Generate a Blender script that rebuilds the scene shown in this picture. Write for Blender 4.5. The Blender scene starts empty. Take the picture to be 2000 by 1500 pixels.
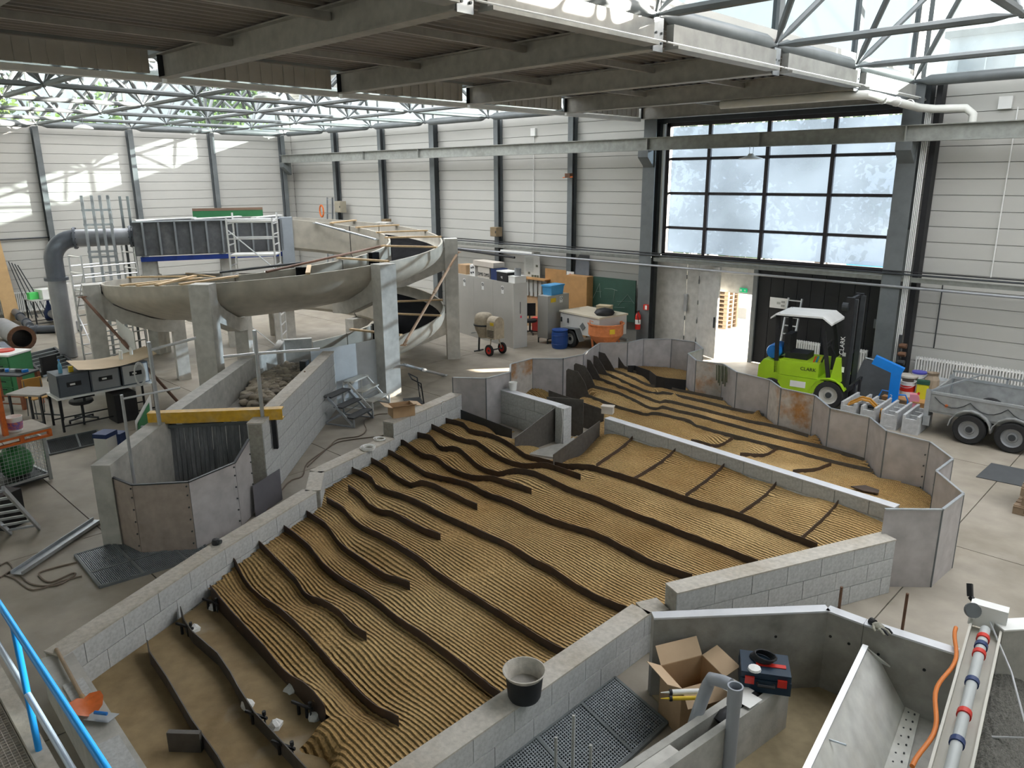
import bpy, math, random
import numpy as np
from math import radians, sin, cos, pi, atan2, hypot, sqrt
from mathutils import Vector, Matrix
random.seed(7)
SC = bpy.context.scene
COL = SC.collection

# ------------------------------------------------------------------ camera
F_PX = 1475.0
YAW, PITCH, ROLL, CAM_H = radians(44.15), radians(15.25), radians(-0.325), 5.0
_cy, _sy, _cp, _sp = cos(YAW), sin(YAW), cos(PITCH), sin(PITCH)
_f = Vector((-_sy * _cp, _cy * _cp, -_sp)); _r = Vector((_cy, _sy, 0)); _u = _r.cross(_f)
_r2 = _r * cos(ROLL) + _u * sin(ROLL); _u2 = _u * cos(ROLL) - _r * sin(ROLL)
CAMP = Vector((0, 0, CAM_H))
cd = bpy.data.cameras.new('camera'); cam = bpy.data.objects.new('camera', cd); COL.objects.link(cam)
cd.sensor_fit = 'HORIZONTAL'; cd.sensor_width = 36.0; cd.lens = 36.0 * F_PX / 2000.0
cd.clip_start = 0.05; cd.clip_end = 400
cam.matrix_world = Matrix(((_r2.x, _u2.x, -_f.x, 0), (_r2.y, _u2.y, -_f.y, 0), (_r2.z, _u2.z, -_f.z, CAM_H), (0, 0, 0, 1)))
SC.camera = cam

# measuring helpers: a picture position read back to a place on a known plane
def ray(x, y): return _r2 * ((x - 1000) / F_PX) - _u2 * ((y - 750) / F_PX) + _f
def G(x, y, z=0.0):
    d = ray(x, y); return CAMP + d * ((z - CAM_H) / d.z)
def PX(x, y, X):
    d = ray(x, y); return CAMP + d * (X / d.x)
def PY(x, y, Y):
    d = ray(x, y); return CAMP + d * (Y / d.y)
def ZV(x, y, b):
    d = ray(x, y); t = (d.x * b[0] + d.y * b[1]) / (d.x ** 2 + d.y ** 2); return CAM_H + d.z * t
def VP(x, y, a, b):            # on the upright plane through plan points a and b
    d = ray(x, y); nx, ny = -(b[1] - a[1]), b[0] - a[0]
    t = (nx * a[0] + ny * a[1]) / (nx * d.x + ny * d.y); return CAMP + d * t

# ------------------------------------------------------------------ light
SUN_DIR = Vector((-1.0, -1.30, -0.41)).normalized()
wd = bpy.data.worlds.new('sky'); SC.world = wd; wd.use_nodes = True
wn = wd.node_tree; wn.nodes.clear()
w_out = wn.nodes.new('ShaderNodeOutputWorld'); w_bg = wn.nodes.new('ShaderNodeBackground')
w_sky = wn.nodes.new('ShaderNodeTexSky'); w_sky.sky_type = 'NISHITA'; w_sky.sun_disc = False
w_sky.sun_elevation = radians(13); w_sky.sun_rotation = atan2(1.0, 1.3)
w_sky.air_density = 1.0; w_sky.dust_density = 3.0; w_sky.ozone_density = 1.0
w_mix = wn.nodes.new('ShaderNodeMix'); w_mix.data_type = 'RGBA'; w_mix.inputs[0].default_value = 0.9
w_gain = wn.nodes.new('ShaderNodeVectorMath'); w_gain.operation = 'SCALE'; w_gain.inputs[3].default_value = 0.35
wn.links.new(w_sky.outputs[0], w_gain.inputs[0]); wn.links.new(w_gain.outputs[0], w_mix.inputs[6])
w_mix.inputs[7].default_value = (1.0, 0.965, 0.915, 1)
wn.links.new(w_mix.outputs[2], w_bg.inputs[0]); w_bg.inputs[1].default_value = 2.6
wn.links.new(w_bg.outputs[0], w_out.inputs[0])
sl = bpy.data.lights.new('sun', 'SUN'); so = bpy.data.objects.new('sun', sl); COL.objects.link(so)
sl.energy = 30.0; sl.angle = radians(0.6); sl.color = (1.0, 0.90, 0.76)
so.rotation_euler = SUN_DIR.to_track_quat('-Z', 'Y').to_euler(); so.location = (20, 40, 30)
vs = SC.view_settings; vs.view_transform = 'Standard'; vs.look = 'None'; vs.gamma = 1.0; vs.use_curve_mapping = False
vs.exposure = 1.5
SC.cycles.max_bounces = 10; SC.cycles.diffuse_bounces = 6; SC.cycles.transparent_max_bounces = 16
SC.cycles.caustics_reflective = False; SC.cycles.caustics_refractive = False
SC.cycles.sample_clamp_indirect = 6.0; SC.cycles.use_denoising = True

# ------------------------------------------------------------------ materials
MATS = {}
def nodes(name):
    m = bpy.data.materials.new(name); m.use_nodes = True; nt = m.node_tree
    return m, nt, nt.nodes['Principled BSDF'], nt.nodes['Material Output']
def mat(name, col, rough=0.6, metal=0.0, var=0.12, scale=3.0, bump=0.0, bscale=40.0, spec=0.4, col2=None, detail=5.0, emit=None, coat=0.0, aniso=None):
    """principled with noise driven colour variation and optional fine relief"""
    if name in MATS: return MATS[name]
    m, nt, p, out = nodes(name); N, L = nt.nodes, nt.links
    tc = N.new('ShaderNodeTexCoord'); no = N.new('ShaderNodeTexNoise')
    no.inputs['Scale'].default_value = scale; no.inputs['Detail'].default_value = detail; no.inputs['Roughness'].default_value = 0.6
    src = tc.outputs['Object']
    if aniso:
        mp = N.new('ShaderNodeMapping'); mp.inputs['Scale'].default_value = aniso; L.new(src, mp.inputs[0]); src = mp.outputs[0]
    L.new(src, no.inputs['Vector'])
    r = N.new('ShaderNodeValToRGB'); r.color_ramp.elements[0].position = 0.3; r.color_ramp.elements[1].position = 0.7
    c2 = col2 or tuple(min(1, c * (1 + var)) for c in col); c1 = col if col2 else tuple(c * (1 - var) for c in col)
    r.color_ramp.elements[0].color = (*c1, 1); r.color_ramp.elements[1].color = (*c2, 1)
    L.new(no.outputs['Fac'], r.inputs[0]); L.new(r.outputs[0], p.inputs['Base Color'])
    p.inputs['Roughness'].default_value = rough; p.inputs['Metallic'].default_value = metal
    p.inputs['Specular IOR Level'].default_value = spec
    if coat: p.inputs['Coat Weight'].default_value = coat
    if bump:
        n2 = N.new('ShaderNodeTexNoise'); n2.inputs['Scale'].default_value = bscale; n2.inputs['Detail'].default_value = 3
        L.new(tc.outputs['Object'], n2.inputs['Vector']); b = N.new('ShaderNodeBump'); b.inputs['Strength'].default_value = bump
        b.inputs['Distance'].default_value = 0.01; L.new(n2.outputs['Fac'], b.inputs['Height']); L.new(b.outputs[0], p.inputs['Normal'])
    if emit: p.inputs['Emission Color'].default_value = (*emit[0], 1); p.inputs['Emission Strength'].default_value = emit[1]
    MATS[name] = m; return m
def stained(name, base, stain, s1=1.2, s2=9.0, amt=0.5, rough=0.75, bump=0.15, bscale=60, low=0.45, high=0.7, metal=0.0, stretch=(1, 1, 1), third=None):
    """base colour with cloudy stains of their own shape plus fine speckle"""
    if name in MATS: return MATS[name]
    m, nt, p, out = nodes(name); N, L = nt.nodes, nt.links
    tc = N.new('ShaderNodeTexCoord'); mp = N.new('ShaderNodeMapping'); mp.inputs['Scale'].default_value = stretch
    L.new(tc.outputs['Object'], mp.inputs[0])
    a = N.new('ShaderNodeTexNoise'); a.inputs['Scale'].default_value = s1; a.inputs['Detail'].default_value = 7; a.inputs['Roughness'].default_value = 0.65; L.new(mp.outputs[0], a.inputs['Vector'])
    b = N.new('ShaderNodeTexNoise'); b.inputs['Scale'].default_value = s2; b.inputs['Detail'].default_value = 5; L.new(mp.outputs[0], b.inputs['Vector'])
    ra = N.new('ShaderNodeMapRange'); ra.inputs[1].default_value = low; ra.inputs[2].default_value = high; ra.inputs[4].default_value = amt; L.new(a.outputs['Fac'], ra.inputs[0])
    mx = N.new('ShaderNodeMix'); mx.data_type = 'RGBA'; L.new(ra.outputs[0], mx.inputs[0]); mx.inputs[6].default_value = (*base, 1); mx.inputs[7].default_value = (*stain, 1)
    rb = N.new('ShaderNodeMapRange'); rb.inputs[1].default_value = 0.3; rb.inputs[2].default_value = 0.7; rb.inputs[3].default_value = 0.86; rb.inputs[4].default_value = 1.14; L.new(b.outputs['Fac'], rb.inputs[0])
    ml = N.new('ShaderNodeVectorMath'); ml.operation = 'SCALE'; L.new(mx.outputs[2], ml.inputs[0]); L.new(rb.outputs[0], ml.inputs[3])
    last = ml.outputs[0]
    if third:
        c = N.new('ShaderNodeTexNoise'); c.inputs['Scale'].default_value = third[1]; c.inputs['Detail'].default_value = 6; L.new(tc.outputs['Object'], c.inputs['Vector'])
        rc = N.new('ShaderNodeMapRange'); rc.inputs[1].default_value = third[2]; rc.inputs[2].default_value = third[2] + 0.12; rc.inputs[4].default_value = third[3]; L.new(c.outputs['Fac'], rc.inputs[0])
        m3 = N.new('ShaderNodeMix'); m3.data_type = 'RGBA'; L.new(rc.outputs[0], m3.inputs[0]); L.new(last, m3.inputs[6]); m3.inputs[7].default_value = (*third[0], 1); last = m3.outputs[2]
    L.new(last, p.inputs['Base Color']); p.inputs['Roughness'].default_value = rough; p.inputs['Metallic'].default_value = metal
    p.inputs['Specular IOR Level'].default_value = 0.35
    if bump:
        n2 = N.new('ShaderNodeTexNoise'); n2.inputs['Scale'].default_value = bscale; n2.inputs['Detail'].default_value = 4; L.new(tc.outputs['Object'], n2.inputs['Vector'])
        bp = N.new('ShaderNodeBump'); bp.inputs['Strength'].default_value = bump; bp.inputs['Distance'].default_value = 0.01; L.new(n2.outputs['Fac'], bp.inputs['Height']); L.new(bp.outputs[0], p.inputs['Normal'])
    MATS[name] = m; return m
def glassy(name, tint, clear, haze_col, hz=0.0, nscale=0.5):
    """thin pane: clear part + milky translucent dirt + a little gloss"""
    if name in MATS: return MATS[name]
    m, nt, p, out = nodes(name); N, L = nt.nodes, nt.links; N.remove(p)
    tr = N.new('ShaderNodeBsdfTransparent'); tr.inputs[0].default_value = (*tint, 1)
    tl = N.new('ShaderNodeBsdfTranslucent'); tl.inputs[0].default_value = (*haze_col, 1)
    gl = N.new('ShaderNodeBsdfGlossy'); gl.inputs['Roughness'].default_value = 0.08; gl.inputs[0].default_value = (0.8, 0.85, 0.9, 1)
    m1 = N.new('ShaderNodeMixShader'); m2 = N.new('ShaderNodeMixShader'); m2.inputs[0].default_value = 0.05
    tc = N.new('ShaderNodeTexCoord'); no = N.new('ShaderNodeTexNoise'); no.inputs['Scale'].default_value = nscale; no.inputs['Detail'].default_value = 3
    L.new(tc.outputs['Object'], no.inputs['Vector'])
    mr = N.new('ShaderNodeMapRange'); mr.inputs[1].default_value = 0.3; mr.inputs[2].default_value = 0.7
    mr.inputs[3].default_value = max(0, 1 - clear - hz); mr.inputs[4].default_value = min(1, 1 - clear + hz); L.new(no.outputs['Fac'], mr.inputs[0])
    L.new(mr.outputs[0], m1.inputs[0]); L.new(tr.outputs[0], m1.inputs[1]); L.new(tl.outputs[0], m1.inputs[2])
    L.new(m1.outputs[0], m2.inputs[1]); L.new(gl.outputs[0], m2.inputs[2]); L.new(m2.outputs[0], out.inputs[0])
    MATS[name] = m; return m

# ------------------------------------------------------------------ mesh builder
class MB:
    def __init__(s): s.v = []; s.f = []; s.uv = None
    def add(s, vs, fs):
        o = len(s.v); s.v.extend([tuple(v) for v in vs]); s.f.extend([tuple(i + o for i in f) for f in fs]); return s
    def box(s, c, d, rz=0.0, M=None):
        x, y, z = d[0] / 2, d[1] / 2, d[2] / 2; P = []
        for i in (-1, 1):
            for j in (-1, 1):
                for k in (-1, 1):
                    a, b, e = i * x, j * y, k * z
                    if M is not None:
                        q = M @ Vector((a, b, e)); P.append((c[0] + q.x, c[1] + q.y, c[2] + q.z))
                    else:
                        P.append((c[0] + a * cos(rz) - b * sin(rz), c[1] + a * sin(rz) + b * cos(rz), c[2] + e))
        return s.add(P, [(0, 1, 3, 2), (4, 6, 7, 5), (0, 4, 5, 1), (2, 3, 7, 6), (0, 2, 6, 4), (1, 5, 7, 3)])
    def bb(s, x0, x1, y0, y1, z0, z1): return s.box(((x0 + x1) / 2, (y0 + y1) / 2, (z0 + z1) / 2), (x1 - x0, y1 - y0, z1 - z0))
    def bar(s, a, b, w, h, up=(0, 0, 1)):
        """square bar from a to b, w across, h along up"""
        a, b = Vector(a), Vector(b); d = (b - a); L = d.length
        if L < 1e-6: return s
        d /= L; u = Vector(up); sd = d.cross(u)
        if sd.length < 1e-4: sd = d.cross(Vector((1, 0, 0)))
        sd.normalize(); u = sd.cross(d).normalized(); P = []
        for q in (a, b):
            for i, j in ((-1, -1), (1, -1), (1, 1), (-1, 1)): P.append(q + sd * (i * w / 2) + u * (j * h / 2))
        return s.add(P, [(0, 1, 2, 3), (7, 6, 5, 4), (0, 4, 5, 1), (1, 5, 6, 2), (2, 6, 7, 3), (3, 7, 4, 0)])
    def tube(s, a, b, r, n=8, r2=None, cap=True):
        a, b = Vector(a), Vector(b); d = (b - a)
        if d.length < 1e-6: return s
        d.normalize(); e = d.cross(Vector((0, 0, 1)))
        if e.length < 1e-3: e = d.cross(Vector((1, 0, 0)))
        e.normalize(); g = d.cross(e); r2 = r if r2 is None else r2; P = []
        for q, rr in ((a, r), (b, r2)):
            for k in range(n): P.append(q + e * (rr * cos(2 * pi * k / n)) + g * (rr * sin(2 * pi * k / n)))
        fs = [(k, (k + 1) % n, n + (k + 1) % n, n + k) for k in range(n)]
        if cap: fs += [tuple(reversed(range(n))), tuple(range(n, 2 * n))]
        return s.add(P, fs)
    def path(s, pts, r, n=6, closed=False):
        pts = [Vector(p) for p in pts]; m = len(pts); P = []
        e = None
        for i, q in enumerate(pts):
            d = (pts[(i + 1) % m] - pts[i - 1]) if closed else (pts[min(i + 1, m - 1)] - pts[max(i - 1, 0)])
            if d.length < 1e-9: d = Vector((0, 0, 1))
            d.normalize()
            if e is None:
                e = d.cross(Vector((0, 0, 1)))
                if e.length < 1e-3: e = d.cross(Vector((1, 0, 0)))
            e = (e - d * e.dot(d))
            if e.length < 1e-6: e = d.orthogonal()
            e.normalize(); g = d.cross(e)
            rr = r[i] if isinstance(r, (list, tuple)) else r
            for k in range(n): P.append(q + e * (rr * cos(2 * pi * k / n)) + g * (rr * sin(2 * pi * k / n)))
        fs = []
        for i in range(m if closed else m - 1):
            j = (i + 1) % m
            for k in range(n): fs.append((i * n + k, i * n + (k + 1) % n, j * n + (k + 1) % n, j * n + k))
        if not closed: fs += [tuple(reversed(range(n))), tuple(range((m - 1) * n, m * n))]
        return s.add(P, fs)
    def lathe(s, prof, c=(0, 0, 0), n=20, ax=None, cap=False):
        """prof: list of (radius, height); ax: optional matrix"""
        P = []
        for r, z in prof:
            for k in range(n):
                q = Vector((r * cos(2 * pi * k / n), r * sin(2 * pi * k / n), z))
                if ax is not None: q = ax @ q
                P.append((c[0] + q.x, c[1] + q.y, c[2] + q.z))
        fs = []
        for i in range(len(prof) - 1):
            for k in range(n): fs.append((i * n + k, i * n + (k + 1) % n, (i + 1) * n + (k + 1) % n, (i + 1) * n + k))
        if cap: fs += [tuple(reversed(range(n))), tuple(range((len(prof) - 1) * n, len(prof) * n))]
        return s.add(P, fs)
    def prism(s, poly, z0, z1):
        n = len(poly); P = [(p[0], p[1], z0) for p in poly] + [(p[0], p[1], z1) for p in poly]
        return s.add(P, [tuple(reversed(range(n))), tuple(range(n, 2 * n))] + [(k, (k + 1) % n, n + (k + 1) % n, n + k) for k in range(n)])
    def plate(s, pts, t, nrm):
        """flat polygon pts with thickness t along nrm"""
        n = len(pts); v = Vector(nrm).normalized() * t; P = [Vector(p) for p in pts] + [Vector(p) + v for p in pts]
        return s.add(P, [tuple(reversed(range(n))), tuple(range(n, 2 * n))] + [(k, (k + 1) % n, n + (k + 1) % n, n + k) for k in range(n)])
    def upright(s, a, b, z0, z1, t):
        """upright slab between plan points a,b; z0/z1 numbers or (za, zb)"""
        ax, ay = a[0], a[1]; bx, by = b[0], b[1]; L = hypot(bx - ax, by - ay); nx, ny = -(by - ay) / L * t / 2, (bx - ax) / L * t / 2
        z0 = z0 if isinstance(z0, tuple) else (z0, z0); z1 = z1 if isinstance(z1, tuple) else (z1, z1)
        P = []
        for sg in (-1, 1):
            P += [(ax + sg * nx, ay + sg * ny, z0[0]), (bx + sg * nx, by + sg * ny, z0[1]), (bx + sg * nx, by + sg * ny, z1[1]), (ax + sg * nx, ay + sg * ny, z1[0])]
        return s.add(P, [(0, 1, 2, 3), (7, 6, 5, 4), (0, 4, 5, 1), (1, 5, 6, 2), (2, 6, 7, 3), (3, 7, 4, 0)])
    def ribbon(s, tops, bots, t):
        """standing strip: matching lists of top and bottom points, thickness t"""
        n = len(tops); P = []
        for i in range(n):
            a = tops[max(i - 1, 0)]; b = tops[min(i + 1, n - 1)]; dx, dy = b[0] - a[0], b[1] - a[1]; L = hypot(dx, dy) or 1
            nx, ny = -dy / L * t / 2, dx / L * t / 2; p, q = tops[i], bots[i]
            P += [(p[0] + nx, p[1] + ny, p[2]), (p[0] - nx, p[1] - ny, p[2]), (q[0] - nx, q[1] - ny, q[2]), (q[0] + nx, q[1] + ny, q[2])]
        fs = []
        for i in range(n - 1):
            for k in range(4): fs.append((4 * i + k, 4 * i + (k + 1) % 4, 4 * i + 4 + (k + 1) % 4, 4 * i + 4 + k))
        fs += [(3, 2, 1, 0), tuple(4 * n - 4 + k for k in range(4))]
        return s.add(P, fs)
    def shift(s, o): s.v = [(a - o[0], b - o[1], c - o[2]) for a, b, c in s.v]; return s
    def mesh(s, name, m, smooth=False):
        me = bpy.data.meshes.new(name); me.from_pydata(s.v, [], s.f)
        if m is not None: me.materials.append(m)
        if smooth: me.polygons.foreach_set('use_smooth', [True] * len(me.polygons))
        me.update(); return me
def sm(o, ang=40):
    me = o.data; me.polygons.foreach_set('use_smooth', [True] * len(me.polygons))
    try: me.set_sharp_from_angle(angle=radians(ang))
    except Exception: pass
    return o
def link(name, me, parent=None, loc=None, rz=None):
    o = bpy.data.objects.new(name, me); COL.objects.link(o)
    if parent is not None: o.parent = parent
    if loc is not None: o.location = loc
    if rz is not None: o.rotation_euler = (0, 0, rz)
    return o
def tag(o, label=None, cat=None, group=None, kind=None):
    if label: o['label'] = label
    if cat: o['category'] = cat
    if group: o['group'] = group
    if kind: o['kind'] = kind
    return o
def thing(name, label, cat, loc=(0, 0, 0), rz=0.0, group=None, kind=None):
    o = bpy.data.objects.new(name, None); COL.objects.link(o); o.location = loc; o.rotation_euler = (0, 0, rz)
    return tag(o, label, cat, group, kind)
def part(name, mb, m, parent, smooth=None, world=False, label=None):
    if world: mb.shift(_wloc(parent))
    o = link(name, mb.mesh(name, m), parent)
    if smooth: sm(o, smooth)
    if label: o['label'] = label
    return o
def _wloc(p):
    l = Vector((0, 0, 0))
    while p is not None: l += p.location; p = p.parent
    return l
def solo(name, mb, m, label, cat, group=None, smooth=None, base=None, kind=None):
    """a thing that is one mesh, built in world coordinates, origin at its base"""
    xs = np.array(mb.v); c = base or ((xs[:, 0].min() + xs[:, 0].max()) / 2, (xs[:, 1].min() + xs[:, 1].max()) / 2, xs[:, 2].min())
    c = tuple(float(k) for k in c)
    o = link(name, mb.shift(c).mesh(name, m), None, c)
    if smooth: sm(o, smooth)
    return tag(o, label, cat, group, kind)
def struct(name, mb, m, parent=None, smooth=None):
    o = link(name, mb.mesh(name, m), parent)
    if parent is None: o['kind'] = 'structure'
    if smooth: sm(o, smooth)
    return o
def copy_tree(o, loc=None, rz=None, label=None, parent=None):
    c = o.copy(); COL.objects.link(c); c.parent = parent
    for ch in list(o.children): copy_tree(ch, parent=c)
    if loc is not None: c.location = loc
    if rz is not None: c.rotation_euler = (0, 0, rz)
    if label: c['label'] = label
    return c
def text_mb(s, size, depth=0.002):
    """lettering as flat raised geometry, lying in local xz plane facing -y"""
    cu = bpy.data.curves.new('t', 'FONT'); cu.body = s; cu.size = size; cu.extrude = depth; cu.resolution_u = 3
    ob = bpy.data.objects.new('t', cu); COL.objects.link(ob); dg = bpy.context.evaluated_depsgraph_get()
    me = ob.evaluated_get(dg).to_mesh(); b = MB()
    w = max([v.co.x for v in me.vertices] + [0.001])
    b.add([(v.co.x - w / 2, -v.co.z, v.co.y) for v in me.vertices], [tuple(p.vertices) for p in me.polygons])
    ob.evaluated_get(dg).to_mesh_clear(); bpy.data.objects.remove(ob); bpy.data.curves.remove(cu); return b
def xf(b, M):
    b.v = [tuple(M @ Vector(v)) for v in b.v]; return b
def TR(loc, rz=0.0, rx=0.0, ry=0.0, s=1.0):
    return Matrix.Translation(Vector(loc)) @ Matrix.Rotation(rz, 4, 'Z') @ Matrix.Rotation(ry, 4, 'Y') @ Matrix.Rotation(rx, 4, 'X') @ Matrix.Scale(s, 4)
# ------------------------------------------------------------------ palette
M_PANEL = mat('wall_panel_grey', (0.50, 0.495, 0.465), 0.5, 0, 0.05, 0.25)
M_JOINT = mat('panel_joint', (0.16, 0.16, 0.15), 0.6, 0, 0.1, 1)
M_STEEL = mat('column_steel', (0.145, 0.16, 0.165), 0.55, 0.1, 0.18, 2)
M_STEELD = mat('dark_steel', (0.045, 0.05, 0.055), 0.5, 0.2, 0.2, 3)
M_STEELL = stained('beam_galvanised', (0.30, 0.31, 0.29), (0.20, 0.20, 0.18), 1.5, 8, 0.6, 0.5, 0.05, 30, metal=0.2)
M_GALV = mat('galvanised', (0.46, 0.49, 0.52), 0.38, 0.75, 0.12, 6)
M_ALU = mat('aluminium', (0.78, 0.79, 0.80), 0.32, 0.6, 0.06, 8)
M_DECK = mat('deck_sheet', (0.27, 0.255, 0.235), 0.5, 0.1, 0.12, 1.0)
M_FASCIA = mat('fascia_sheet', (0.52, 0.49, 0.44), 0.5, 0.0, 0.1, 2)
M_WHITE = mat('white_paint', (0.80, 0.80, 0.78), 0.45, 0, 0.05, 3)
M_FLOOR = stained('concrete_floor', (0.335, 0.30, 0.25), (0.215, 0.185, 0.14), 0.35, 2.2, 0.75, 0.5, 0.06, 25, low=0.42, high=0.66, third=((0.42, 0.38, 0.33), 0.9, 0.60, 0.45))
M_CONC = stained('cast_concrete', (0.44, 0.43, 0.40), (0.27, 0.26, 0.23), 1.1, 7, 0.6, 0.8, 0.2, 45, low=0.48, high=0.72)
M_CONCD = stained('damp_concrete', (0.33, 0.315, 0.29), (0.17, 0.16, 0.145), 1.3, 6, 0.8, 0.75, 0.2, 45, low=0.42, high=0.66)
M_BLOCK = stained('pumice_block', (0.50, 0.51, 0.51), (0.38, 0.385, 0.385), 1.6, 30, 0.6, 0.9, 0.2, 70)
M_MORTAR = stained('mortar', (0.36, 0.34, 0.30), (0.25, 0.23, 0.19), 3, 20, 0.6, 0.95, 0.4, 60)
M_RUST = stained('rusted_steel', (0.16, 0.08, 0.045), (0.07, 0.04, 0.03), 4, 20, 0.8, 0.7, 0.2, 60)
M_BLACK = mat('black_rubber', (0.016, 0.016, 0.018), 0.6, 0, 0.3, 5)
M_STRIP = stained('template_steel', (0.060, 0.042, 0.032), (0.10, 0.055, 0.03), 2.0, 14, 0.6, 0.55, 0.1, 50, metal=0.1)
M_STRIPG = stained('template_plate_grey', (0.115, 0.105, 0.095), (0.07, 0.06, 0.05), 2.0, 14, 0.6, 0.5, 0.1, 50, metal=0.2)
M_GLASSC = glassy('tinted_pane', (0.36, 0.40, 0.42), 0.96, (0.6, 0.65, 0.7), 0.03)  # tint put in to dim the bright sky and trees behind
M_GLASSS = glassy('added_skylight_pane', (0.95, 0.97, 1.0), 0.95, (0.9, 0.95, 1.0), 0.04)  # clear pane of the added skylights
M_GLASSG = glassy('dimmed_dirty_gate_pane', (0.19, 0.225, 0.265), 0.74, (0.28, 0.32, 0.37), 0.08, 0.45)  # haze is dirt, the dark tint is put in to dim the yard
M_WOOD = mat('pale_wood', (0.62, 0.44, 0.25), 0.6, 0, 0.15, 5, aniso=(1, 6, 6))
M_WOODD = mat('brown_board', (0.45, 0.25, 0.10), 0.6, 0, 0.12, 4)
M_CARD = mat('cardboard', (0.42, 0.28, 0.16), 0.8, 0, 0.10, 5)
M_GREYP = mat('grey_paint', (0.42, 0.42, 0.40), 0.4, 0, 0.06, 2)
M_ORANGE = stained('orange_paint', (0.70, 0.16, 0.03), (0.45, 0.11, 0.04), 5, 20, 0.5, 0.45, 0.05, 30)
M_BLUE = mat('blue_paint', (0.02, 0.20, 0.62), 0.35, 0, 0.08, 4)
M_NAVY = mat('navy_plastic', (0.02, 0.04, 0.13), 0.4, 0, 0.1, 4)
M_RED = mat('red_paint', (0.60, 0.03, 0.02), 0.35, 0, 0.08, 4)
M_YELLOW = mat('yellow_paint', (0.72, 0.50, 0.03), 0.45, 0, 0.1, 4)
M_GREEN = mat('green_paint', (0.05, 0.22, 0.09), 0.45, 0, 0.1, 4)

# ------------------------------------------------------------------ hall grid
XL, YB = -33.3, 19.5                      # inner faces of the left and back wall
GX = [-6.0 - 3.35 * i for i in range(9)]  # node lines, -6.0 ... -32.8
GY = [18.9 - 3.35 * j for j in range(9)]
X1, Y1 = 8.5, -11.0                       # far ends of the hall behind the viewer
ZN = 7.0                                  # lower layer of the space frame

# floor: bedding plus single cast slabs with open joints
b = MB(); b.bb(XL - 1, X1 + 1, Y1 - 1, YB + 0.4, -0.35, -0.03)
floor = struct('floor', b, M_MORTAR)
fx = [XL, -27.0, -20.6, -16.0, -11.4, -7.2, -2.4, 3.0, X1]; fy = [Y1, -5.5, -1.2, 3.1, 7.3, 11.2, 14.95, YB + 0.35]
for i in range(len(fx) - 1):
    for j in range(len(fy) - 1):
        b = MB(); b.bb(fx[i] + 0.008, fx[i + 1] - 0.008, fy[j] + 0.008, fy[j + 1] - 0.008, -0.06, 0.0); struct('floor_slab', b, M_FLOOR, floor)

# left wall
PH = 0.352
b = MB(); b.bb(XL - 0.12, XL - 0.03, Y1, YB + 0.1, 0, ZN + 0.05); 
wall_left = struct('wall_left', b, M_JOINT)
b = MB(); b.bb(XL - 0.029, XL, Y1, GY[4] - 0.01, 0, ZN); struct('plain_panel', b, M_PANEL, wall_left)
rows = 20
ys = [YB] + GY[:6]
for k in range(5):
    y0, y1 = ys[k + 1], ys[k]
    pm = MB(); pm.bb(0, 0.035, y0 + 0.006, y1 - 0.006, 0.006, PH - 0.050); pm.bb(0, 0.024, y0 + 0.006, y1 - 0.006, PH - 0.051, PH - 0.006); pme = pm.mesh('panel', M_PANEL)
    for r in range(rows): link('panel', pme, wall_left, (XL - 0.035, 0, r * PH))
# back wall: bays left of the gate and right of it
b = MB(); b.bb(XL - 0.12, -12.7, YB + 0.03, YB + 0.12, 0, ZN + 0.05); b.bb(-6.0, X1, YB + 0.03, YB + 0.12, 0, ZN + 0.05)
wall_back = struct('wall_back', b, M_JOINT)
xs = [XL] + list(reversed(GX[2:8]))
bays = [(xs[k], xs[k + 1]) for k in range(len(xs) - 1)] + [(-5.75, -2.65), (-2.65, 0.7)]
for (xa, xb) in bays:
    pm = MB(); pm.bb(xa + 0.006, xb - 0.006, 0, 0.035, 0.006, PH - 0.050); pm.bb(xa + 0.006, xb - 0.006, 0.011, 0.035, PH - 0.051, PH - 0.006); pme = pm.mesh('panel', M_PANEL)
    for r in range(rows): link('panel', pme, wall_back, (0, YB, r * PH))
b = MB(); b.bb(0.7, X1, YB, YB + 0.035, 0, ZN); struct('plain_panel', b, M_PANEL, wall_back)
# walls behind the viewer
b = MB(); b.bb(X1, X1 + 0.12, Y1, YB, 0, ZN + 0.05); struct('wall_right', b, M_PANEL)
b = MB(); b.bb(XL, X1, Y1 - 0.12, Y1, 0, ZN + 0.05); struct('wall_front', b, M_PANEL)

# columns: H sections
def column(name, x, y, w, d, z0, z1, along, lab):
    """H section; along='x' means it stands on the back wall"""
    t = 0.016; o = thing(name, lab, 'column', (x, y, z0), 0 if along == 'x' else -pi / 2, kind='structure'); h = z1 - z0
    b = MB(); b.box((0, -d / 2, h / 2), (w, t, h)); part('front_flange', b, M_STEEL, o)
    b = MB(); b.box((0, d / 2, h / 2), (w, t, h)); part('rear_flange', b, M_STEEL, o)
    b = MB(); b.box((0, 0, h / 2), (t, d - 2 * t, h)); part('web', b, M_STEELD, o)
    b = MB(); b.box((0, 0, 0.012), (w + 0.1, d + 0.08, 0.024)); part('foot_plate', b, M_STEEL, o)
    return o
nm = ['first', 'second', 'third', 'fourth', 'fifth', 'sixth', 'seventh']
for k in range(5):
    column('wall_column', XL + 0.16, GY[k], 0.2, 0.24, 0, ZN - 0.05, 'y', nm[k] + ' grey steel column along the left wall, counted from the far corner')
for k in range(7, 2, -1):
    column('wall_column', GX[k], YB - 0.15, 0.2 if k != 5 else 0.26, 0.22 if k != 5 else 0.36, 0, ZN - 0.05, 'x', nm[7 - k] + ' grey steel column along the back wall, counted from the far corner')
cg = column('gate_column', -12.85, YB - 0.32, 0.42, 0.5, 0, ZN - 0.05, 'x', 'broad grey steel column left of the big gate window')
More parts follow.
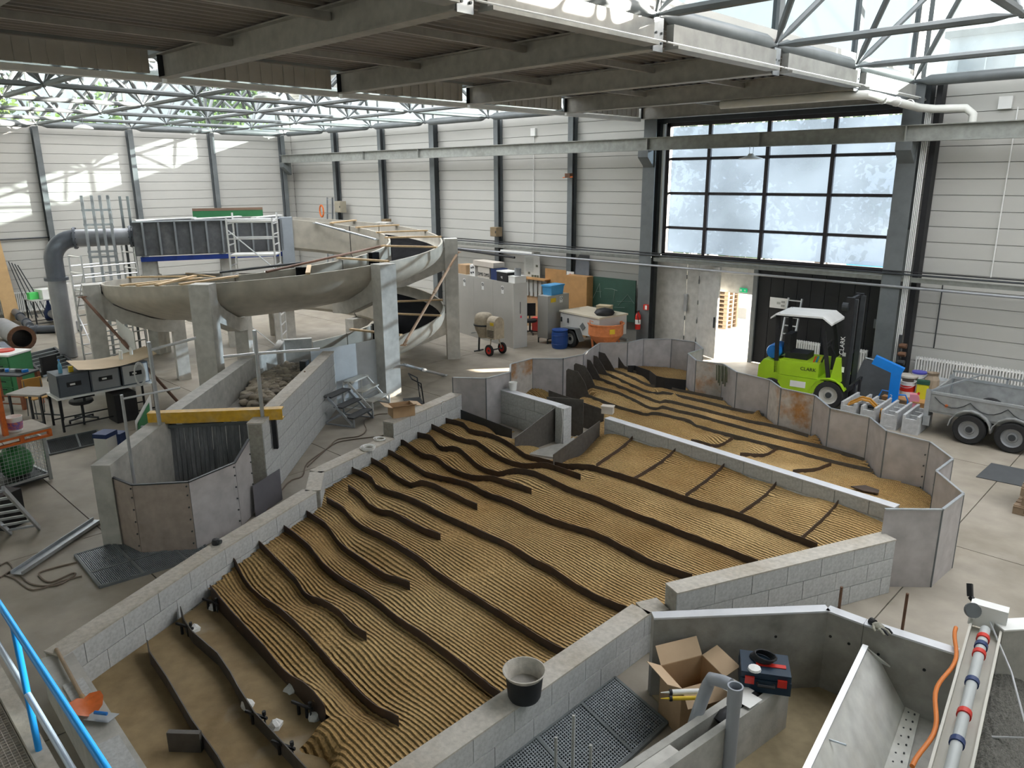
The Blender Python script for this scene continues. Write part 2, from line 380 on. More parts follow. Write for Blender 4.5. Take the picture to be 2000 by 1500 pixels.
cr = column('gate_column', -5.95, YB - 0.32, 0.42, 0.5, 0, ZN - 0.05, 'x', 'broad grey steel column right of the big gate window')
b = MB(); b.box((-0.03, 0.0, 1.9), (0.4, 0.46, 3.8)); part('casing', b, mat('grey_casing', (0.20, 0.215, 0.21), 0.6, 0, 0.12, 2), cr)
for k in range(4):
    b = MB(); b.tube((0.26 + 0.035 * k, -0.2, 0.3), (0.26 + 0.035 * k, -0.2, 6.5), 0.013); part('riser_pipe', b, M_WHITE, cr)
b = MB(); b.box((0.44, 0.1, 3.5), (0.12, 0.3, 7.0)); part('dark_strip', b, M_BLACK, cr)

# crane rail girder in front of the columns
YC = 18.72
b = MB(); b.bb(-32.9, X1, YC - 0.1, YC + 0.1, 6.06, 6.08); b.bb(-32.9, X1, YC - 0.1, YC + 0.1, 5.73, 5.75); b.bb(-32.9, X1, YC - 0.008, YC + 0.008, 5.75, 6.06)
crane = struct('crane_girder', b, M_STEELL); tag(crane, 'long grey crane girder running along the whole back wall', 'girder')
for x in (-26.4, -22.9, -12.75, -9.4, -5.95):
    b = MB(); b.bb(x - 0.012, x + 0.012, YC - 0.095, YC + 0.095, 5.75, 6.06); struct('stiffener', b, M_STEELL, crane)
for x, lab in ((-32.75, 'grey corbel under the crane girder in the far corner'), (-12.85, 'grey corbel under the crane girder left of the gate window'), (-5.95, 'grey corbel under the crane girder right of the gate window')):
    b = MB(); P = [(x - 0.17, YB - 0.5, 5.2), (x - 0.17, YB - 0.5, 5.73), (x - 0.17, YC - 0.12, 5.73), (x - 0.17, YC - 0.12, 5.55)]
    b.plate(P, 0.34, (1, 0, 0)); o = struct('column_corbel', b, M_STEEL); tag(o, lab, 'corbel')

# ------------------------------------------------------------------ gate in the back wall
YG = 19.38
gz = [2.87, PY(1380, 440 + 7, YG).z, PY(1380, 378, YG).z, PY(1380, 309, YG).z, 6.38]
gxs = [-12.42] + [PY(px, 400, YG).x for px in (1381, 1493, 1619)] + [-6.22]
b = MB()
b.bb(gxs[0] - 0.14, gxs[0] - 0.02, YG - 0.05, YG + 0.07, 2.78, 6.46); b.bb(gxs[4] + 0.02, gxs[4] + 0.14, YG - 0.05, YG + 0.07, 2.78, 6.46)
b.bb(gxs[0] - 0.14, gxs[4] + 0.14, YG - 0.05, YG + 0.07, 6.38, 6.48); b.bb(gxs[0] - 0.14, gxs[4] + 0.14, YG - 0.05, YG + 0.07, 2.76, 2.86)
M_MULL = mat('gate_mullion', (0.035, 0.03, 0.035), 0.4, 0.2, 0.2, 3)
win = struct('window_1', b, M_MULL)
for x in gxs[1:4]:
    b = MB(); b.bb(x - 0.05, x + 0.05, YG - 0.07, YG + 0.05, 2.86, 6.38); struct('mullion', b, M_MULL, win)
for k in range(4):
    for z in gz[1:4]:
        b = MB(); b.bb(gxs[k] + (0.05 if k else 0), gxs[k + 1] - (0.05 if k < 3 else 0), YG - 0.03, YG + 0.04, z - 0.035, z + 0.035); struct('transom', b, M_MULL, win)
    for r in range(4):
        b = MB(); b.bb(gxs[k] + 0.03, gxs[k + 1] - 0.03, YG + 0.005, YG + 0.011, gz[r] + 0.02, gz[r + 1] - 0.02); struct('pane', b, M_GLASSG, win)
# lit white window reveal and hinges at the left
b = MB(); b.bb(-12.62, -12.56, YG - 0.16, YG + 0.1, 2.8, 6.45); struct('trim_1', b, M_WHITE)
# beam over the window and lower rail carrying pipes and cables
b = MB(); b.bb(-13.0, -5.7, YB - 0.3, YB + 0.1, 6.48, ZN + 0.05); struct('trim_2', b, M_STEELD)
b = MB(); b.bb(gxs[0] - 0.2, -5.7, YG - 0.08, YG + 0.08, 2.62, 2.76); struct('trim_3', b, M_STEELL)
# leaves
M_DOORG = stained('grey_door', (0.50, 0.50, 0.48), (0.42, 0.41, 0.38), 0.8, 6, 0.6, 0.5, 0.02, 20)
dx = [PY(px, 560, YG).x for px in (1283, 1342, 1364, 1413, 1424, 1473, 1481)]
def leaf(name, x0, x1, z0, z1, y=YG, m=None, hinges=()):
    b = MB(); b.bb(x0 + 0.008, x1 - 0.008, y - 0.03, y + 0.03, z0, z1); o = struct(name, b, m or M_DOORG)
    for z in hinges:
        b = MB(); b.tube((x1, y - 0.045, z - 0.06), (x1, y - 0.045, z + 0.06), 0.016, 6); struct('hinge', b, M_STEEL, o)
    return o
d1 = leaf('door_1', dx[0], dx[1], 0.03, 2.62, hinges=(0.4, 1.0, 1.5, 2.2))
b = MB(); b.box((dx[1] + 0.02, YG - 0.06, 1.45), (0.1, 0.06, 0.5)); struct('latch_box', b, M_GALV, d1)
d2 = leaf('door_2', dx[1], dx[2] + 0.05, 0.03, 2.62, hinges=(0.4, 1.0, 1.5, 2.2))
# third leaf stands a little open into the hall
hx, hy = dx[2] + 0.05, YG
ang = radians(-24); L3 = (dx[3] - dx[2]) / cos(ang) + 0.05
b = MB(); b.box((L3 / 2, 0, 1.31), (L3, 0.06, 2.58)); d3 = link('door_3', b.mesh('door_3', M_DOORG), None, (hx, hy - 0.02, 0.0), ang); d3['kind'] = 'structure'
for z in (0.35, 0.95, 1.5, 2.1):
    b = MB(); b.tube((0.02, -0.045, z - 0.06), (0.02, -0.045, z + 0.06), 0.016, 6); part('hinge', b, M_STEEL, d3)
b = MB(); b.box((L3 - 0.08, -0.05, 1.05), (0.03, 0.04, 0.3)); part('lever', b, M_STEELD, d3)
zt = PY(1445, 573, YG).z
d4 = leaf('door_4', dx[2] + 0.05, dx[5], zt, 2.62)
b = MB(); b.bb(dx[5], dx[6], YG - 0.08, YG + 0.08, 0, 2.62); struct('trim_4', b, M_STEEL)
# exit sign over the opening
b = MB(); p = PY(1452, 567, YG - 0.05); b.box((p.x, p.y, p.z), (0.22, 0.02, 0.11)); es = solo('exit_sign', b, mat('sign_green', (0.0, 0.30, 0.12), 0.4, 0, 0.03, 3, emit=((0.0, 0.5, 0.2), 0.25)), 'small green emergency exit sign above the open doorway', 'sign')
for dxx, w, h in ((-0.05, 0.018, 0.06), (0.05, 0.05, 0.012), (0.065, 0.012, 0.05), (0.035, 0.014, 0.05), (-0.085, 0.02, 0.07)):
    b = MB(); b.box((dxx, -0.012, 0.055), (w, 0.004, h)); part('pictogram', b, M_WHITE, es)
# black sliding door on the right half
M_CURT = mat('black_door', (0.014, 0.015, 0.017), 0.5, 0, 0.3, 2)
bx0 = dx[6]; n = 9; w = (-6.18 - bx0) / n
b = MB(); b.bb(bx0, -6.18, YG + 0.02, YG + 0.05, 0.02, 2.62); d5 = struct('door_5', b, M_CURT)
for k in range(n):
    b = MB(); b.bb(bx0 + k * w + 0.006, bx0 + (k + 1) * w - 0.006, YG - 0.02, YG + 0.021, 0.03, 2.6); struct('door_panel', b, M_CURT, d5)
for z in (0.55, 1.5):
    b = MB(); b.box((-6.3, YG - 0.05, z), (0.1, 0.05, 0.22)); struct('hinge', b, M_STEEL, d5)

# ------------------------------------------------------------------ low deck of the roof
XE1, XE2 = -6.02, -13.05
b = MB(); b.bb(XE2, XE1, Y1, YB + 0.1, 7.02, 7.10)
deck = struct('ceiling', b, M_DECK)
pitch = 0.21; nc = int((XE1 - XE2 - 0.2) / pitch)
P = []
for k in range(nc + 1):
    x = XE2 + 0.1 + k * pitch
    P += [(x, 6.96), (x + 0.06, 6.96), (x + 0.09, 7.015), (x + 0.18, 7.015)]
for j in range(-1, 9):
    y1 = GY[j] if j >= 0 else YB + 0.05; y0 = GY[j + 1] if j < 8 else Y1
    if j + 1 > 8: y0 = Y1
    b = MB(); n = len(P)
    b.add([(x, y0 + 0.01, z) for x, z in P] + [(x, y1 - 0.01, z) for x, z in P], [(k, k + 1, n + k + 1, n + k) for k in range(n - 1)])
    struct('corrugated_sheet', b, M_DECK, deck)
M_IB = stained('roof_beam', (0.40, 0.39, 0.36), (0.31, 0.30, 0.27), 1.0, 6, 0.6, 0.5, 0.04, 30, metal=0.15)
for j, y in enumerate(GY):
    b = MB(); zb = 6.58
    b.bb(XE2 - 0.06, XE1 + 0.04, y - 0.1, y + 0.1, zb, zb + 0.018); b.bb(XE2 - 0.06, XE1 + 0.04, y - 0.1, y + 0.1, 6.93, 6.95); b.bb(XE2 - 0.06, XE1 + 0.04, y - 0.007, y + 0.007, zb + 0.018, 6.93)
    o = struct('roof_beam', b, M_IB, deck)
    for fxx in (0.0, 1.0):
        b = MB(); x = XE2 - 0.05 if fxx == 0 else XE1 + 0.03; b.bb(x - 0.006, x + 0.006, y - 0.1, y + 0.1, zb, 6.95); struct('end_plate', b, M_STEELD if fxx == 0 else M_GALV, o)
    if j < 8:
        for fr in (0.33, 0.68):
            x = XE2 + (XE1 - XE2) * fr; b = MB(); b.bar((x, y - 0.02, 6.84), (x, GY[j + 1] + 0.02, 6.84), 0.07, 0.09); struct('tie_purlin', b, M_IB, o)
# far edge: corrugated fascia and light coloured gutter
for j in range(8):
    y1, y0 = GY[j] - 0.14, GY[j + 1] + 0.14
    b = MB(); n = int((y1 - y0) / 0.11)
    for k in range(n): b.bb(XE2 - 0.06 - 0.02 * (k % 2), XE2 - 0.03 - 0.02 * (k % 2), y0 + k * 0.11, y0 + (k + 1) * 0.11, 6.64, 7.0)
    struct('fascia_sheet', b, M_FASCIA, deck)
    b = MB(); b.bb(XE2 - 0.26, XE2 - 0.09, y0 - 0.1, y1 + 0.1, 6.53, 6.62); struct('far_gutter', b, M_WHITE, deck)
M_GUT = stained('gutter_zinc', (0.34, 0.34, 0.32), (0.26, 0.255, 0.235), 1.0, 5, 0.5, 0.45, 0.02, 20, metal=0.3)
# near edge: galvanised gutter boxes between hanger plates
for j in range(-1, 8):
    y1 = (GY[j] if j >= 0 else YB + 0.2) - 0.22; y0 = GY[j + 1] + 0.22
    b = MB(); b.bb(XE1 + 0.05, XE1 + 0.16, y0, y1, 6.64, 6.90); b.bb(XE1 + 0.02, XE1 + 0.24, y0, y1, 6.60, 6.64); struct('near_gutter', b, M_GUT, deck)
    b = MB(); b.tube((XE1 + 0.2, y0 - 0.2, 6.66), (XE1 + 0.2, y1 + 0.2, 6.66), 0.012, 6); struct('gutter_cable', b, M_WHITE, deck)
for y in GY:
    b = MB(); b.bb(XE1 + 0.06, XE1 + 0.075, y - 0.11, y + 0.11, 6.56, 6.96); h = struct('hanger_plate', b, M_GALV, deck)
    for dy in (-0.06, 0.06):
        for z in (6.66, 6.78): b = MB(); b.tube((XE1 + 0.075, y + dy, z), (XE1 + 0.095, y + dy, z), 0.016, 6); struct('bolt', b, M_STEEL, h)

# ------------------------------------------------------------------ space frame
def strut(a, c, r, parent, m, nm_='tube'):
    a, c = Vector(a), Vector(c); d = (c - a).normalized(); L = (c - a).length
    pts = [a + d * 0.05, a + d * 0.16, a + d * 0.34, c - d * 0.34, c - d * 0.16, c - d * 0.05]
    b = MB(); b.path(pts, [r * 0.35, r * 0.45, r, r, r * 0.45, r * 0.35], 7); o = struct(nm_, b, m, parent); sm(o, 50); return o
M_TUBE = mat('frame_tube', (0.15, 0.165, 0.17), 0.45, 0.1, 0.15, 2)
node_me = MB().lathe([(0.001, -0.06), (0.045, -0.045), (0.065, 0), (0.045, 0.045), (0.001, 0.06)], n=8).mesh('node', M_TUBE)
def frame(xs_, ys_, lab, big_x=(), big_y=()):
    o = thing('space_frame', lab, 'roof frame', (0, 0, 0), kind='structure'); zt_ = ZN + 2.37
    for i, x in enumerate(xs_):
        for j, y in enumerate(ys_):
            link('node', node_me, o, (x, y, ZN))
            if i + 1 < len(xs_): strut((x, y, ZN), (xs_[i + 1], y, ZN), 0.12 if y in big_y else 0.062, o, M_TUBE, 'lower_tube')
            if j + 1 < len(ys_): strut((x, y, ZN), (x, ys_[j + 1], ZN), 0.13 if x in big_x else 0.062, o, M_TUBE, 'lower_tube')
            if i + 1 < len(xs_) and j + 1 < len(ys_):
                cx, cy_ = (x + xs_[i + 1]) / 2, (y + ys_[j + 1]) / 2; link('node', node_me, o, (cx, cy_, zt_))
                for (ax, ay) in ((x, y), (xs_[i + 1], y), (x, ys_[j + 1]), (xs_[i + 1], ys_[j + 1])): strut((ax, ay, ZN), (cx, cy_, zt_), 0.056, o, M_TUBE, 'diagonal_tube')
                if i + 2 < len(xs_): strut((cx, cy_, zt_), ((xs_[i + 1] + xs_[i + 2]) / 2, cy_, zt_), 0.05, o, M_TUBE, 'upper_tube')
                if j + 2 < len(ys_): strut((cx, cy_, zt_), (cx, (ys_[j + 1] + ys_[j + 2]) / 2, zt_), 0.05, o, M_TUBE, 'upper_tube')
    return o
frame(GX[2:], GY[:6], 'steel tube space frame under the high roof on the left, with green trees behind', big_x=(GX[8],), big_y=(GY[0],))
RX = [GX[0] + 3.35 * k for k in range(4)]
frame(RX, GY[:5], 'steel tube space frame under the high roof on the right, in front of bright glass', big_x=(GX[0],), big_y=(GY[0],))

# ------------------------------------------------------------------ clerestory glazing and high roofs
ZR = 9.72
def clerestory(name, a, c, n, z0=7.12, z1=ZR, sill=0.0):
    a, c = Vector((a[0], a[1])), Vector((c[0], c[1])); d = (c - a) / n; b = MB()
    b.upright(a, c, z0 - 0.10 + sill * 0, z0 + 0.02 + sill, 0.1); b.upright(a, c, z1 - 0.12, z1, 0.1)
    o = struct(name, b, M_PANEL)
    for k in range(n + 1):
        p = a + d * k; q = d.normalized() * (0.09 if sill else 0.05); b = MB(); b.upright(p - q, p + q, z0, z1 - 0.1, 0.12); struct('mullion', b, M_STEEL, o)
    for k in range(n):
        p, q = a + d * (k + 0.02), a + d * (k + 0.98); b = MB(); b.upright(p, q, z0 + 0.02 + sill, z1 - 0.12, 0.008); struct('pane', b, M_GLASSC, o)
    return o
clerestory('window_2', (XL - 0.05, GY[0]), (XL - 0.05, Y1), 9)
clerestory('window_3', (XL, YB + 0.06), (GX[2], YB + 0.06), 6, z1=8.65)
b = MB(); b.bb(XL, GX[2], YB + 0.0, YB + 0.12, 8.66, ZR); struct('upper_panel', b, M_PANEL, wall_back)
clerestory('window_4', (GX[0], YB + 0.06), (-2.65, YB + 0.06), 1)
b = MB(); b.bb(-2.6, X1, YB + 0.0, YB + 0.12, ZN, ZR); struct('upper_panel', b, M_PANEL, wall_back)  # unseen closed bay, shaped to keep the sun off the near gutter
clerestory('window_5', (XE1 - 0.22, YB), (XE1 - 0.22, Y1), 9, sill=0.16)
clerestory('window_6', (XE2 + 0.2, YB), (XE2 + 0.2, Y1), 9)
clerestory('window_7', (X1 + 0.05, YB), (X1 + 0.05, Y1), 9)
clerestory('window_8', (XL, Y1 - 0.05), (XE2, Y1 - 0.05), 6); clerestory('window_9', (XE1, Y1 - 0.05), (X1, Y1 - 0.05), 4)
M_ROOF = mat('high_roof', (0.55, 0.54, 0.5), 0.6, 0, 0.08, 1)
def high_roof(xa, xb, lights):  # lights are added, unseen skylights that brighten the interior
    b = MB(); x = xa
    for (l0, l1) in lights: b.bb(x, l0, Y1 - 0.3, YB + 0.4, ZR, ZR + 0.15); x = l1
    b.bb(x, xb, Y1 - 0.3, YB + 0.4, ZR, ZR + 0.15)
    for (l0, l1) in lights: b.bb(l0, l1, Y1 - 0.3, 8.0, ZR, ZR + 0.15); b.bb(l0, l1, YB - 1.5, YB + 0.4, ZR, ZR + 0.15)
    o = struct('ceiling', b, M_ROOF)
    for (l0, l1) in lights:
        b = MB(); b.bb(l0, l1, 8.0, YB - 1.5, ZR + 0.06, ZR + 0.07); struct('added_skylight_pane', b, M_GLASSS, o)
    return o
high_roof(XL - 0.4, XE2 + 0.3, [(-32.2, -27.4), (-26.8, -21.4), (-20.8, -15.4)])
high_roof(XE1 - 0.3, X1 + 0.4, [(-5.6, -2.4), (-1.8, 1.6), (2.2, 5.6)])
# ------------------------------------------------------------------ sand basin
BLK = {}
def block_wall(label, pts, ztop, courses, t=0.24, z0=0.0, cap=None, L=0.5, cat='block wall', half=0.0):
    """low wall of single laid blocks along plan points"""
    h = (ztop - z0) / courses; root = thing('block_wall', label, cat, (pts[0][0], pts[0][1], z0))
    for s in range(len(pts) - 1):
        a, c = pts[s], pts[s + 1]; D = hypot(c[0] - a[0], c[1] - a[1]); u = ((c[0] - a[0]) / D, (c[1] - a[1]) / D); rz = atan2(u[1], u[0])
        b = MB(); b.upright(a, c, z0 + 0.01, ztop - 0.012, t - 0.03); part('mortar_core', b, M_MORTAR, root, world=True)
        for k in range(courses):
            x = -(L / 2 if (k + half) % 2 else 0.0)
            while x < D - 0.02:
                x0, x1 = max(x, 0), min(x + L, D); x += L
                if x1 - x0 < 0.05: continue
                key = (round(x1 - x0, 2), round(h, 3), t)
                if key not in BLK:
                    w = x1 - x0; e = 0.006; bm = MB(); bm.box((0, 0, h / 2), (w - 0.008, t, h - 0.009)); BLK[key] = bm.mesh('block', M_BLOCK)
                m = (x0 + x1) / 2
                o = link('block', BLK[key], root, (a[0] + u[0] * m - root.location.x + random.uniform(-1, 1) * 0.0015, a[1] + u[1] * m - root.location.y, k * h), rz + random.uniform(-.003, .003))
        if cap:
            b = MB(); b.upright(a, c, ztop - 0.005, ztop + 0.012, t + 0.01); part('coping', b, cap, root, world=True)
    return root
M_CAP = stained('mortar_top', (0.50, 0.47, 0.42), (0.36, 0.31, 0.24), 1.5, 18, 0.7, 0.9, 0.3, 50)
M_SHEET = stained('basin_sheet', (0.47, 0.45, 0.455), (0.39, 0.365, 0.36), 0.6, 5, 0.4, 0.42, 0.03, 30, metal=0.25)
M_SHEETR = stained('rusty_basin_sheet', (0.50, 0.47, 0.44), (0.40, 0.20, 0.07), 1.3, 9, 1.0, 0.5, 0.03, 30, low=0.46, high=0.60, metal=0.15)
zA, zC = 0.48, 0.72
pA = [(-7.80, 1.50), (-8.70, 3.42), (-9.52, 5.43)]
pB = [(-10.12, 5.90), (-10.60, 7.72)]
pC = [(-10.72, 7.80), (-11.25, 9.95)]
dS = G(700, 1500, 0.48)
pD = [(-4.06, dS.y - 0.9), (-4.06, 6.18), (-3.95, 6.42)]
pE = [(-3.84, 6.40), (-2.58, 9.30)]
block_wall('long low grey block wall on the left of the sand basin, with pale mortar top', pA, zA, 2, cap=M_CAP)
block_wall('short return of grey blocks where the left basin wall jogs', [(-9.48, 5.46), (-10.1, 5.92)], zA, 2, cap=M_CAP, t=0.22)
block_wall('low grey block wall beyond the jog, carrying white cable coils', pB, zA, 2, cap=M_CAP)
block_wall('higher grey block wall under the cardboard box', pC, zC, 3, cap=M_CAP)
block_wall('low grey block wall carrying the black mortar bucket', pD, zA, 2, cap=M_CAP)
block_wall('three course grey block wall ending at the galvanised sheets on the right', pE, zC, 3, cap=M_CAP, t=0.22)
# near left side of the basin: low concrete kerb
k0, k1, k2 = G(108, 1276, 0.46), G(190, 1420, 0.46), G(255, 1520, 0.46)
b = MB(); b.upright(k0, k2, 0, 0.46, 0.26); kerb = solo('concrete_kerb', b, M_CONC, 'rough concrete kerb under the orange shovel at the near left basin corner', 'kerb')
for (pa, pb) in (((0.28), (0.42)), ((0.75), (1.0))):
    b = MB(); qa = k0.lerp(k2, pa); qb = k0.lerp(k2, pb); b.upright(qa, qb, 0.455, 0.475, 0.17); part('block_face', b, M_BLOCK, kerb, world=True)

# zigzag of galvanised sheets
SHT = 1.06
spx = [(884, 737), (949, 739), (996, 727), (997, 711), (1040, 700), (1100, 700), (1139, 692), (1171, 670), (1226, 669), (1257, 662), (1312, 662), (1358, 668), (1373, 681), (1344, 690), (1360, 704), (1413, 711), (1440, 727), (1504, 742), (1526, 758), (1592, 772), (1622, 797), (1699, 815), (1732, 842), (1817, 863), (1861, 896), (1829, 920), (1882, 964), (1841, 995), (1727, 994)]
SP = [G(x, y, SHT) for x, y in spx]
fence = thing('sheet_fence', 'zigzag fence of upright galvanised sheets around the far side of the sand basin', 'basin wall', (SP[0].x, SP[0].y, 0))
rusty = {2, 3, 14, 17, 18}
for k in range(len(SP) - 1):
    a, c = SP[k], SP[k + 1]; D = (c - a).length; u = (c - a) / D
    b = MB(); b.upright(a + u * 0.006, c - u * 0.006, 0.0, SHT, 0.012); s = part('sheet', b, M_SHEETR if k in rusty else M_SHEET, fence, world=True)
    b = MB(); b.upright(a + u * 0.01, c - u * 0.01, SHT - 0.012, SHT + 0.006, 0.035); part('top_edge', b, M_GALV, s).location = (-fence.location.x, -fence.location.y, 0)
    b = MB(); b.tube((a.x, a.y, 0), (a.x, a.y, SHT), 0.014, 6); part('corner_joint', b, M_STEEL, fence, world=True)
    if k >= 22:
        nrm = Vector((u.y, -u.x, 0))
        for z in (0.12, 0.3, 0.48, 0.66, 0.84):
            b = MB(); p = c - u * 0.04; b.tube(p + nrm * 0.005 + Vector((0, 0, z - p.z)), p + nrm * 0.025 + Vector((0, 0, z - p.z)), 0.012, 6); q = part('bolt', b, M_STEELD, s); q.location = (-fence.location.x, -fence.location.y, 0)

# divider wall across the basin with pale coping
fa, fb = G(1186, 816, 0.62), G(1752, 990, 0.62)
M_COPE = mat('pale_coping', (0.62, 0.63, 0.66), 0.4, 0.1, 0.08, 3)
fwall = block_wall('long low divider wall with pale metal coping across the sand basin', [(fa.x, fa.y), (fb.x, fb.y)], 0.62, 3, t=0.16, cap=M_COPE)
ga, gb = G(984, 761, 0.72), G(1096, 793, 0.72)
gwall = block_wall('dark stained block wall of the inner chamber in the basin', [(ga.x, ga.y), (gb.x, gb.y)], 0.72, 3, t=0.18, cap=M_COPE)
b = MB(); b.box((gb.x + 0.10, gb.y - 0.05, 0.37), (0.22, 0.22, 0.74), atan2(gb.y - ga.y, gb.x - ga.x)); part('end_post', b, M_BLOCK, gwall, world=True)

# ---- template strips: picture polylines read back to upright planes
def line_pts(pxs, za, zb, wall=None):
    p0, p1 = pxs[0], pxs[-1]
    a = G(p0[0], p0[1], za)
    e = G(p1[0], p1[1], zb)
    out = [a] + [VP(x, y, a, e) for x, y in pxs[1:-1]] + [e]
    if wall: u = (a - e).normalized(); out = [a + Vector((u.x, u.y, 0)) * 0.15] + out
    return out
inA = [(-8.62, 3.40), (-9.40, 5.35)]; inA0 = [(-7.70, 1.50), (-8.60, 3.40)]; inB = [(-10.0, 5.90), (-10.48, 7.70)]; inC = [(-10.6, 7.8), (-11.13, 9.95)]
S = [
 ([(410, 1142), (450, 1190), (515, 1260), (557, 1310), (605, 1342), (634, 1377)], 0.26, 0.26, None),
 ([(460, 1095), (475, 1125), (500, 1155), (550, 1190), (600, 1237), (665, 1310), (725, 1370), (778, 1400)], 0.28, 0.28, inA),
 ([(511, 1061), (550, 1100), (575, 1125), (597, 1157), (630, 1170), (662, 1190), (687, 1217), (715, 1235)], 0.3, 0.27, inA),
 ([(557, 1027), (600, 1060), (630, 1097), (660, 1122), (725, 1162), (775, 1202), (820, 1232), (875, 1272), (950, 1332), (985, 1357)], 0.3, 0.28, inA),
 ([(599, 997), (635, 1020), (650, 1040), (667, 1062), (715, 1095), (752, 1120), (772, 1125), (800, 1137)], 0.3, 0.30, inA),
 ([(647, 976), (670, 990), (687, 1010), (712, 1027), (750, 1045), (787, 1067), (825, 1092), (860, 1120), (950, 1176), (1008, 1213), (1076, 1255), (1112, 1271)], 0.32, 0.28, inA),
 ([(680, 947), (702, 962), (720, 982), (745, 995), (765, 997), (797, 1015), (832, 1032), (860, 1042)], 0.32, 0.31, None),
 ([(691, 914), (725, 930), (734, 945), (760, 957), (780, 962), (812, 975), (850, 995), (887, 1012), (940, 1036), (990, 1058), (1038, 1088), (1080, 1109), (1125, 1139), (1170, 1163), (1200, 1175), (1242, 1192)], 0.34, 0.28, inB),
 ([(727, 895), (755, 910), (764, 922), (802, 942), (825, 937), (855, 947), (885, 962), (932, 984)], 0.34, 0.32, inB),
 ([(761, 879), (785, 892), (830, 920), (870, 930), (912, 941), (950, 960), (999, 977), (1050, 1001), (1110, 1022), (1161, 1037), (1215, 1064), (1275, 1094), (1352, 1122)], 0.34, 0.28, inB),
 ([(790, 861), (825, 885), (850, 890), (875, 910), (920, 927), (960, 929), (990, 938), (1038, 953)], 0.36, 0.32, inC),
 ([(820, 845), (840, 850), (860, 870), (892, 872), (915, 890), (936, 908), (972, 920), (1005, 914), (1044, 920), (1110, 950), (1170, 971), (1218, 992), (1275, 1013), (1320, 1031), (1368, 1049), (1422, 1070), (1481, 1093)], 0.36, 0.28, inC),
 ([(847, 830), (882, 847), (910, 857), (930, 860), (960, 881), (990, 896), (1026, 905), (1062, 903), (1092, 911), (1134, 926)], 0.38, 0.33, inC),
 ([(875, 817), (905, 825), (917, 837), (955, 845), (980, 855), (1000, 867), (1025, 885), (1062, 895), (1100, 905), (1150, 907), (1187, 917), (1235, 932), (1300, 955), (1360, 976), (1441, 1000), (1510, 1027), (1555, 1045), (1597, 1061)], 0.38, 0.30, inC),
]
T = [
 ([(1220, 715), (1240, 724), (1268, 731), (1280, 742), (1294, 746), (1340, 752)], 0.5, 0.36, None),
 ([(1200, 721), (1240, 737), (1262, 748), (1280, 752), (1294, 750), (1318, 758), (1360, 766), (1412, 777)], 0.5, 0.36, None),
 ([(1185, 728), (1240, 752), (1264, 762), (1284, 766), (1298, 764), (1336, 773), (1384, 784), (1432, 796), (1492, 808)], 0.5, 0.35, None),
 ([(1172, 738), (1240, 764), (1264, 774), (1288, 783), (1300, 780), (1348, 791), (1396, 803), (1456, 818), (1520, 831), (1579, 848)], 0.5, 0.34, None),
 ([(1162, 753), (1205, 764), (1240, 779), (1262, 791), (1282, 796), (1294, 792), (1324, 800), (1360, 808), (1429, 827), (1528, 853), (1600, 868), (1690, 895)], 0.5, 0.33, None),
 ([(1150, 771), (1200, 790), (1240, 801), (1262, 807), (1276, 804), (1300, 808), (1348, 820), (1360, 829), (1426, 847), (1525, 871), (1618, 896), (1705, 916)], 0.5, 0.32, None),
]
CR = [
 ([(1252, 836), (1220, 867), (1165, 905)], 0.52, 0.33), ([(1336, 862), (1290, 900), (1237, 932)], 0.54, 0.32), ([(1430, 892), (1393, 925), (1339, 964)], 0.54, 0.32),
 ([(1534, 922), (1495, 964), (1444, 1000)], 0.54, 0.31), ([(1652, 961), (1618, 1000), (1564, 1048)], 0.54, 0.30),
 ([(1432, 853), (1402, 868), (1350, 857)], 0.33, 0.40), ([(1522, 872), (1492, 886), (1446, 884)], 0.32, 0.40), ([(1624, 903), (1591, 914), (1549, 917)], 0.32, 0.38),
]
ctrl = []; strips = []
def densify(P, n=4):
    out = []
    for i in range(len(P) - 1):
        p0, p1, p2, p3 = P[max(i - 1, 0)], P[i], P[i + 1], P[min(i + 2, len(P) - 1)]
        for k in range(n):
            t = k / n; z = 0.5 * ((2 * p1.z) + (-p0.z + p2.z) * t + (2 * p0.z - 5 * p1.z + 4 * p2.z - p3.z) * t * t + (-p0.z + 3 * p1.z - 3 * p2.z + p3.z) * t ** 3)
            q = p1.lerp(p2, t); q.z = z; out.append(q)
    return out + [P[-1]]
for grp, lst in (('S', S), ('T', T), ('C', CR)):
    for it in lst:
        px, za, zb = it[0], it[1], it[2]; wl = it[3] if len(it) > 3 else None
        P = line_pts(px, za, zb, wl); strips.append((grp, P))
        for q in densify(P, 3): ctrl.append((q.x, q.y, max(0.03, q.z - (0.105 if grp == 'S' else 0.065))))
# ---- sand relief
bare = [(200, 1400), (300, 1290), (360, 1240), (420, 1290), (470, 1370), (520, 1450), (380, 1450), (330, 1350), (540, 1420), (590, 1420), (480, 1300), (430, 1230), (600, 1500), (250, 1480), (390, 1190)]
ctrl += [(*G(x, y, 0.05)[:2], -0.06) for x, y in bare]
ctrl += [(*G(x, y, 0.15)[:2], 0.19) for x, y in [(660, 1420), (720, 1430), (700, 1480), (760, 1460), (800, 1440), (830, 1500)]]
pit = [(920, 815), (945, 800), (985, 800), (1030, 815), (1060, 830), (1085, 862), (1050, 885), (1000, 850), (960, 825), (1090, 880), (1125, 830), (1100, 800), (1060, 770), (1110, 770), (1140, 790)]
ctrl += [(*G(x, y, 0.1)[:2], -0.06) for x, y in pit]
ctrl += [(*G(x, y, 0.3)[:2], 0.30) for x, y in [(1750, 905), (1780, 940), (1700, 940), (1820, 950), (1650, 935), (1760, 970)]]
ctrl += [(*G(x, y, 0.4)[:2], 0.40) for x, y in [(1280, 755), (1320, 765), (1000, 745), (1050, 750), (1600, 850), (1480, 800), (1700, 890)]]
CA = np.array(ctrl)
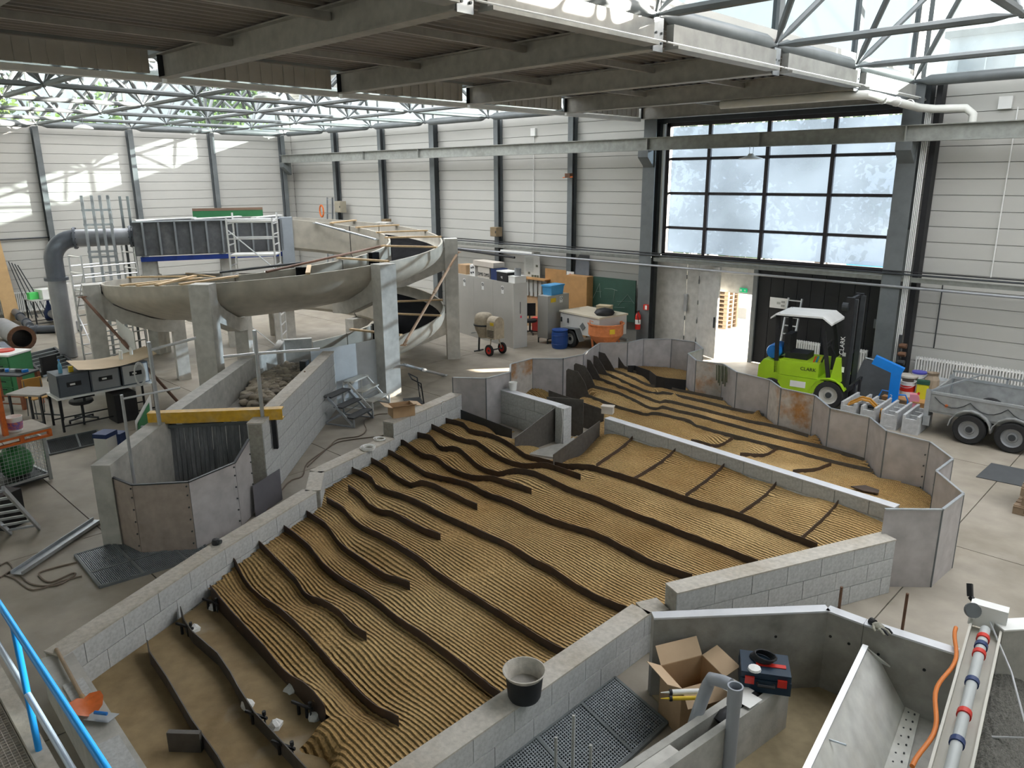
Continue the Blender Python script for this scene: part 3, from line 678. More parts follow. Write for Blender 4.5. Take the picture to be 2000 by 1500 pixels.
poly = [(-7.68, 1.55), (-8.58, 3.42), (-9.42, 5.40), (-10.0, 5.95), (-10.5, 7.72), (-10.6, 7.9), (-11.13, 9.9)] + [(p.x, p.y) for p in SP] + [(-2.62, 9.2), (-3.9, 6.5), (-4.18, 6.2), (-4.18, dS.y - 0.9), (k2.x + 0.12, k2.y + 0.06), (k0.x + 0.12, k0.y + 0.06)]
def inside(X, Y, P):
    r = np.zeros(X.shape, bool); n = len(P); j = n - 1
    for i in range(n):
        xi, yi = P[i]; xj, yj = P[j]
        with np.errstate(divide='ignore', invalid='ignore'):
            c = ((yi > Y) != (yj > Y)) & (X < (xj - xi) * (Y - yi) / (yj - yi) + xi)
        r ^= c; j = i
    return r
def relief(x, y):
    x, y = np.atleast_1d(x), np.atleast_1d(y); z = np.zeros(len(x)); 
    for k in range(0, len(x), 20000):
        d2 = (x[k:k + 20000, None] - CA[None, :, 0]) ** 2 + (y[k:k + 20000, None] - CA[None, :, 1]) ** 2 + 0.004
        w = d2 ** -2.2; z[k:k + 20000] = (w * CA[None, :, 2]).sum(1) / w.sum(1)
    return z
st = 0.05; gx_ = np.arange(-11.6, -1.9, st); gy_ = np.arange(0.6, 16.6, st)
X, Y = np.meshgrid(gx_, gy_, indexing='ij'); ins = inside(X, Y, poly)
Z = np.zeros(X.shape); Z[ins] = relief(X[ins], Y[ins]); rs = np.random.RandomState(3); Z += rs.randn(*Z.shape) * 0.002
idx = -np.ones(X.shape, int)
cell = ins[:-1, :-1] & ins[1:, :-1] & ins[:-1, 1:] & ins[1:, 1:]
zmax = np.maximum.reduce([Z[:-1, :-1], Z[1:, :-1], Z[:-1, 1:], Z[1:, 1:]]); cell &= zmax > 0.0
s1a, s1b = strips[0][1][0], strips[0][1][-1]
yc_ = s1a.y + (X[:-1, :-1] - s1a.x) * (s1b.y - s1a.y) / (s1b.x - s1a.x); cell &= ~((Y[:-1, :-1] < yc_ - 0.01) & (X[:-1, :-1] < s1b.x + 0.02))
use = np.zeros(X.shape, bool); use[:-1, :-1] |= cell; use[1:, :-1] |= cell; use[:-1, 1:] |= cell; use[1:, 1:] |= cell
idx[use] = np.arange(use.sum()); vv = np.stack([X[use], Y[use], Z[use]], 1)
ii, jj = np.nonzero(cell); ff = np.stack([idx[ii, jj], idx[ii + 1, jj], idx[ii + 1, jj + 1], idx[ii, jj + 1]], 1)
# sand material: raked ridges parallel to the strips
m, nt, p, out = nodes('raked_sand'); N, Lk = nt.nodes, nt.links
tc = N.new('ShaderNodeTexCoord'); rot = N.new('ShaderNodeMapping')
sd = strips[5][1]; sang = atan2(sd[-1].y - sd[0].y, sd[-1].x - sd[0].x); rot.inputs['Rotation'].default_value = (0, 0, -sang); Lk.new(tc.outputs['Object'], rot.inputs[0])
wv = N.new('ShaderNodeTexWave'); wv.wave_type = 'BANDS'; wv.bands_direction = 'Y'; wv.inputs['Scale'].default_value = 6.4; wv.inputs['Distortion'].default_value = 0.7; wv.inputs['Detail'].default_value = 2.0; wv.inputs['Detail Scale'].default_value = 0.6
Lk.new(rot.outputs[0], wv.inputs['Vector'])
gr = N.new('ShaderNodeTexNoise'); gr.inputs['Scale'].default_value = 38; gr.inputs['Detail'].default_value = 5; Lk.new(tc.outputs['Object'], gr.inputs['Vector'])
msk = N.new('ShaderNodeTexNoise'); msk.inputs['Scale'].default_value = 0.85; msk.inputs['Detail'].default_value = 3; Lk.new(tc.outputs['Object'], msk.inputs['Vector'])
mk = N.new('ShaderNodeMapRange'); mk.inputs[1].default_value = 0.30; mk.inputs[2].default_value = 0.50; mk.inputs[3].default_value = 0.15; Lk.new(msk.outputs['Fac'], mk.inputs[0])
wm = N.new('ShaderNodeMath'); wm.operation = 'MULTIPLY'; Lk.new(wv.outputs['Fac'], wm.inputs[0]); Lk.new(mk.outputs[0], wm.inputs[1])
gm = N.new('ShaderNodeMath'); gm.operation = 'MULTIPLY'; gm.inputs[1].default_value = 0.7; Lk.new(gr.outputs['Fac'], gm.inputs[0])
hs = N.new('ShaderNodeMath'); hs.operation = 'ADD'; Lk.new(wm.outputs[0], hs.inputs[0]); Lk.new(gm.outputs[0], hs.inputs[1])
bp = N.new('ShaderNodeBump'); bp.inputs['Strength'].default_value = 1.0; bp.inputs['Distance'].default_value = 0.06; Lk.new(hs.outputs[0], bp.inputs['Height']); Lk.new(bp.outputs[0], p.inputs['Normal'])
cn = N.new('ShaderNodeTexNoise'); cn.inputs['Scale'].default_value = 0.7; cn.inputs['Detail'].default_value = 6; Lk.new(tc.outputs['Object'], cn.inputs['Vector'])
cr_ = N.new('ShaderNodeValToRGB'); e = cr_.color_ramp.elements; e[0].position = 0.30; e[0].color = (0.46, 0.275, 0.105, 1); e[1].position = 0.66; e[1].color = (0.66, 0.455, 0.21, 1)
Lk.new(cn.outputs['Fac'], cr_.inputs[0])
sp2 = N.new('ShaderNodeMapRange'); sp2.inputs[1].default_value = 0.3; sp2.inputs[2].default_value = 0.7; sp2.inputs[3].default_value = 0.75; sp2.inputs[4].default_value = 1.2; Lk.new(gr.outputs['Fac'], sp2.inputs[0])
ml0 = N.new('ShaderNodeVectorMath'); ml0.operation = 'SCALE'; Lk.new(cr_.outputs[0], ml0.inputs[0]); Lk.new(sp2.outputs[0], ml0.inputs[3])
gw = N.new('ShaderNodeMapRange'); gw.inputs[1].default_value = 0.0; gw.inputs[2].default_value = 0.8; gw.inputs[3].default_value = 0.80; gw.inputs[4].default_value = 1.12; Lk.new(wm.outputs[0], gw.inputs[0])   # wave colour: paler crests, darker grooves
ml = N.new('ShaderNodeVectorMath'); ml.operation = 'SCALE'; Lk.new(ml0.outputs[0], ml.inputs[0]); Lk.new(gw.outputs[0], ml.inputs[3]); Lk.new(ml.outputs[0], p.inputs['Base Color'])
p.inputs['Roughness'].default_value = 0.95; p.inputs['Specular IOR Level'].default_value = 0.1
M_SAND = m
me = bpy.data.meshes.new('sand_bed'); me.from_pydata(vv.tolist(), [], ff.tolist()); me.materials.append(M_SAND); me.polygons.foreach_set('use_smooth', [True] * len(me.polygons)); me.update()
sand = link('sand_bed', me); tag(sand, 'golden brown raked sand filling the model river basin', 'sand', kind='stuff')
# slab showing through at the bare near left end
M_SLAB = stained('sandy_slab', (0.30, 0.22, 0.12), (0.21, 0.14, 0.065), 1.0, 6, 0.9, 0.85, 0.15, 40, third=((0.36, 0.32, 0.26), 1.6, 0.60, 0.6))
b = MB(); b.prism([(q[0], q[1]) for q in [(k0.x + 0.12, k0.y + 0.06), (k2.x + 0.12, k2.y + 0.06), (-4.18, dS.y - 0.9), (-4.18, 4.3), (-8.6, 3.6)]][::-1], 0.0, 0.014)
solo('basin_slab', b, M_SLAB, 'bare dusty concrete slab at the near left end of the sand basin', 'slab')

# the strips themselves
order = ['first', 'second', 'third', 'fourth', 'fifth', 'sixth', 'seventh', 'eighth', 'ninth', 'tenth', 'eleventh', 'twelfth', 'thirteenth', 'fourteenth']
cnt = {'S': 0, 'T': 0, 'C': 0}
finpx = {0: (1216, 689), 1: (1187, 692), 2: (1168, 698), 3: (1156, 706), 4: (1143, 717), 5: (1130, 728)}
for grp, P in strips:
    k = cnt[grp]; cnt[grp] += 1; D = densify(P, 4)
    tops = [Vector(q) for q in D]
    rng = random.Random(k * 7 + ord(grp))
    for q in tops: q.z += rng.uniform(-0.006, 0.006)
    if grp == 'S':
        dz = 0.02
        bots = [Vector((q.x, q.y, 0.012)) for q in tops]; lab = f'long dark steel template strip in the front sand field, {order[k]} from the near left end'; m_ = M_STRIP
    elif grp == 'T':
        # tall fin at the far left end
        a = tops[0]; u = (tops[1] - tops[0]); u.z = 0; u.normalize(); L0 = 0.62
        hi = ZV(finpx[k][0], finpx[k][1], a); hi = min(max(hi, 0.75), 1.0)
        ex = [a - u * L0, a - u * (L0 - 0.05), a - u * 0.30, a - u * 0.12]; ez = [hi - 0.05, hi, hi - 0.02, hi - 0.22]
        tops = [Vector((q.x, q.y, z)) for q, z in zip(ex, ez)] + tops
        bots = [Vector((q.x, q.y, 0.1)) for q in tops]; lab = f'steel template plate with tall fin in the far sand field, {order[k]} from the gate side'; m_ = M_STRIPG
    else:
        bots = [Vector((q.x, q.y, max(0.05, q.z - 0.25))) for q in tops]; lab = f'short cross strip beside the divider wall, {order[k]} of eight in plan order'; m_ = M_STRIP
        lab = ['short steel cross strip nearest the dark chamber on the near side of the divider wall', 'second steel cross strip from the chamber on the near side of the divider wall', 'third steel cross strip from the chamber on the near side of the divider wall', 'fourth steel cross strip from the chamber on the near side of the divider wall', 'fifth steel cross strip, nearest the galvanised sheets, on the near side of the divider wall',
               'first bent strip stub on the far side of the divider wall, nearest the chamber', 'second bent strip stub on the far side of the divider wall', 'third bent strip stub on the far side of the divider wall, farthest right'][k]
    b = MB(); b.ribbon(tops, bots, 0.008); solo('template_strip', b, m_, lab, 'metal strip', {'S': 'template strips of the front sand field', 'T': 'finned template plates of the far sand field', 'C': 'cross strips beside the divider wall'}[grp])
# two flat strips standing free on the bare slab, held by clamps
def free_strip(pxs, lab, z=0.17):
    P = [G(x, y, z) for x, y in pxs]; b = MB(); b.ribbon(P, [Vector((q.x, q.y, 0.014)) for q in P], 0.01); return solo('template_strip', b, M_STRIPG, lab, 'metal strip', 'free standing template strips'), P
free_strip([(352, 1184), (360, 1210), (375, 1232), (425, 1275), (450, 1312), (465, 1340), (497, 1390), (550, 1447), (610, 1512)], 'free standing steel strip on the bare slab held by black clamps')
free_strip([(287, 1250), (292, 1272), (325, 1320), (375, 1405), (425, 1475), (445, 1510)], 'free standing steel strip on the bare slab nearest the kerb')
def clamp(x, y, rz, lab):
    q = G(x, y, 0.15); o = thing('screw_clamp', lab, 'clamp', (q.x, q.y, 0.014), rz, 'black clamps holding the template strips')
    b = MB(); b.box((0, 0, 0.12), (0.26, 0.02, 0.025)); part('bar', b, M_BLACK, o)
    b = MB(); b.box((-0.05, 0, 0.06), (0.022, 0.022, 0.12)); part('jaw', b, M_BLACK, o); b = MB(); b.box((0.05, 0, 0.06), (0.022, 0.022, 0.12)); part('jaw', b, M_BLACK, o)
    b = MB(); b.tube((0.10, 0, 0.0), (0.10, 0, 0.16), 0.009, 6); part('spindle', b, M_STEELD, o); b = MB(); b.tube((0.10, 0, 0.15), (0.10, 0, 0.19), 0.018, 8); part('handle', b, M_BLACK, o)
clamp(360, 1220, 0.35, 'black clamp at the upper end of the free standing strip')
clamp(500, 1393, 0.35, 'black clamp halfway down the free standing strip'); clamp(553, 1452, 0.35, 'black clamp at the lower end of the free standing strip')
clamp(590, 1375, 0.3, 'black clamp on the lower end of the first sand strip'); clamp(411, 1172, 0.3, 'black clamp on the upper end of the first sand strip')
q = G(362, 1450, 0.1); b = MB(); b.box((q.x, q.y, 0.115), (0.3, 0.05, 0.2), 0.72); solo('steel_plate', b, M_STRIPG, 'small dark steel plate standing against the strip near the kerb', 'plate')
# dark sheets lining the chamber
def sheet(name, pts, m, lab, cat='metal sheet', t=0.01, grp=None):
    a, bb_, c = Vector(pts[0]), Vector(pts[1]), Vector(pts[2]); nr = (bb_ - a).cross(c - a); b = MB(); b.plate(pts, t, nr); return solo(name, b, m, lab, cat, grp)
def up(px0, px1, z1a, z1b, z0=0.0, zr=None):
    a, c = G(*px0, z1a), G(*px1, z1b); return [(a.x, a.y, z0), (c.x, c.y, z0), (c.x, c.y, z1b), (a.x, a.y, z1a)]
sheet('steel_sheet', up((1086, 795), (1006, 855), 0.70, 0.36), M_STRIPG, 'dark sloping steel sheet leaning along the chamber wall', grp='dark chamber sheets')
sheet('steel_sheet', up((1172, 822), (1081, 888), 0.56, 0.36), M_STRIPG, 'dark steel sheet at the left end of the divider wall', grp='dark chamber sheets')
sheet('steel_sheet', up((1072, 762), (1180, 800), 0.62, 0.5), M_STRIPG, 'dark curved steel sheet behind the chamber wall', grp='dark chamber sheets')
sheet('steel_sheet', up((900, 800), (1000, 838), 0.45, 0.25), M_STEELD, 'low black steel sheet at the left of the chamber', grp='dark chamber sheets')
sheet('steel_sheet', up((1068, 775), (1140, 780), 0.72, 0.80), M_STRIPG, 'broad grey steel plate where the finned templates start', grp='dark chamber sheets')
P = [G(x, y, 0.56) for x, y in [(1226, 714), (1240, 714), (1269, 724), (1282, 734), (1300, 738), (1340, 742)]]
b = MB(); b.ribbon(P, [Vector((q.x, q.y, 0.2)) for q in P], 0.012); solo('steel_sheet', b, M_BLACK, 'black wavy strip with white edge below the far galvanised sheets', 'metal sheet')
b = MB(); q = G(1690, 958, 0.33); b.add([(q.x - 0.2, q.y - 0.05, 0.36), (q.x - 0.05, q.y + 0.12, 0.37), (q.x + 0.17, q.y + 0.1, 0.36), (q.x + 0.2, q.y - 0.02, 0.35), (q.x, q.y - 0.1, 0.36), (q.x - 0.2, q.y - 0.05, 0.34), (q.x - 0.05, q.y + 0.12, 0.35), (q.x + 0.17, q.y + 0.1, 0.34), (q.x + 0.2, q.y - 0.02, 0.33), (q.x, q.y - 0.1, 0.34)], [(0, 1, 2, 3, 4), (9, 8, 7, 6, 5), (0, 5, 6, 1), (1, 6, 7, 2), (2, 7, 8, 3), (3, 8, 9, 4), (4, 9, 5, 0)]); solo('dark_piece', b, M_STRIP, 'dark flat piece at the hole in the sand near the right end', 'dark piece')  # flat dark piece put in for the hole in the sand
b = MB(); P = [G(x, y, 0.03) for x, y in [(1025, 885), (1105, 862), (1150, 838), (1120, 872), (1080, 893)]]; b.prism([(q.x, q.y) for q in P], 0.0, 0.03); solo('concrete_patch', b, M_CONC, 'pale triangular concrete patch between the chamber sheets', 'concrete patch')

for k, (x, y, lab) in enumerate(((482, 1375, 'white plaster lump at the middle clamp of the free strip'), (538, 1415, 'white plaster lump beside the lower end of the free strip'), (568, 1345, 'white plaster lump under the first sand strip'), (613, 1400, 'white plaster lump at the lower end of the first sand strip'), (418, 1185, 'white plaster lump at the upper end of the first sand strip'), (380, 1228, 'white plaster lump at the upper clamp of the free strip'))):
    q = G(x, y, 0.03); rr = random.Random(k); b = MB(); b.lathe([(0.001, 0), (0.07, 0.0), (0.06, 0.035), (0.03, 0.06), (0.001, 0.065)], (q.x, q.y, 0.012), 9); b.v = [(a + rr.uniform(-.015, .015), c + rr.uniform(-.015, .015), d) for a, c, d in b.v]; solo('plaster_lump', b, M_WHITE, lab, 'plaster', 'white plaster lumps on the bare slab')
# ------------------------------------------------------------------ spiral flume
FC = (-18.8, 10.43); FR = 4.37; FW = 1.47
def fz(deg): return 3.1 + 0.29 * radians(deg)
def fp(deg, r, z=0.0): return Vector((FC[0] + r * cos(radians(deg)), FC[1] + r * sin(radians(deg)), z))
M_FLUME = stained('flume_concrete', (0.50, 0.465, 0.40), (0.42, 0.385, 0.32), 0.5, 4, 0.5, 0.5, 0.03, 30)
M_PIER = stained('pier_concrete', (0.57, 0.555, 0.52), (0.47, 0.45, 0.41), 0.7, 6, 0.5, 0.75, 0.1, 50)
M_LIN = mat('black_lining', (0.012, 0.012, 0.013), 0.9, 0, 0.3, 3, spec=0.05)
flume = thing('spiral_flume', 'large spiral flume of pale concrete troughs winding down on tall slab columns', 'flume', (FC[0], FC[1], 0))
prof = [(FR, 0.0), (FR, -0.22), (FR - 0.05, -0.34), (FR - 0.16, -0.46), (FR - 0.42, -0.62), (FR - 0.95, -0.86), (FR - 1.2, -0.95), (FR - 1.4, -0.93), (FR - FW, -0.84), (FR - FW, 0.0)]
inn = [(FR - FW + 0.05, 0.0), (FR - FW + 0.05, -0.78), (FR - 1.36, -0.86), (FR - 1.2, -0.88), (FR - 0.95, -0.80), (FR - 0.46, -0.57), (FR - 0.2, -0.42), (FR - 0.10, -0.31), (FR - 0.05, -0.2), (FR - 0.05, 0.0)]
def trough(d0, d1, m=M_FLUME):
    n = max(4, int(abs(d1 - d0) / 4)); ring = prof + inn; b = MB(); P = []; R = len(ring)
    for i in range(n + 1):
        d = d0 + (d1 - d0) * i / n
        for r, z in ring: q = fp(d, r, fz(d) + z); P.append(q)
    fs = [(i * R + k, i * R + (k + 1) % R, (i + 1) * R + (k + 1) % R, (i + 1) * R + k) for i in range(n) for k in range(R)]
    fs += [tuple(reversed(range(R))), tuple(range(n * R, (n + 1) * R))]
    b.add(P, fs); o = part('trough_section', b, m, flume, smooth=35, world=True)
    # dark lining of the trough floor
    b = MB(); P = []; li = [(r + (0.004 if k < 2 else -0.002), z + 0.006) for k, (r, z) in enumerate(inn[1:8])]; R2 = len(li)
    for i in range(n + 1):
        d = d0 + (d1 - d0) * i / n
        for r, z in li: P.append(fp(d, r, fz(d) + z))
    b.add(P, [(i * R2 + k, (i + 1) * R2 + k, (i + 1) * R2 + k + 1, i * R2 + k + 1) for i in range(n) for k in range(R2 - 1)])
    q = link('lining', b.shift(_wloc(flume)).mesh('lining', M_LIN), o); return o
cuts = [145, 106, 53, 0, -50, -103, -156, -205, -254, -307, -360, -378]
for k in range(len(cuts) - 1): trough(cuts[k] - 0.25, cuts[k + 1] + 0.25)
for d in cuts[1:-1]:
    P = [fp(d, r + (0.006 if k < 9 else 0), fz(d) + z - (0.004 if k > 3 else 0)) for k, (r, z) in enumerate(prof)]
    b = MB(); b.path(P, 0.014, 5); part('gasket', b, M_BLACK, flume, world=True)
def support(d, levels, lab=None, post=True):
    """slab column outside the ring, cantilever arm under every trough level, short post inside"""
    e = Vector((cos(radians(d)), sin(radians(d)), 0)); t = Vector((-e.y, e.x, 0)); top = fz(levels[0]) + 0.03
    b = MB(); c = fp(d, FR + 0.22); b.box((c.x, c.y, top / 2), (0.36, 0.44, top), radians(d)); part('column', b, M_PIER, flume, world=True)
    for lv in levels:
        z = fz(lv); pr = [(FR + 0.1, z - 0.15), (FR - 0.02, z - 0.24), (FR - 0.20, z - 0.5), (FR - 0.45, z - 0.65), (FR - 1.0, z - 0.90), (FR - 1.25, z - 0.97), (FR - 1.75, z - 0.97), (FR - 1.75, z - 1.32), (FR - 1.1, z - 1.26), (FR + 0.1, z - 0.80)]
        P = [fp(d, r, zz) - t * 0.16 for r, zz in pr]; b = MB(); b.plate(P, 0.32, t); part('cantilever_arm', b, M_PIER, flume, world=True)
        if post:
            zb = z - 1.3
            if zb > 0.2 and lv == levels[-1]:
                c = fp(d, FR - 1.6); b = MB(); b.box((c.x, c.y, zb / 2), (0.3, 0.32, zb), radians(d)); part('inner_post', b, M_PIER, flume, world=True)
support(106, [106, -254]); support(53, [53, -307]); support(0, [0, -360]); support(-50, [-50]); support(-103, [-103]); support(-156, [-156]); support(155, [-205])
# wooden battens keeping the trough walls apart
for d, off in ((118, 0), (96, 3), (76, 2), (58, 3), (33, 4), (4, -5), (-22, 6), (-58, 10), (-66, -8), (-74, 5), (-82, 3), (-300, 2), (-325, 3), (-352, -4), (-245, 2), (-170, 3), (-140, -5)):
    z = fz(d) + 0.025; a, c = fp(d, FR + 0.02, z), fp(d + off, FR - FW - 0.08, z); b = MB(); b.bar(a, c, 0.10, 0.04); part('wooden_batten', b, M_WOOD, flume, world=True)
for d in (70, 20, -20, -290, -340):
    a = fp(d, FR - FW + 0.08, fz(d) - 0.3); b = MB(); b.box((a.x, a.y, a.z), (0.16, 0.3, 0.6), radians(d)); part('splice_plate', b, M_LIN, flume, world=True)
# steel props
def prop(a, c, r, m, lab, grp=None, collar=True):
    b = MB(); b.tube(a, c, r, 8); mid = Vector(a).lerp(Vector(c), 0.45)
    o = solo('steel_prop', b, m, lab, 'prop', grp, smooth=40)
    if collar:
        d = (Vector(c) - Vector(a)).normalized(); b = MB(); b.tube(mid - d * 0.12, mid + d * 0.12, r * 1.35, 8); part('collar', b, m, o, world=True)
        for q in (Vector(a), Vector(c)): b = MB(); b.box(q, (0.14, 0.14, 0.02), 0.6); part('foot', b, m, o, world=True)
    return o
M_PROPB = mat('brown_prop', (0.20, 0.11, 0.075), 0.55, 0.1, 0.2, 6)
prop(fp(52, FR + 0.42, 3.02), fp(6, FR + 0.25, 1.15), 0.035, mat('tan_prop', (0.42, 0.27, 0.17), 0.5, 0.1, 0.15, 5), 'tan steel prop slanting from the right flume column down to the lower trough')
prop(fp(3, FR + 0.5, 0.75), G(868, 733, 0.02), 0.035, M_GALV, 'silver steel prop slanting from the front flume column down to the floor')
prop(fp(-100, FR + 0.45, 2.35), G(352, 790, 0.05), 0.035, M_PROPB, 'rusty brown prop slanting down from the leftmost flume column')
prop(fp(128, FR - FW - 0.1, 3.72), fp(80, FR - FW - 0.05, 3.3), 0.03, M_GALV, 'grey strut across the inside of the upper trough bend')
prop(G(520, 531, 3.0), fp(50, FR - FW - 0.1, 3.25), 0.03, M_PROPB, 'long brown strut across the middle of the flume ring', collar=False)
prop(G(430, 532, 2.6), G(600, 512, 2.9), 0.03, M_STEELD, 'dark horizontal strut below the scaffold tower', collar=False)

# ------------------------------------------------------------------ upper inlet tank
r0 = fp(146, FR - FW, 3.86); l0 = G(258, 438, 3.80); l0.z = 3.86
td = (l0 - r0); td.z = 0; TL = td.length; td.normalize(); tn = Vector((-td.y, td.x, 0))
if tn.dot(Vector((-1, 1, 0))) < 0: tn = -tn
tank = thing('inlet_tank', 'long dark steel inlet tank with upright ribs on a blue beam', 'tank', (r0.x, r0.y, 2.9))
M_TANK = stained('tank_steel', (0.115, 0.12, 0.13), (0.22, 0.22, 0.22), 1.4, 7, 0.7, 0.5, 0.05, 40, metal=0.3)
W = 1.35; zb, zt_ = 2.92, 3.86
for off in (0.0, W):
    b = MB(); b.upright(r0 + tn * off, l0 + tn * off, zb, zt_, 0.02); part('side_plate', b, M_TANK, tank, world=True)
b = MB(); b.upright(l0, l0 + tn * W, zb, zt_, 0.02); part('end_plate', b, M_TANK, tank, world=True)
b = MB(); q = [r0, l0, l0 + tn * W, r0 + tn * W]; b.prism([(v.x, v.y) for v in q], zb - 0.02, zb); part('bottom_plate', b, M_TANK, tank, world=True)
nr = 10
for k in range(nr):
    p = r0 + td * (TL * (k + 0.4) / nr) - tn * 0.05; b = MB(); b.box((p.x, p.y, (zb + zt_) / 2), (0.05, 0.1, zt_ - zb), atan2(td.y, td.x)); part('rib', b, mat('tank_rib', (0.26, 0.28, 0.30), 0.5, 0.2, 0.1, 3), tank, world=True)
b = MB(); b.bar(r0 + Vector((0, 0, 0.0)) - tn * 0.02, l0 - tn * 0.02, 0.14, 0.03); part('rim', b, M_GALV, tank, world=True)
for k, (s0, s1) in enumerate(((0.60, 0.98), (0.30, 0.62), (0.02, 0.22))):
    a = r0 + td * (TL * s0) + tn * (0.5 + 0.2 * k) + Vector((0, 0, 0.06)); c = r0 + td * (TL * s1) + tn * 0.1 + Vector((0, 0, 0.04)); b = MB(); b.bar(a, c, 0.22, 0.03); part('cover_board', b, M_WHITE, tank, world=True)
bl = MB(); bl.bar(r0 + Vector((0, 0, -1.06)) + tn * 0.05, l0 + Vector((0, 0, -1.06)) + tn * 0.05 - td * 0.1, 0.1, 0.13); part('blue_beam', bl, mat('blue_beam', (0.015, 0.045, 0.26), 0.4, 0, 0.1, 3), tank, world=True)
for s_ in (0.04, 0.42, 0.93):
    p = r0 + td * (TL * s_) + tn * 0.6; b = MB(); b.box((p.x, p.y, 1.36), (0.4, 0.9, 2.72), atan2(td.y, td.x)); part('pier', b, M_PIER, tank, world=True)
p = r0 + td * 0.02; b = MB(); b.box((p.x, p.y, 3.2), (0.36, 0.2, 1.4), atan2(td.y, td.x)); part('corner_post', b, mat('blue_grey_paint', (0.36, 0.40, 0.45), 0.5, 0.1, 0.1, 2), tank, world=True)
# green and brown screen standing behind the tank
p0 = r0 + tn * 1.9 + td * 0.5; p1 = r0 + tn * 1.9 + td * 2.6
b = MB(); b.upright(p0, p1, 3.86, 4.06, 0.04); o = solo('walkway_screen', b, M_GREEN, 'green board with brown top rail behind the inlet tank', 'board')
b = MB(); b.upright(p0, p1, 4.06, 4.14, 0.05); part('top_rail', b, mat('brown_rail', (0.25, 0.16, 0.11), 0.6, 0, 0.1, 3), o, world=True)
# supply pipe
pipe = thing('supply_pipe', 'thick grey steel supply pipe with elbow feeding the inlet tank', 'pipe', (l0.x, l0.y, 0))
M_PIPE = mat('pipe_grey', (0.135, 0.15, 0.175), 0.42, 0.25, 0.12, 3); M_PIPEL = mat('pipe_light_grey', (0.34, 0.35, 0.37), 0.4, 0.3, 0.1, 3)
pc = l0 + tn * (W / 2) + Vector((0, 0, 3.42 - l0.z)); pr_ = 0.24
e1 = pc + td * 1.55
b = MB(); b.tube(pc, e1, pr_, 20); part('straight_pipe', b, M_PIPEL, pipe, smooth=50, world=True)
for q in (pc + td * 0.03, e1, pc + td * 0.12):
    b = MB(); b.tube(q - td * 0.03, q + td * 0.03, pr_ + 0.07, 20); fl = part('flange', b, M_PIPE, pipe, smooth=50, world=True)
    for k in range(10):
        a = 2 * pi * k / 10; sdv = td.cross(Vector((0, 0, 1))); o_ = q + sdv * (cos(a) * (pr_ + 0.045)) + Vector((0, 0, sin(a) * (pr_ + 0.045)))
        bb2 = MB(); bb2.tube(o_ - td * 0.05, o_ + td * 0.05, 0.014, 5); x = part('bolt', bb2, M_STEELD, fl); x.location = -_wloc(pipe)
pts = [e1 + td * (0.62 * sin(a)) + Vector((0, 0, -0.62 * (1 - cos(a)))) for a in [k * pi / 20 for k in range(11)]]
pts.append(pts[-1] + Vector((0, 0, -0.5))); b = MB(); b.path(pts, pr_, 20); part('elbow', b, M_PIPE, pipe, smooth=50, world=True)
b = MB(); b.tube(pts[-1], (pts[-1].x, pts[-1].y, 0.02), pr_ * 0.95, 20); part('down_pipe', b, M_PIPEL, pipe, smooth=50, world=True)
b = MB(); b.tube(pts[-1] + Vector((0, 0, 0.04)), pts[-1] - Vector((0, 0, 0.04)), pr_ + 0.07, 20); part('flange', b, M_PIPE, pipe, smooth=50, world=True)
# upright channel posts at the pipe
pf = thing('pipe_stand', 'tall galvanised frame of upright channel posts clasping the supply pipe', 'frame', (pc.x + td.x * 0.8, pc.y + td.y * 0.8, 0))
for s_, o_ in ((0.55, -0.34), (0.75, -0.34), (0.95, -0.34), (1.2, -0.34), (0.1, 0.42), (0.3, 0.42), (0.6, 0.42)):
    q = pc + td * s_ + tn * o_; b = MB(); ht = 4.55 + (0.05 if o_ < 0 else 0.0)
    b.box((q.x, q.y, ht / 2), (0.07, 0.09, ht), atan2(td.y, td.x)); part('post', b, M_GALV if ht > 4.57 else M_STEEL, pf, world=True)
for z in (2.9, 3.05, 3.8, 4.2):
    a = pc + td * 0.5 - tn * 0.36; c = pc + td * 1.25 - tn * 0.36; b = MB(); b.bar((a.x, a.y, z), (c.x, c.y, z), 0.05, 0.06); part('cross_bar', b, M_GALV, pf, world=True)

# ------------------------------------------------------------------ outlet channel and small basin
wr0 = G(497, 828, 1.3); wr1 = (-14.35, 8.93)
b0 = (wr0.x, wr0.y)
block_wall('tall wall of pale blocks on the right of the outlet channel', [b0, wr1], 1.3, 5, t=0.24, cap=M_CAP, cat='block wall')
lw = [G(196, 912, 1.2), G(345, 795, 1.3), G(480, 700, 1.3)]
ch = thing('channel_wall', 'smooth cast concrete wall on the left of the outlet channel', 'concrete wall', (lw[1].x, lw[1].y, 0))
for k, (a, c) in enumerate(zip(lw[:-1], lw[1:])):
    b = MB(); b.upright(a, c, 0, (1.22 if k == 0 else 1.3, 1.3), 0.26); part('wall_section', b, M_CONC, ch, world=True)
cur = [fp(-378, FR - FW), fp(-392, FR - FW - 0.05), G(540, 682, 1.25), lw[2]]
for a, c in zip(cur[:-1], cur[1:]):
    b = MB(); b.upright(a, c, 0.2, 1.28, 0.16); part('wall_section', b, M_CONC, ch, world=True)
b = MB(); P = [G(303, 824, 1.22), lw[1], lw[2], fp(-385, FR - 1.0), Vector((*wr1, 0)), G(486, 816, 1.22)]; b.prism([(q.x, q.y) for q in P][::-1], 0.0, 0.70); solo('channel_bed', b, M_CONCD, 'damp concrete bed of the outlet channel under the stones', 'channel bed')
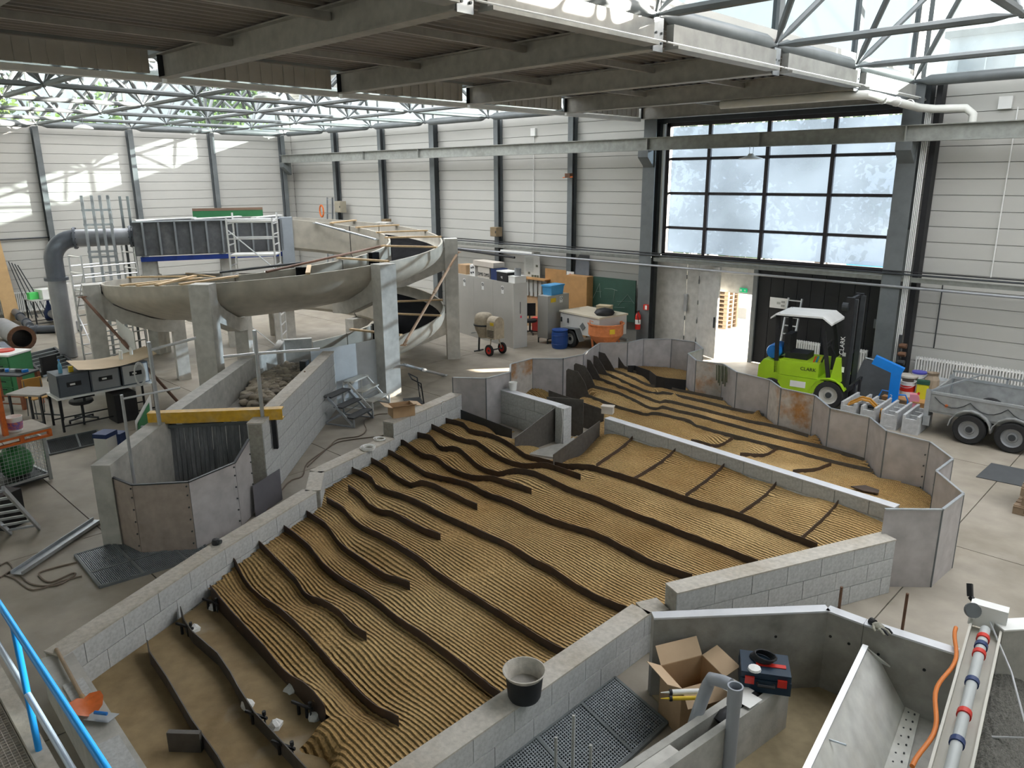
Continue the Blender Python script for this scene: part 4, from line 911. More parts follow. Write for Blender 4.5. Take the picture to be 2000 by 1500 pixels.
# outer curved sheet at the end of the lower trough
M_ZINC = mat('zinc_sheet', (0.60, 0.63, 0.66), 0.35, 0.25, 0.1, 2.5)
P = [fp(d, FR + 0.06, 1.32 + 0.0035 * (d + 20)) for d in range(-2, -24, -3)]
b = MB(); b.ribbon(P, [Vector((q.x, q.y, 0.0)) for q in P], 0.02); solo('curved_sheet', b, M_ZINC, 'bright curved zinc sheet below the front flume column', 'metal sheet', smooth=30)
q = fp(-25, FR + 0.1); b = MB(); b.box((q.x, q.y, 0.55), (0.14, 0.2, 1.1), 0.6); solo('sheet_post', b, M_STEELD, 'dark upright steel post at the left edge of the zinc sheet', 'post')
# stones
sm_ = []
for k in range(6):
    rg = random.Random(k); b = MB(); n1, n2 = 5, 8; P = []
    for i in range(n1 + 1):
        for j in range(n2):
            a, t_ = pi * i / n1, 2 * pi * j / n2; r = 0.085 * (1 + rg.uniform(-0.18, 0.18)); P.append((r * sin(a) * cos(t_) * (1.2 + 0.1 * k), r * sin(a) * sin(t_), r * cos(a) * 0.7))
    b.add(P, [(i * n2 + j, (i + 1) * n2 + j, (i + 1) * n2 + (j + 1) % n2, i * n2 + (j + 1) % n2) for i in range(n1) for j in range(n2)])
    me_ = b.mesh('stone', stained('river_stone_%d' % (k % 3), [(0.36, 0.31, 0.24), (0.27, 0.24, 0.20), (0.42, 0.37, 0.29)][k % 3], (0.18, 0.15, 0.12), 4, 20, 0.6, 0.85, 0.2, 60)); me_.polygons.foreach_set('use_smooth', [True] * len(me_.polygons)); sm_.append(me_)
cc = [(475, 785), (500, 745), (545, 715), (590, 715), (598, 728), (535, 790)]; cp_ = [G(x, y, 0.82) for x, y in cc]; cpl = [(q.x, q.y) for q in cp_]
xs_ = [q[0] for q in cpl]; ys_ = [q[1] for q in cpl]; rg = random.Random(5); n = 0; tries = 0; placed = []
while n < 170 and tries < 9000:
    tries += 1; x, y = rg.uniform(min(xs_), max(xs_)), rg.uniform(min(ys_), max(ys_))
    if not inside(np.array([x]), np.array([y]), cpl)[0]: continue
    lay = sum(1 for (a, c) in placed if hypot(a - x, c - y) < 0.12)
    if lay > 1: continue
    placed.append((x, y)); o = link('stone', sm_[n % 6], None, (x, y, 0.765 + 0.085 * lay)); o.rotation_euler = (rg.uniform(-.4, .4), rg.uniform(-.4, .4), rg.uniform(0, 6.3)); s_ = rg.uniform(0.8, 1.35); o.scale = (s_, s_, s_)
    tag(o, 'river stone lying in the heap inside the outlet channel', 'stone', 'river stones in the outlet channel'); n += 1
# plank weir
pa, pb_ = G(303, 826, 1.22), G(484, 818, 1.22); dirw = (pb_ - pa); dirw.z = 0; Lw = dirw.length; dirw.normalize(); nw = Vector((dirw.y, -dirw.x, 0))
weir = thing('plank_weir', 'grey weathered plank weir closing the outlet channel', 'weir', (pa.x, pa.y, 0)); NP = 20
M_PLANK = stained('weathered_plank', (0.15, 0.155, 0.165), (0.30, 0.31, 0.32), 2.2, 16, 0.7, 0.7, 0.3, 40, stretch=(4, 4, 0.5))
for k in range(NP):
    a = pa + dirw * (Lw * k / NP + 0.004); c = pa + dirw * (Lw * (k + 1) / NP - 0.004); off = nw * (0.012 * ((k * 7) % 3)); tp = 1.27 + 0.01 * ((k * 5) % 3)
    lean = nw * 0.10; P = [a + off, c + off, c + off + lean, a + off + lean]
    b = MB(); b.add([(P[0].x, P[0].y, tp), (P[1].x, P[1].y, tp), (P[2].x, P[2].y, 0.02), (P[3].x, P[3].y, 0.02)] + [(q.x - nw.x * 0.03, q.y - nw.y * 0.03, z) for q, z in zip(P, (tp, tp, 0.02, 0.02))], [(0, 1, 2, 3), (7, 6, 5, 4), (0, 4, 5, 1), (1, 5, 6, 2), (2, 6, 7, 3), (3, 7, 4, 0)]); part('plank', b, M_PLANK, weir, world=True)
b = MB(); b.bar(Vector((pa.x, pa.y, 1.17)) + nw * 0.06 - dirw * 0.2, Vector((pb_.x, pb_.y, 1.17)) + nw * 0.06 + dirw * 0.05, 0.05, 0.05); part('cross_bar', b, M_STEEL, weir, world=True)
for s_ in (0.02, 0.27, 0.86):
    q = pa + dirw * (Lw * s_) + nw * 0.05; b = MB(); b.box((q.x, q.y, 1.25), (0.09, 0.05, 0.1), atan2(dirw.y, dirw.x)); part('bracket', b, M_GALV if s_ > 0.1 else M_BLACK, weir, world=True)
ya, yb = G(290, 806, 1.42), G(552, 797, 1.42); b = MB(); b.bar(ya, yb, 0.16, 0.02); b.bar(ya + Vector((0, 0, -0.09)) - nw * -0.07, yb + Vector((0, 0, -0.09)) - nw * -0.07, 0.015, 0.16); b.bar(ya + Vector((0, 0, -0.165)), yb + Vector((0, 0, -0.165)), 0.16, 0.015)
solo('yellow_beam', b, stained('yellow_beam_paint', (0.62, 0.36, 0.03), (0.42, 0.33, 0.18), 2.5, 12, 0.7, 0.5, 0.05, 30), 'worn yellow steel channel beam lying across the outlet channel walls', 'beam')
b = MB(); q = G(538, 840, 1.05); b.box((q.x + 0.03, q.y - 0.03, 1.0), (0.07, 0.07, 0.5), 0.8); solo('slot_plate', b, M_BLACK, 'black stop log slot in the pale block wall', 'slot')
# small basin of riveted sheets
fb_ = [G(228, 1058), G(278, 1082), G(385, 1075), G(472, 1030), G(500, 1000)]
M_SHB = stained('brown_basin_sheet', (0.36, 0.30, 0.265), (0.26, 0.20, 0.17), 0.9, 8, 0.6, 0.45, 0.03, 30, metal=0.2)
sb = thing('sheet_basin', 'small angular basin of riveted steel sheets at the channel outlet', 'basin', (fb_[2].x, fb_[2].y, 0))
for k in range(4):
    a, c = fb_[k], fb_[k + 1]; u = (c - a).normalized(); zt2 = (1.03, 1.03) if k < 3 else (1.03, 1.2)
    b = MB(); b.upright(a + u * 0.004, c - u * 0.004, 0.015, zt2, 0.012); s = part('sheet', b, M_SHB if k < 2 else M_SHEET, sb, world=True)
    b = MB(); b.upright(a, c, (zt2[0] - 0.01, zt2[1] - 0.01), (zt2[0] + 0.008, zt2[1] + 0.008), 0.035); x = part('top_edge', b, M_STEELD, s); x.location = -_wloc(sb)
    nrm = Vector((u.y, -u.x, 0))
    for z in (0.12, 0.3, 0.48, 0.66, 0.84, 0.97):
        p = c - u * 0.03; b = MB(); b.tube((p.x, p.y, z), (p.x + nrm.x * 0.02, p.y + nrm.y * 0.02, z), 0.012, 6); x = part('rivet', b, M_STEELD, s); x.location = -_wloc(sb)
P = [lw[0]] + fb_ + [Vector((*b0, 0))]; b = MB(); b.prism([(q.x, q.y) for q in P], 0.005, 0.04); solo('basin_floor', b, M_CONCD, 'dark wet floor of the small sheet basin', 'basin floor')
# grey board leaning at the block wall
a, c = G(500, 1012, 0.0), G(552, 975, 0.0); b = MB(); ht = 0.5; ln = Vector((-0.08, 0.04, ht)); b.plate([a, c, c + ln, a + ln], 0.012, (0.7, -0.7, 0.1)); solo('grey_board', b, mat('slate_board', (0.13, 0.125, 0.14), 0.6, 0, 0.1, 3), 'dark grey board leaning at the foot of the pale block wall', 'board')
# ------------------------------------------------------------------ left side of the hall
def frame_of(pa, pb, za=0.0):
    """local frame from two picture points on a level: origin, angle, length"""
    a, c = G(*pa, za), G(*pb, za); d = c - a; return a, atan2(d.y, d.x), hypot(d.x, d.y)
def scaffold(base, rz, W, D, H, platforms, rails, lab, rung=0.28):
    o = thing('scaffold_tower', lab, 'scaffold', (base.x, base.y, 0), rz, 'aluminium scaffold towers')
    for x in (0, W):
        for y in (0, D): b = MB(); b.tube((x, y, 0), (x, y, H + (0.12 if y else 0.0)), 0.026, 8); part('standard', b, M_ALU, o, smooth=40)
        z = 0.2
        while z < H - 0.05: b = MB(); b.tube((x, 0, z), (x, D, z), 0.02, 6); part('rung', b, M_ALU, o); z += rung
    for z in platforms: b = MB(); b.box((W / 2, D / 2, z), (W, D - 0.06, 0.05)); part('platform', b, M_WHITE, o)
    for z in rails:
        for y in (0, D): b = MB(); b.tube((0, y, z), (W, y, z), 0.02, 6); part('guard_rail', b, M_ALU, o)
    zz = 0.3; s = 0
    while zz + 1.2 < H: b = MB(); b.tube((0 if s else W, 0, zz), (W if s else 0, 0, zz + 1.1), 0.018, 6); part('diagonal_brace', b, M_ALU, o); zz += 1.15; s = 1 - s
    return o
scaffold(G(166, 706), radians(8), 0.72, 1.5, 3.05, [2.05], [2.55, 3.0], 'aluminium scaffold tower left of the spiral flume, half hidden by the left column')
scaffold(Vector((-19.95, 9.55, 0)), radians(50), 1.2, 0.7, 4.0, [3.0, 3.9], [3.45, 3.95], 'aluminium scaffold tower standing inside the flume ring in front of the inlet tank')
# ladder leaning at the far corner behind the tank
def ladder(a, c, w, n, m, lab, wd=None):
    a, c = Vector(a), Vector(c); d = (c - a).normalized(); s = (wd or d.cross(Vector((0, 0, 1)))).normalized() * (w / 2)
    o = thing('ladder', lab, 'ladder', tuple(a))
    for q in (-1, 1): b = MB(); b.bar(a + s * q, c + s * q, 0.03, 0.07, up=s.cross(d)); part('stile', b, m, o, world=True)
    for k in range(n): p = a.lerp(c, (k + 0.7) / n); b = MB(); b.bar(p - s, p + s, 0.03, 0.03); part('rung', b, m, o, world=True)
    return o
la = PY(648, 440, 18.9); lb = PY(641, 386, 19.2); ladder((la.x, 18.6, 0.0), (lb.x, 19.28, lb.z), 0.42, 14, M_GALV, 'metal ladder leaning on the back wall near the far corner', Vector((1, 0, 0)))
q = PY(634, 412, 18.7); b = MB(); b.path([(q.x + 0.15 * cos(a), 18.55, q.z + 0.25 * sin(a)) for a in [k * pi / 6 for k in range(12)]], 0.035, 6, closed=True); solo('hose_coil', b, M_ORANGE, 'small orange hose coil hanging near the far corner', 'hose')
# switch box on the back wall column and heater boxes
def wallbox(name, pxc, sz, m, lab, cat, y=None, d=0.26):
    q = PY(*pxc, y or 19.0); b = MB(); b.box((q.x, q.y + d / 2, q.z), (sz[0], d, sz[1])); o = solo(name, b, m, lab, cat)
    b = MB(); b.box((q.x, q.y - 0.012, q.z), (sz[0] * 0.86, 0.02, sz[1] * 0.86)); part('door', b, m, o, world=True)
    b = MB(); b.box((q.x + sz[0] * 0.36, q.y - 0.03, q.z), (0.03, 0.02, 0.08)); part('handle', b, M_STEELD, o, world=True); return o
M_TAN = mat('tan_box', (0.34, 0.31, 0.24), 0.6, 0, 0.08, 4); M_BRN = mat('brown_box', (0.23, 0.17, 0.10), 0.6, 0, 0.15, 5)
wallbox('switch_box', (660, 404), (0.5, 0.48), M_TAN, 'tan switch box on the back wall near the far corner', 'switch box')
wallbox('heater_box', (750, 434), (0.3, 0.25), M_BRN, 'small brown box at the second column behind the flume', 'box')
wallbox('heater_box', (964, 453), (0.34, 0.32), M_BRN, 'small brown box on the column above the grey lockers', 'box')
# radiators
def radiator(a, c, z0, z1, lab, t=0.09, m=M_WHITE):
    """ribbed column radiator: one folded front plus end headers"""
    a, c = Vector((a[0], a[1], 0)), Vector((c[0], c[1], 0)); d = c - a; L = d.length; d.normalize(); n_ = Vector((d.y, -d.x, 0))
    if n_.dot(Vector((-a.x, -a.y, 0))) < 0: n_ = -n_
    o = thing('radiator', lab, 'radiator', (a.x, a.y, z0)); b = MB(); P = []; k = 0; s = 0.0
    while s < L:
        for (ds, dn) in ((0, 0), (0.006, t), (0.034, t), (0.040, 0)): P.append((s + ds, dn))
        s += 0.062
    n = len(P); V = [a + d * min(x, L) + n_ * y for x, y in P]
    b.add([(v.x, v.y, z0) for v in V] + [(v.x, v.y, z1) for v in V], [(i, i + 1, n + i + 1, n + i) for i in range(n - 1)]); part('ribs', b, m, o, world=True)
    for z in (z0 + 0.06, z1 - 0.06): b = MB(); b.tube(a + n_ * t / 2 + Vector((0, 0, z)), c + n_ * t / 2 + Vector((0, 0, z)), 0.03, 6); part('header_pipe', b, m, o, world=True)
    return o
y0 = PX(2, 600, XL + 0.2).y; y1 = PX(117, 600, XL + 0.2).y
radiator((XL + 0.12, y1), (XL + 0.12, y0 - 1.0), 0.18, 0.98, 'long white ribbed radiator along the foot of the left wall')
# leaning plywood and rods at the left edge
b = MB(); ya_, yb_ = PX(-15, 520, XL + 0.3).y, PX(17, 520, XL + 0.3).y; b.plate([(XL + 0.7, ya_, 0), (XL + 0.7, yb_, 0), (XL + 0.15, yb_ - 0.1, 2.9), (XL + 0.15, ya_, 2.9)], 0.03, (1, 0, 0.2)); solo('plywood_sheet', b, mat('plywood', (0.52, 0.34, 0.16), 0.6, 0, 0.1, 3), 'tall plywood sheet leaning on the left wall at the picture edge', 'board')
for k in range(4):
    b = MB(); yq = yb_ + 0.06 + 0.09 * k; b.tube((XL + 0.75, yq + 0.30 + 0.1 * k, 0), (XL + 0.12, yq, 2.1 - 0.05 * k), 0.018, 6); solo('steel_rod', b, M_STEELD, ['dark steel rod next to the plywood sheet on the left wall', 'second dark steel rod from the plywood sheet on the left wall', 'third dark steel rod from the plywood sheet on the left wall', 'dark steel rod farthest from the plywood sheet on the left wall'][k], 'rod', 'steel rods leaning on the left wall')
# pipes, valves
def flanged(name, a, c, r, m, lab, fl=(0, 1), hollow=False, grp=None):
    a, c = Vector(a), Vector(c); d = (c - a).normalized(); o = thing(name, lab, 'pipe', (a.x, a.y, 0), group=grp)
    b = MB(); b.tube(a, c, r, 20, cap=not hollow); part('barrel', b, m, o, smooth=50, world=True)
    if hollow:
        b = MB(); b.tube(a, c, r * 0.88, 20, cap=False); b.f = [tuple(reversed(f)) for f in b.f]; part('bore', b, M_BLACK, o, smooth=50, world=True)
    for s in fl:
        q = a.lerp(c, s); e = d.orthogonal().normalized(); g = d.cross(e); b = MB(); n = 20; P = []
        for dd, rr in ((-0.03, r * 0.9), (-0.03, r * 1.28), (0.03, r * 1.28), (0.03, r * 0.9)):
            for k in range(n): P.append(q + d * dd + e * (rr * cos(2 * pi * k / n)) + g * (rr * sin(2 * pi * k / n)))
        b.add(P, [(i * n + k, i * n + (k + 1) % n, ((i + 1) % 4) * n + (k + 1) % n, ((i + 1) % 4) * n + k) for i in range(4) for k in range(n)]); part('flange', b, M_RUST if hollow else m, o, smooth=30, world=True)
    return o
p = G(47, 684, 0.0); d = (G(0, 655, 0) - G(47, 684, 0)); d.z = 0; d.normalize()
flanged('steel_pipe', (p.x, p.y, 0.37), (p.x + d.x * 2.6, p.y + d.y * 2.6, 0.37), 0.30, M_PIPEL, 'large pale steel pipe with rusty open end at the left edge', fl=(0,), hollow=True)
flanged('steel_pipe', G(58, 644, 0.13), G(158, 641, 0.13), 0.13, M_PIPE, 'dark grey pipe lying along the floor beside the scaffold tower', fl=(0, 0.14))
flanged('steel_pipe', G(28, 608, 0.3), G(58, 636, 0.15), 0.13, M_PIPE, 'grey pipe running back from the floor pipe with a blue collar', fl=(0, 0.4, 0.8))
flanged('steel_pipe', G(100, 612, 0.3), G(150, 636, 0.25), 0.15, M_PIPEL, 'pale grey pipe below the blue wheel valve', fl=(0, 0.5, 0.75, 0.95))
q = G(97, 612, 0.3); va = thing('wheel_valve', 'dark blue gate valve with hand wheel near the left radiator', 'valve', (q.x, q.y, 0.05))
b = MB(); b.lathe([(0.14, 0), (0.18, 0.1), (0.2, 0.3), (0.12, 0.45), (0.06, 0.6), (0.04, 0.75)], n=14, cap=True); part('body', b, M_NAVY, va, smooth=40)
b = MB(); b.path([(0.2 * cos(2 * pi * k / 16), 0.2 * sin(2 * pi * k / 16), 0.76) for k in range(16)], 0.018, 6, closed=True); part('hand_wheel', b, M_NAVY, va)
for k in range(3): b = MB(); a = k * pi / 3; b.tube((0.2 * cos(a), 0.2 * sin(a), 0.76), (-0.2 * cos(a), -0.2 * sin(a), 0.76), 0.012, 5); part('spoke', b, M_NAVY, va)
# table with white box behind the pipes
def table(lab, base, rz, W, D, H, top, leg, name='work_table', tt=0.035, rail=True, lw_=0.04):
    o = thing(name, lab, 'table', (base[0], base[1], 0), rz); b = MB(); b.box((W / 2, D / 2, H - tt / 2), (W, D, tt)); part('table_top', b, top, o)
    for x in (0.04, W - 0.04):
        for y in (0.04, D - 0.04): b = MB(); b.box((x, y, (H - tt) / 2), (lw_, lw_, H - tt)); part('leg', b, leg, o)
    if rail:
        b = MB(); b.bar((0.04, 0.04, 0.12), (W - 0.04, 0.04, 0.12), 0.025, 0.025); part('foot_rail', b, leg, o); b = MB(); b.bar((0.04, D - 0.04, 0.12), (W - 0.04, D - 0.04, 0.12), 0.025, 0.025); part('foot_rail', b, leg, o)
    return o
t0 = G(72, 640); table('small black legged table with a white box in front of the left radiator', t0, radians(95), 1.3, 0.8, 0.95, M_GREYP, M_BLACK)
def boxy(name, c, sz, rz, m, lab, cat, grp=None, lid=None, lidm=None):
    b = MB(); b.box((c[0], c[1], c[2] + sz[2] / 2), sz, rz); o = solo(name, b, m, lab, cat, grp)
    if lid: b = MB(); b.box((c[0], c[1], c[2] + sz[2] + lid / 2), (sz[0] + 0.02, sz[1] + 0.02, lid), rz); part('lid', b, lidm or m, o, world=True)
    return o
boxy('storage_box', (t0.x - 0.4, t0.y + 0.55, 0.95), (0.5, 0.45, 0.3), 0.2, M_WHITE, 'white plastic box on the black legged table', 'box', lid=0.03)
boxy('storage_box', (t0.x - 0.45, t0.y + 0.15, 0.95), (0.2, 0.3, 0.24), 0.2, mat('lime_plastic', (0.1, 0.65, 0.15), 0.4, 0, 0.05, 3), 'bright green plastic box on the black legged table', 'box')
boxy('storage_box', (t0.x - 0.3, t0.y + 1.0, 0.95), (0.18, 0.14, 0.25), 0.5, mat('lemon_plastic', (0.75, 0.68, 0.05), 0.4, 0, 0.05, 3), 'small yellow tool case on the black legged table', 'box')
# slatted black frame on the floor
P = [G(46, 697, 0.08), G(107, 682, 0.08), G(146, 714, 0.08), G(82, 732, 0.08)]
fr = thing('slatted_frame', 'black slatted steel frame lying on the floor left of the flume', 'frame', (P[0].x, P[0].y, 0))
for a, c in ((P[0], P[3]), (P[1], P[2])): b = MB(); b.bar(a, c, 0.06, 0.14); part('side_rail', b, M_STEELD, fr, world=True)
for k in range(7): a = P[0].lerp(P[3], k / 6); c = P[1].lerp(P[2], k / 6); b = MB(); b.bar(a, c, 0.07, 0.12); part('slat', b, M_STEEL, fr, world=True)
# steel I beams stacked at the left edge
for k, (pa, pb_, lab) in enumerate((((0, 668), (52, 715), 'blue grey steel beam lying at the left edge, upper of two'), ((0, 690), (45, 735), 'blue grey steel beam lying at the left edge, lower of two'))):
    a, c = G(*pa, 0.35 - 0.15 * k), G(*pb_, 0.35 - 0.15 * k); b = MB(); b.bar(a, c, 0.2, 0.02); b.bar(a - Vector((0, 0, 0.2)), c - Vector((0, 0, 0.2)), 0.2, 0.02); b.bar(a - Vector((0, 0, 0.1)), c - Vector((0, 0, 0.1)), 0.015, 0.2); solo('steel_beam', b, mat('blue_grey_steel', (0.17, 0.20, 0.25), 0.45, 0.3, 0.15, 3), lab, 'beam', 'steel beams at the left edge')
# concrete pier with hose left of the tower
q = G(132, 652); b = MB(); b.box((q.x, q.y, 0.85), (0.5, 0.5, 1.7), 0.75); pier = solo('concrete_pier', b, M_PIER, 'tall pale concrete pier behind the scaffold tower on the left', 'pier')
# green drawer cabinet, bench, red lid
def drawers(base, rz, W, D, H, n, m, top, lab):
    o = thing('drawer_cabinet', lab, 'cabinet', (base[0], base[1], 0), rz); b = MB(); b.box((W / 2, D / 2, H / 2), (W, D, H)); part('body', b, m, o); b = MB(); b.box((W / 2, D / 2, H + 0.02), (W + 0.04, D + 0.04, 0.04)); part('top', b, top, o)
    for k in range(n): h = H / n; b = MB(); b.box((W / 2, -0.012, h * (k + 0.5)), (W - 0.04, 0.025, h - 0.03)); dr = part('drawer', b, m, o); b = MB(); b.box((W / 2, -0.035, h * (k + 0.75)), (W * 0.7, 0.02, 0.02)); part('handle', b, M_STEELD, dr)
    return o
gq = G(44, 772); dc = drawers((gq.x - 1.05, gq.y - 0.75, 0), radians(35), 1.1, 0.7, 0.95, 5, M_GREEN, M_WHITE, 'green drawer cabinet with pale top at the left edge')
b = MB(); b.lathe([(0.001, 0.03), (0.22, 0.03), (0.22, 0)], n=18); xf(b, TR((gq.x - 0.75, gq.y - 0.05, 0.99))); solo('red_lid', b, M_RED, 'round red lid lying on the green drawer cabinet', 'lid')
bq = G(60, 800); wb = table('brown steel workbench cluttered with tools behind the orange frame', (bq.x - 1.0, bq.y - 0.75), radians(35), 1.15, 0.6, 0.8, M_STEELD, stained('brown_red_steel', (0.28, 0.10, 0.05), (0.16, 0.07, 0.04), 3, 12, 0.5, 0.6, 0.05), 'workbench', lw_=0.08)
for k in range(6):
    rr = random.Random(k); boxy('tool_part', (bq.x - 0.95 + 0.12 * k, bq.y - 0.35 + 0.09 * k, 0.8), (0.12, 0.07, 0.06), rr.uniform(0, 3), [M_GALV, M_STEELD, M_BLUE][k % 3], f'small metal tool on the brown workbench, {["first", "second", "third", "fourth", "fifth", "sixth"][k]} from its left end', 'tool', 'tools on the brown workbench')
sq = G(85, 835); st_ = table('small grey topped table behind the orange frame', (sq.x - 0.55, sq.y - 0.45), radians(35), 0.8, 0.6, 0.72, mat('grey_laminate', (0.30, 0.28, 0.25), 0.5, 0, 0.1, 3), M_STEELD)
# plywood school chair
def chair(lab, base, rz):
    o = thing('plywood_chair', lab, 'chair', (base.x, base.y, 0), rz); w = mat('chair_ply', (0.45, 0.24, 0.06), 0.5, 0, 0.1, 4)
    b = MB(); b.box((0, 0, 0.44), (0.4, 0.4, 0.02)); part('seat', b, w, o); b = MB(); b.box((0, 0.2, 0.72), (0.4, 0.02, 0.22)); part('backrest', b, w, o)
    for x in (-0.17, 0.17):
        b = MB(); b.tube((x, -0.17, 0), (x, -0.15, 0.43), 0.012, 6); part('leg', b, M_STEEL, o); b = MB(); b.path([(x, 0.24, 0), (x, 0.18, 0.43), (x, 0.2, 0.8)], 0.012, 6); part('leg', b, M_STEEL, o)
chair('plywood chair with steel legs behind the small grey table', G(82, 812), radians(100))
# wire cage with green bags, orange frame on it
cq, ca, cl = frame_of((100, 938), (0, 968)); cg_ = thing('wire_cage', 'wire mesh pallet cage holding green bags at the left edge', 'cage', (cq.x, cq.y, 0), ca)
CW, CD, CH = 1.3, 0.9, 0.78; sgn = -1
def cbar(a, c, r=0.02): b = MB(); b.bar(a, c, r, r); return b
for x in (0, CW):
    for y in (0, sgn * CD): part('post', cbar((x, y, 0.02), (x, y, CH), 0.05), M_GALV, cg_)
for z in (0.12, CH):
    for a, c in (((0, 0, z), (CW, 0, z)), ((0, sgn * CD, z), (CW, sgn * CD, z)), ((0, 0, z), (0, sgn * CD, z)), ((CW, 0, z), (CW, sgn * CD, z))): part('rail', cbar(a, c, 0.035), M_GALV, cg_)
def net(P0, U, V, n, m_, r=0.005):
    b = MB(); P0, U, V = Vector(P0), Vector(U), Vector(V)
    for k in range(n + 1): b.bar(P0 + U * (k / n), P0 + U * (k / n) + V, r, r)
    for k in range(m_ + 1): b.bar(P0 + V * (k / m_), P0 + V * (k / m_) + U, r, r)
    return b
for P0, U, V, n in (((0, 0, 0.12), (CW, 0, 0), (0, 0, CH - 0.12), 22), ((0, 0, 0.12), (0, sgn * CD, 0), (0, 0, CH - 0.12), 15)): o = part('wire_mesh', net(P0, U, V, n, 11), M_GALV, cg_); o['kind'] = 'stuff'
b = MB(); b.box((CW / 2, sgn * CD / 2, 0.09), (CW, CD, 0.04)); part('floor_plate', b, M_STEELD, cg_)
for k, (dx_, dy_) in enumerate(((0.35, 0.4), (0.85, 0.5))):
    b = MB(); b.lathe([(0.02, 0), (0.2, 0.03), (0.26, 0.15), (0.24, 0.35), (0.16, 0.47), (0.05, 0.55), (0.02, 0.56)], n=12); rb = random.Random(k); b.v = [(x * rb.uniform(0.88, 1.1), y * rb.uniform(0.88, 1.1), z) for x, y, z in b.v]
    w = cg_.matrix_basis @ Vector((dx_, sgn * dy_, 0.13)); xf(b, TR(w)); solo('green_bag', b, mat('green_bag', (0.04, 0.20, 0.06), 0.5, 0, 0.25, 6), ['green bag in the wire cage, nearer its right corner', 'green bag in the wire cage, farther from its right corner'][k], 'bag', 'green bags in the wire cage', smooth=60)
oz = CH + 0.02; of = thing('tipping_hopper', 'orange steel tipping frame with fork pockets standing on the wire cage', 'machine', (cq.x, cq.y, oz), ca)
def op(nm__, a, c, w_, h_): b = MB(); b.bar(a, c, w_, h_); part(nm__, b, M_ORANGE, of)
for y in (0.06, sgn * 0.5): op('fork_pocket_rail', (-0.1, y, 0.12), (1.45, y, 0.12), 0.06, 0.04); op('fork_pocket_rail', (-0.1, y, 0.02), (1.45, y, 0.02), 0.06, 0.04); [op('spacer', (x, y, 0.0), (x, y, 0.13), 0.06, 0.06) for x in (-0.08, 0.35, 0.8, 1.4)]
b = MB(); b.box((0.65, sgn * 0.25, 0.16), (1.5, 0.7, 0.03)); part('deck', b, mat('dusty_deck', (0.36, 0.33, 0.28), 0.7, 0, 0.15, 4), of)
for x, y in ((0.55, 0.0), (0.55, -0.5)): op('upright', (x, y, 0.15), (x, y, 0.95), 0.07, 0.07)
op('top_bar', (0.55, 0.05, 0.95), (0.55, -0.55, 0.95), 0.07, 0.07); op('brace', (0.55, 0, 0.9), (1.3, 0, 0.2), 0.06, 0.06)
b = MB(); b.plate([(0.6, -0.02, 0.95), (1.45, -0.02, 0.95), (1.45, -0.02, 0.40), (0.85, -0.02, 0.3), (0.6, -0.02, 0.45)], 0.5, (0, -1, 0)); part('hopper', b, M_ORANGE, of)
w = of.matrix_basis @ Vector((0.35, -0.12, 0.18)); b = MB(); b.lathe([(0.001, 0), (0.10, 0), (0.125, 0.24), (0.13, 0.25), (0.12, 0.25), (0.10, 0.2), (0.001, 0.2)], (w.x, w.y, w.z), 18); pb2 = solo('paint_pail', b, M_WHITE, 'white paint pail with blue and orange print on the orange frame', 'pail', smooth=40)
b = MB(); b.lathe([(0.112, 0.04), (0.127, 0.17)], (w.x, w.y, w.z), 18); part('print_band', b, mat('orange_blue_print', (0.75, 0.22, 0.04), 0.4, 0, 0, 30, col2=(0.04, 0.1, 0.5)), pb2, smooth=40, world=True)
# ladder at the picture edge
ladder(G(50, 1037, 0.0), G(-30, 960, 1.5), 0.36, 7, M_GALV, 'steel ladder leaning in from the left picture edge')
boxy('tool_box', G(12, 1010, 0)[:2] + (0,) if False else (G(8, 1025).x, G(8, 1025).y, 0), (0.5, 0.35, 0.55), 0.5, M_BLACK, 'black machine box behind the leaning ladder at the left edge', 'machine')

# desk with grey equipment cases
dq, da, dl = frame_of((123, 846), (238, 821)); DW = 1.95
desk = table('long test desk with white edge and black legs carrying grey equipment cases', dq, da, DW, 0.75, 0.72, M_WHITE, M_BLACK, 'work_desk')
DM = desk.matrix_basis
def case(x, w_, lab, fr_, face):
    wpos = DM @ Vector((x, 0.06, 0.72)); o = thing('equipment_case', lab, 'equipment case', tuple(wpos), da, 'grey cases on the test desk')
    b = MB(); b.box((w_ / 2, 0.3, 0.23), (w_, 0.6, 0.46)); part('body', b, fr_, o); b = MB(); b.box((w_ / 2, -0.008, 0.23), (w_ - 0.05, 0.02, 0.40)); part('front_panel', b, face, o)
    b = MB(); b.box((w_ / 2, -0.022, 0.25), (w_ * 0.45, 0.012, 0.09)); part('handle_recess', b, M_BLACK, o); b = MB(); b.box((w_ / 2 - 0.03, -0.032, 0.25), (w_ * 0.16, 0.012, 0.035)); part('latch', b, M_WHITE, o)
M_CASE = mat('slate_case', (0.10, 0.115, 0.135), 0.45, 0.1, 0.1, 3)
case(0.06, 0.6, 'slate grey equipment case at the left end of the test desk', M_CASE, M_CASE); case(0.68, 0.58, 'grey equipment case in the middle of the test desk', M_CASE, mat('grey_case', (0.26, 0.27, 0.28), 0.45, 0, 0.08, 3)); case(1.30, 0.56, 'pale equipment case with cable loops at the right end of the test desk', M_CASE, mat('pale_case', (0.52, 0.53, 0.53), 0.45, 0, 0.06, 3))
b = MB(); n1 = 14; P = []
for i in range(n1 + 1):
    t = i / n1; x = 0.42 + 1.62 * t; z = 1.22 + 0.10 * (2 * t - 1) ** 2 + 0.05 * t
    P += [DM @ Vector((x, -0.16 + 0.1 * t, z - 0.03)), DM @ Vector((x + 0.04, 0.7, z + 0.02))]
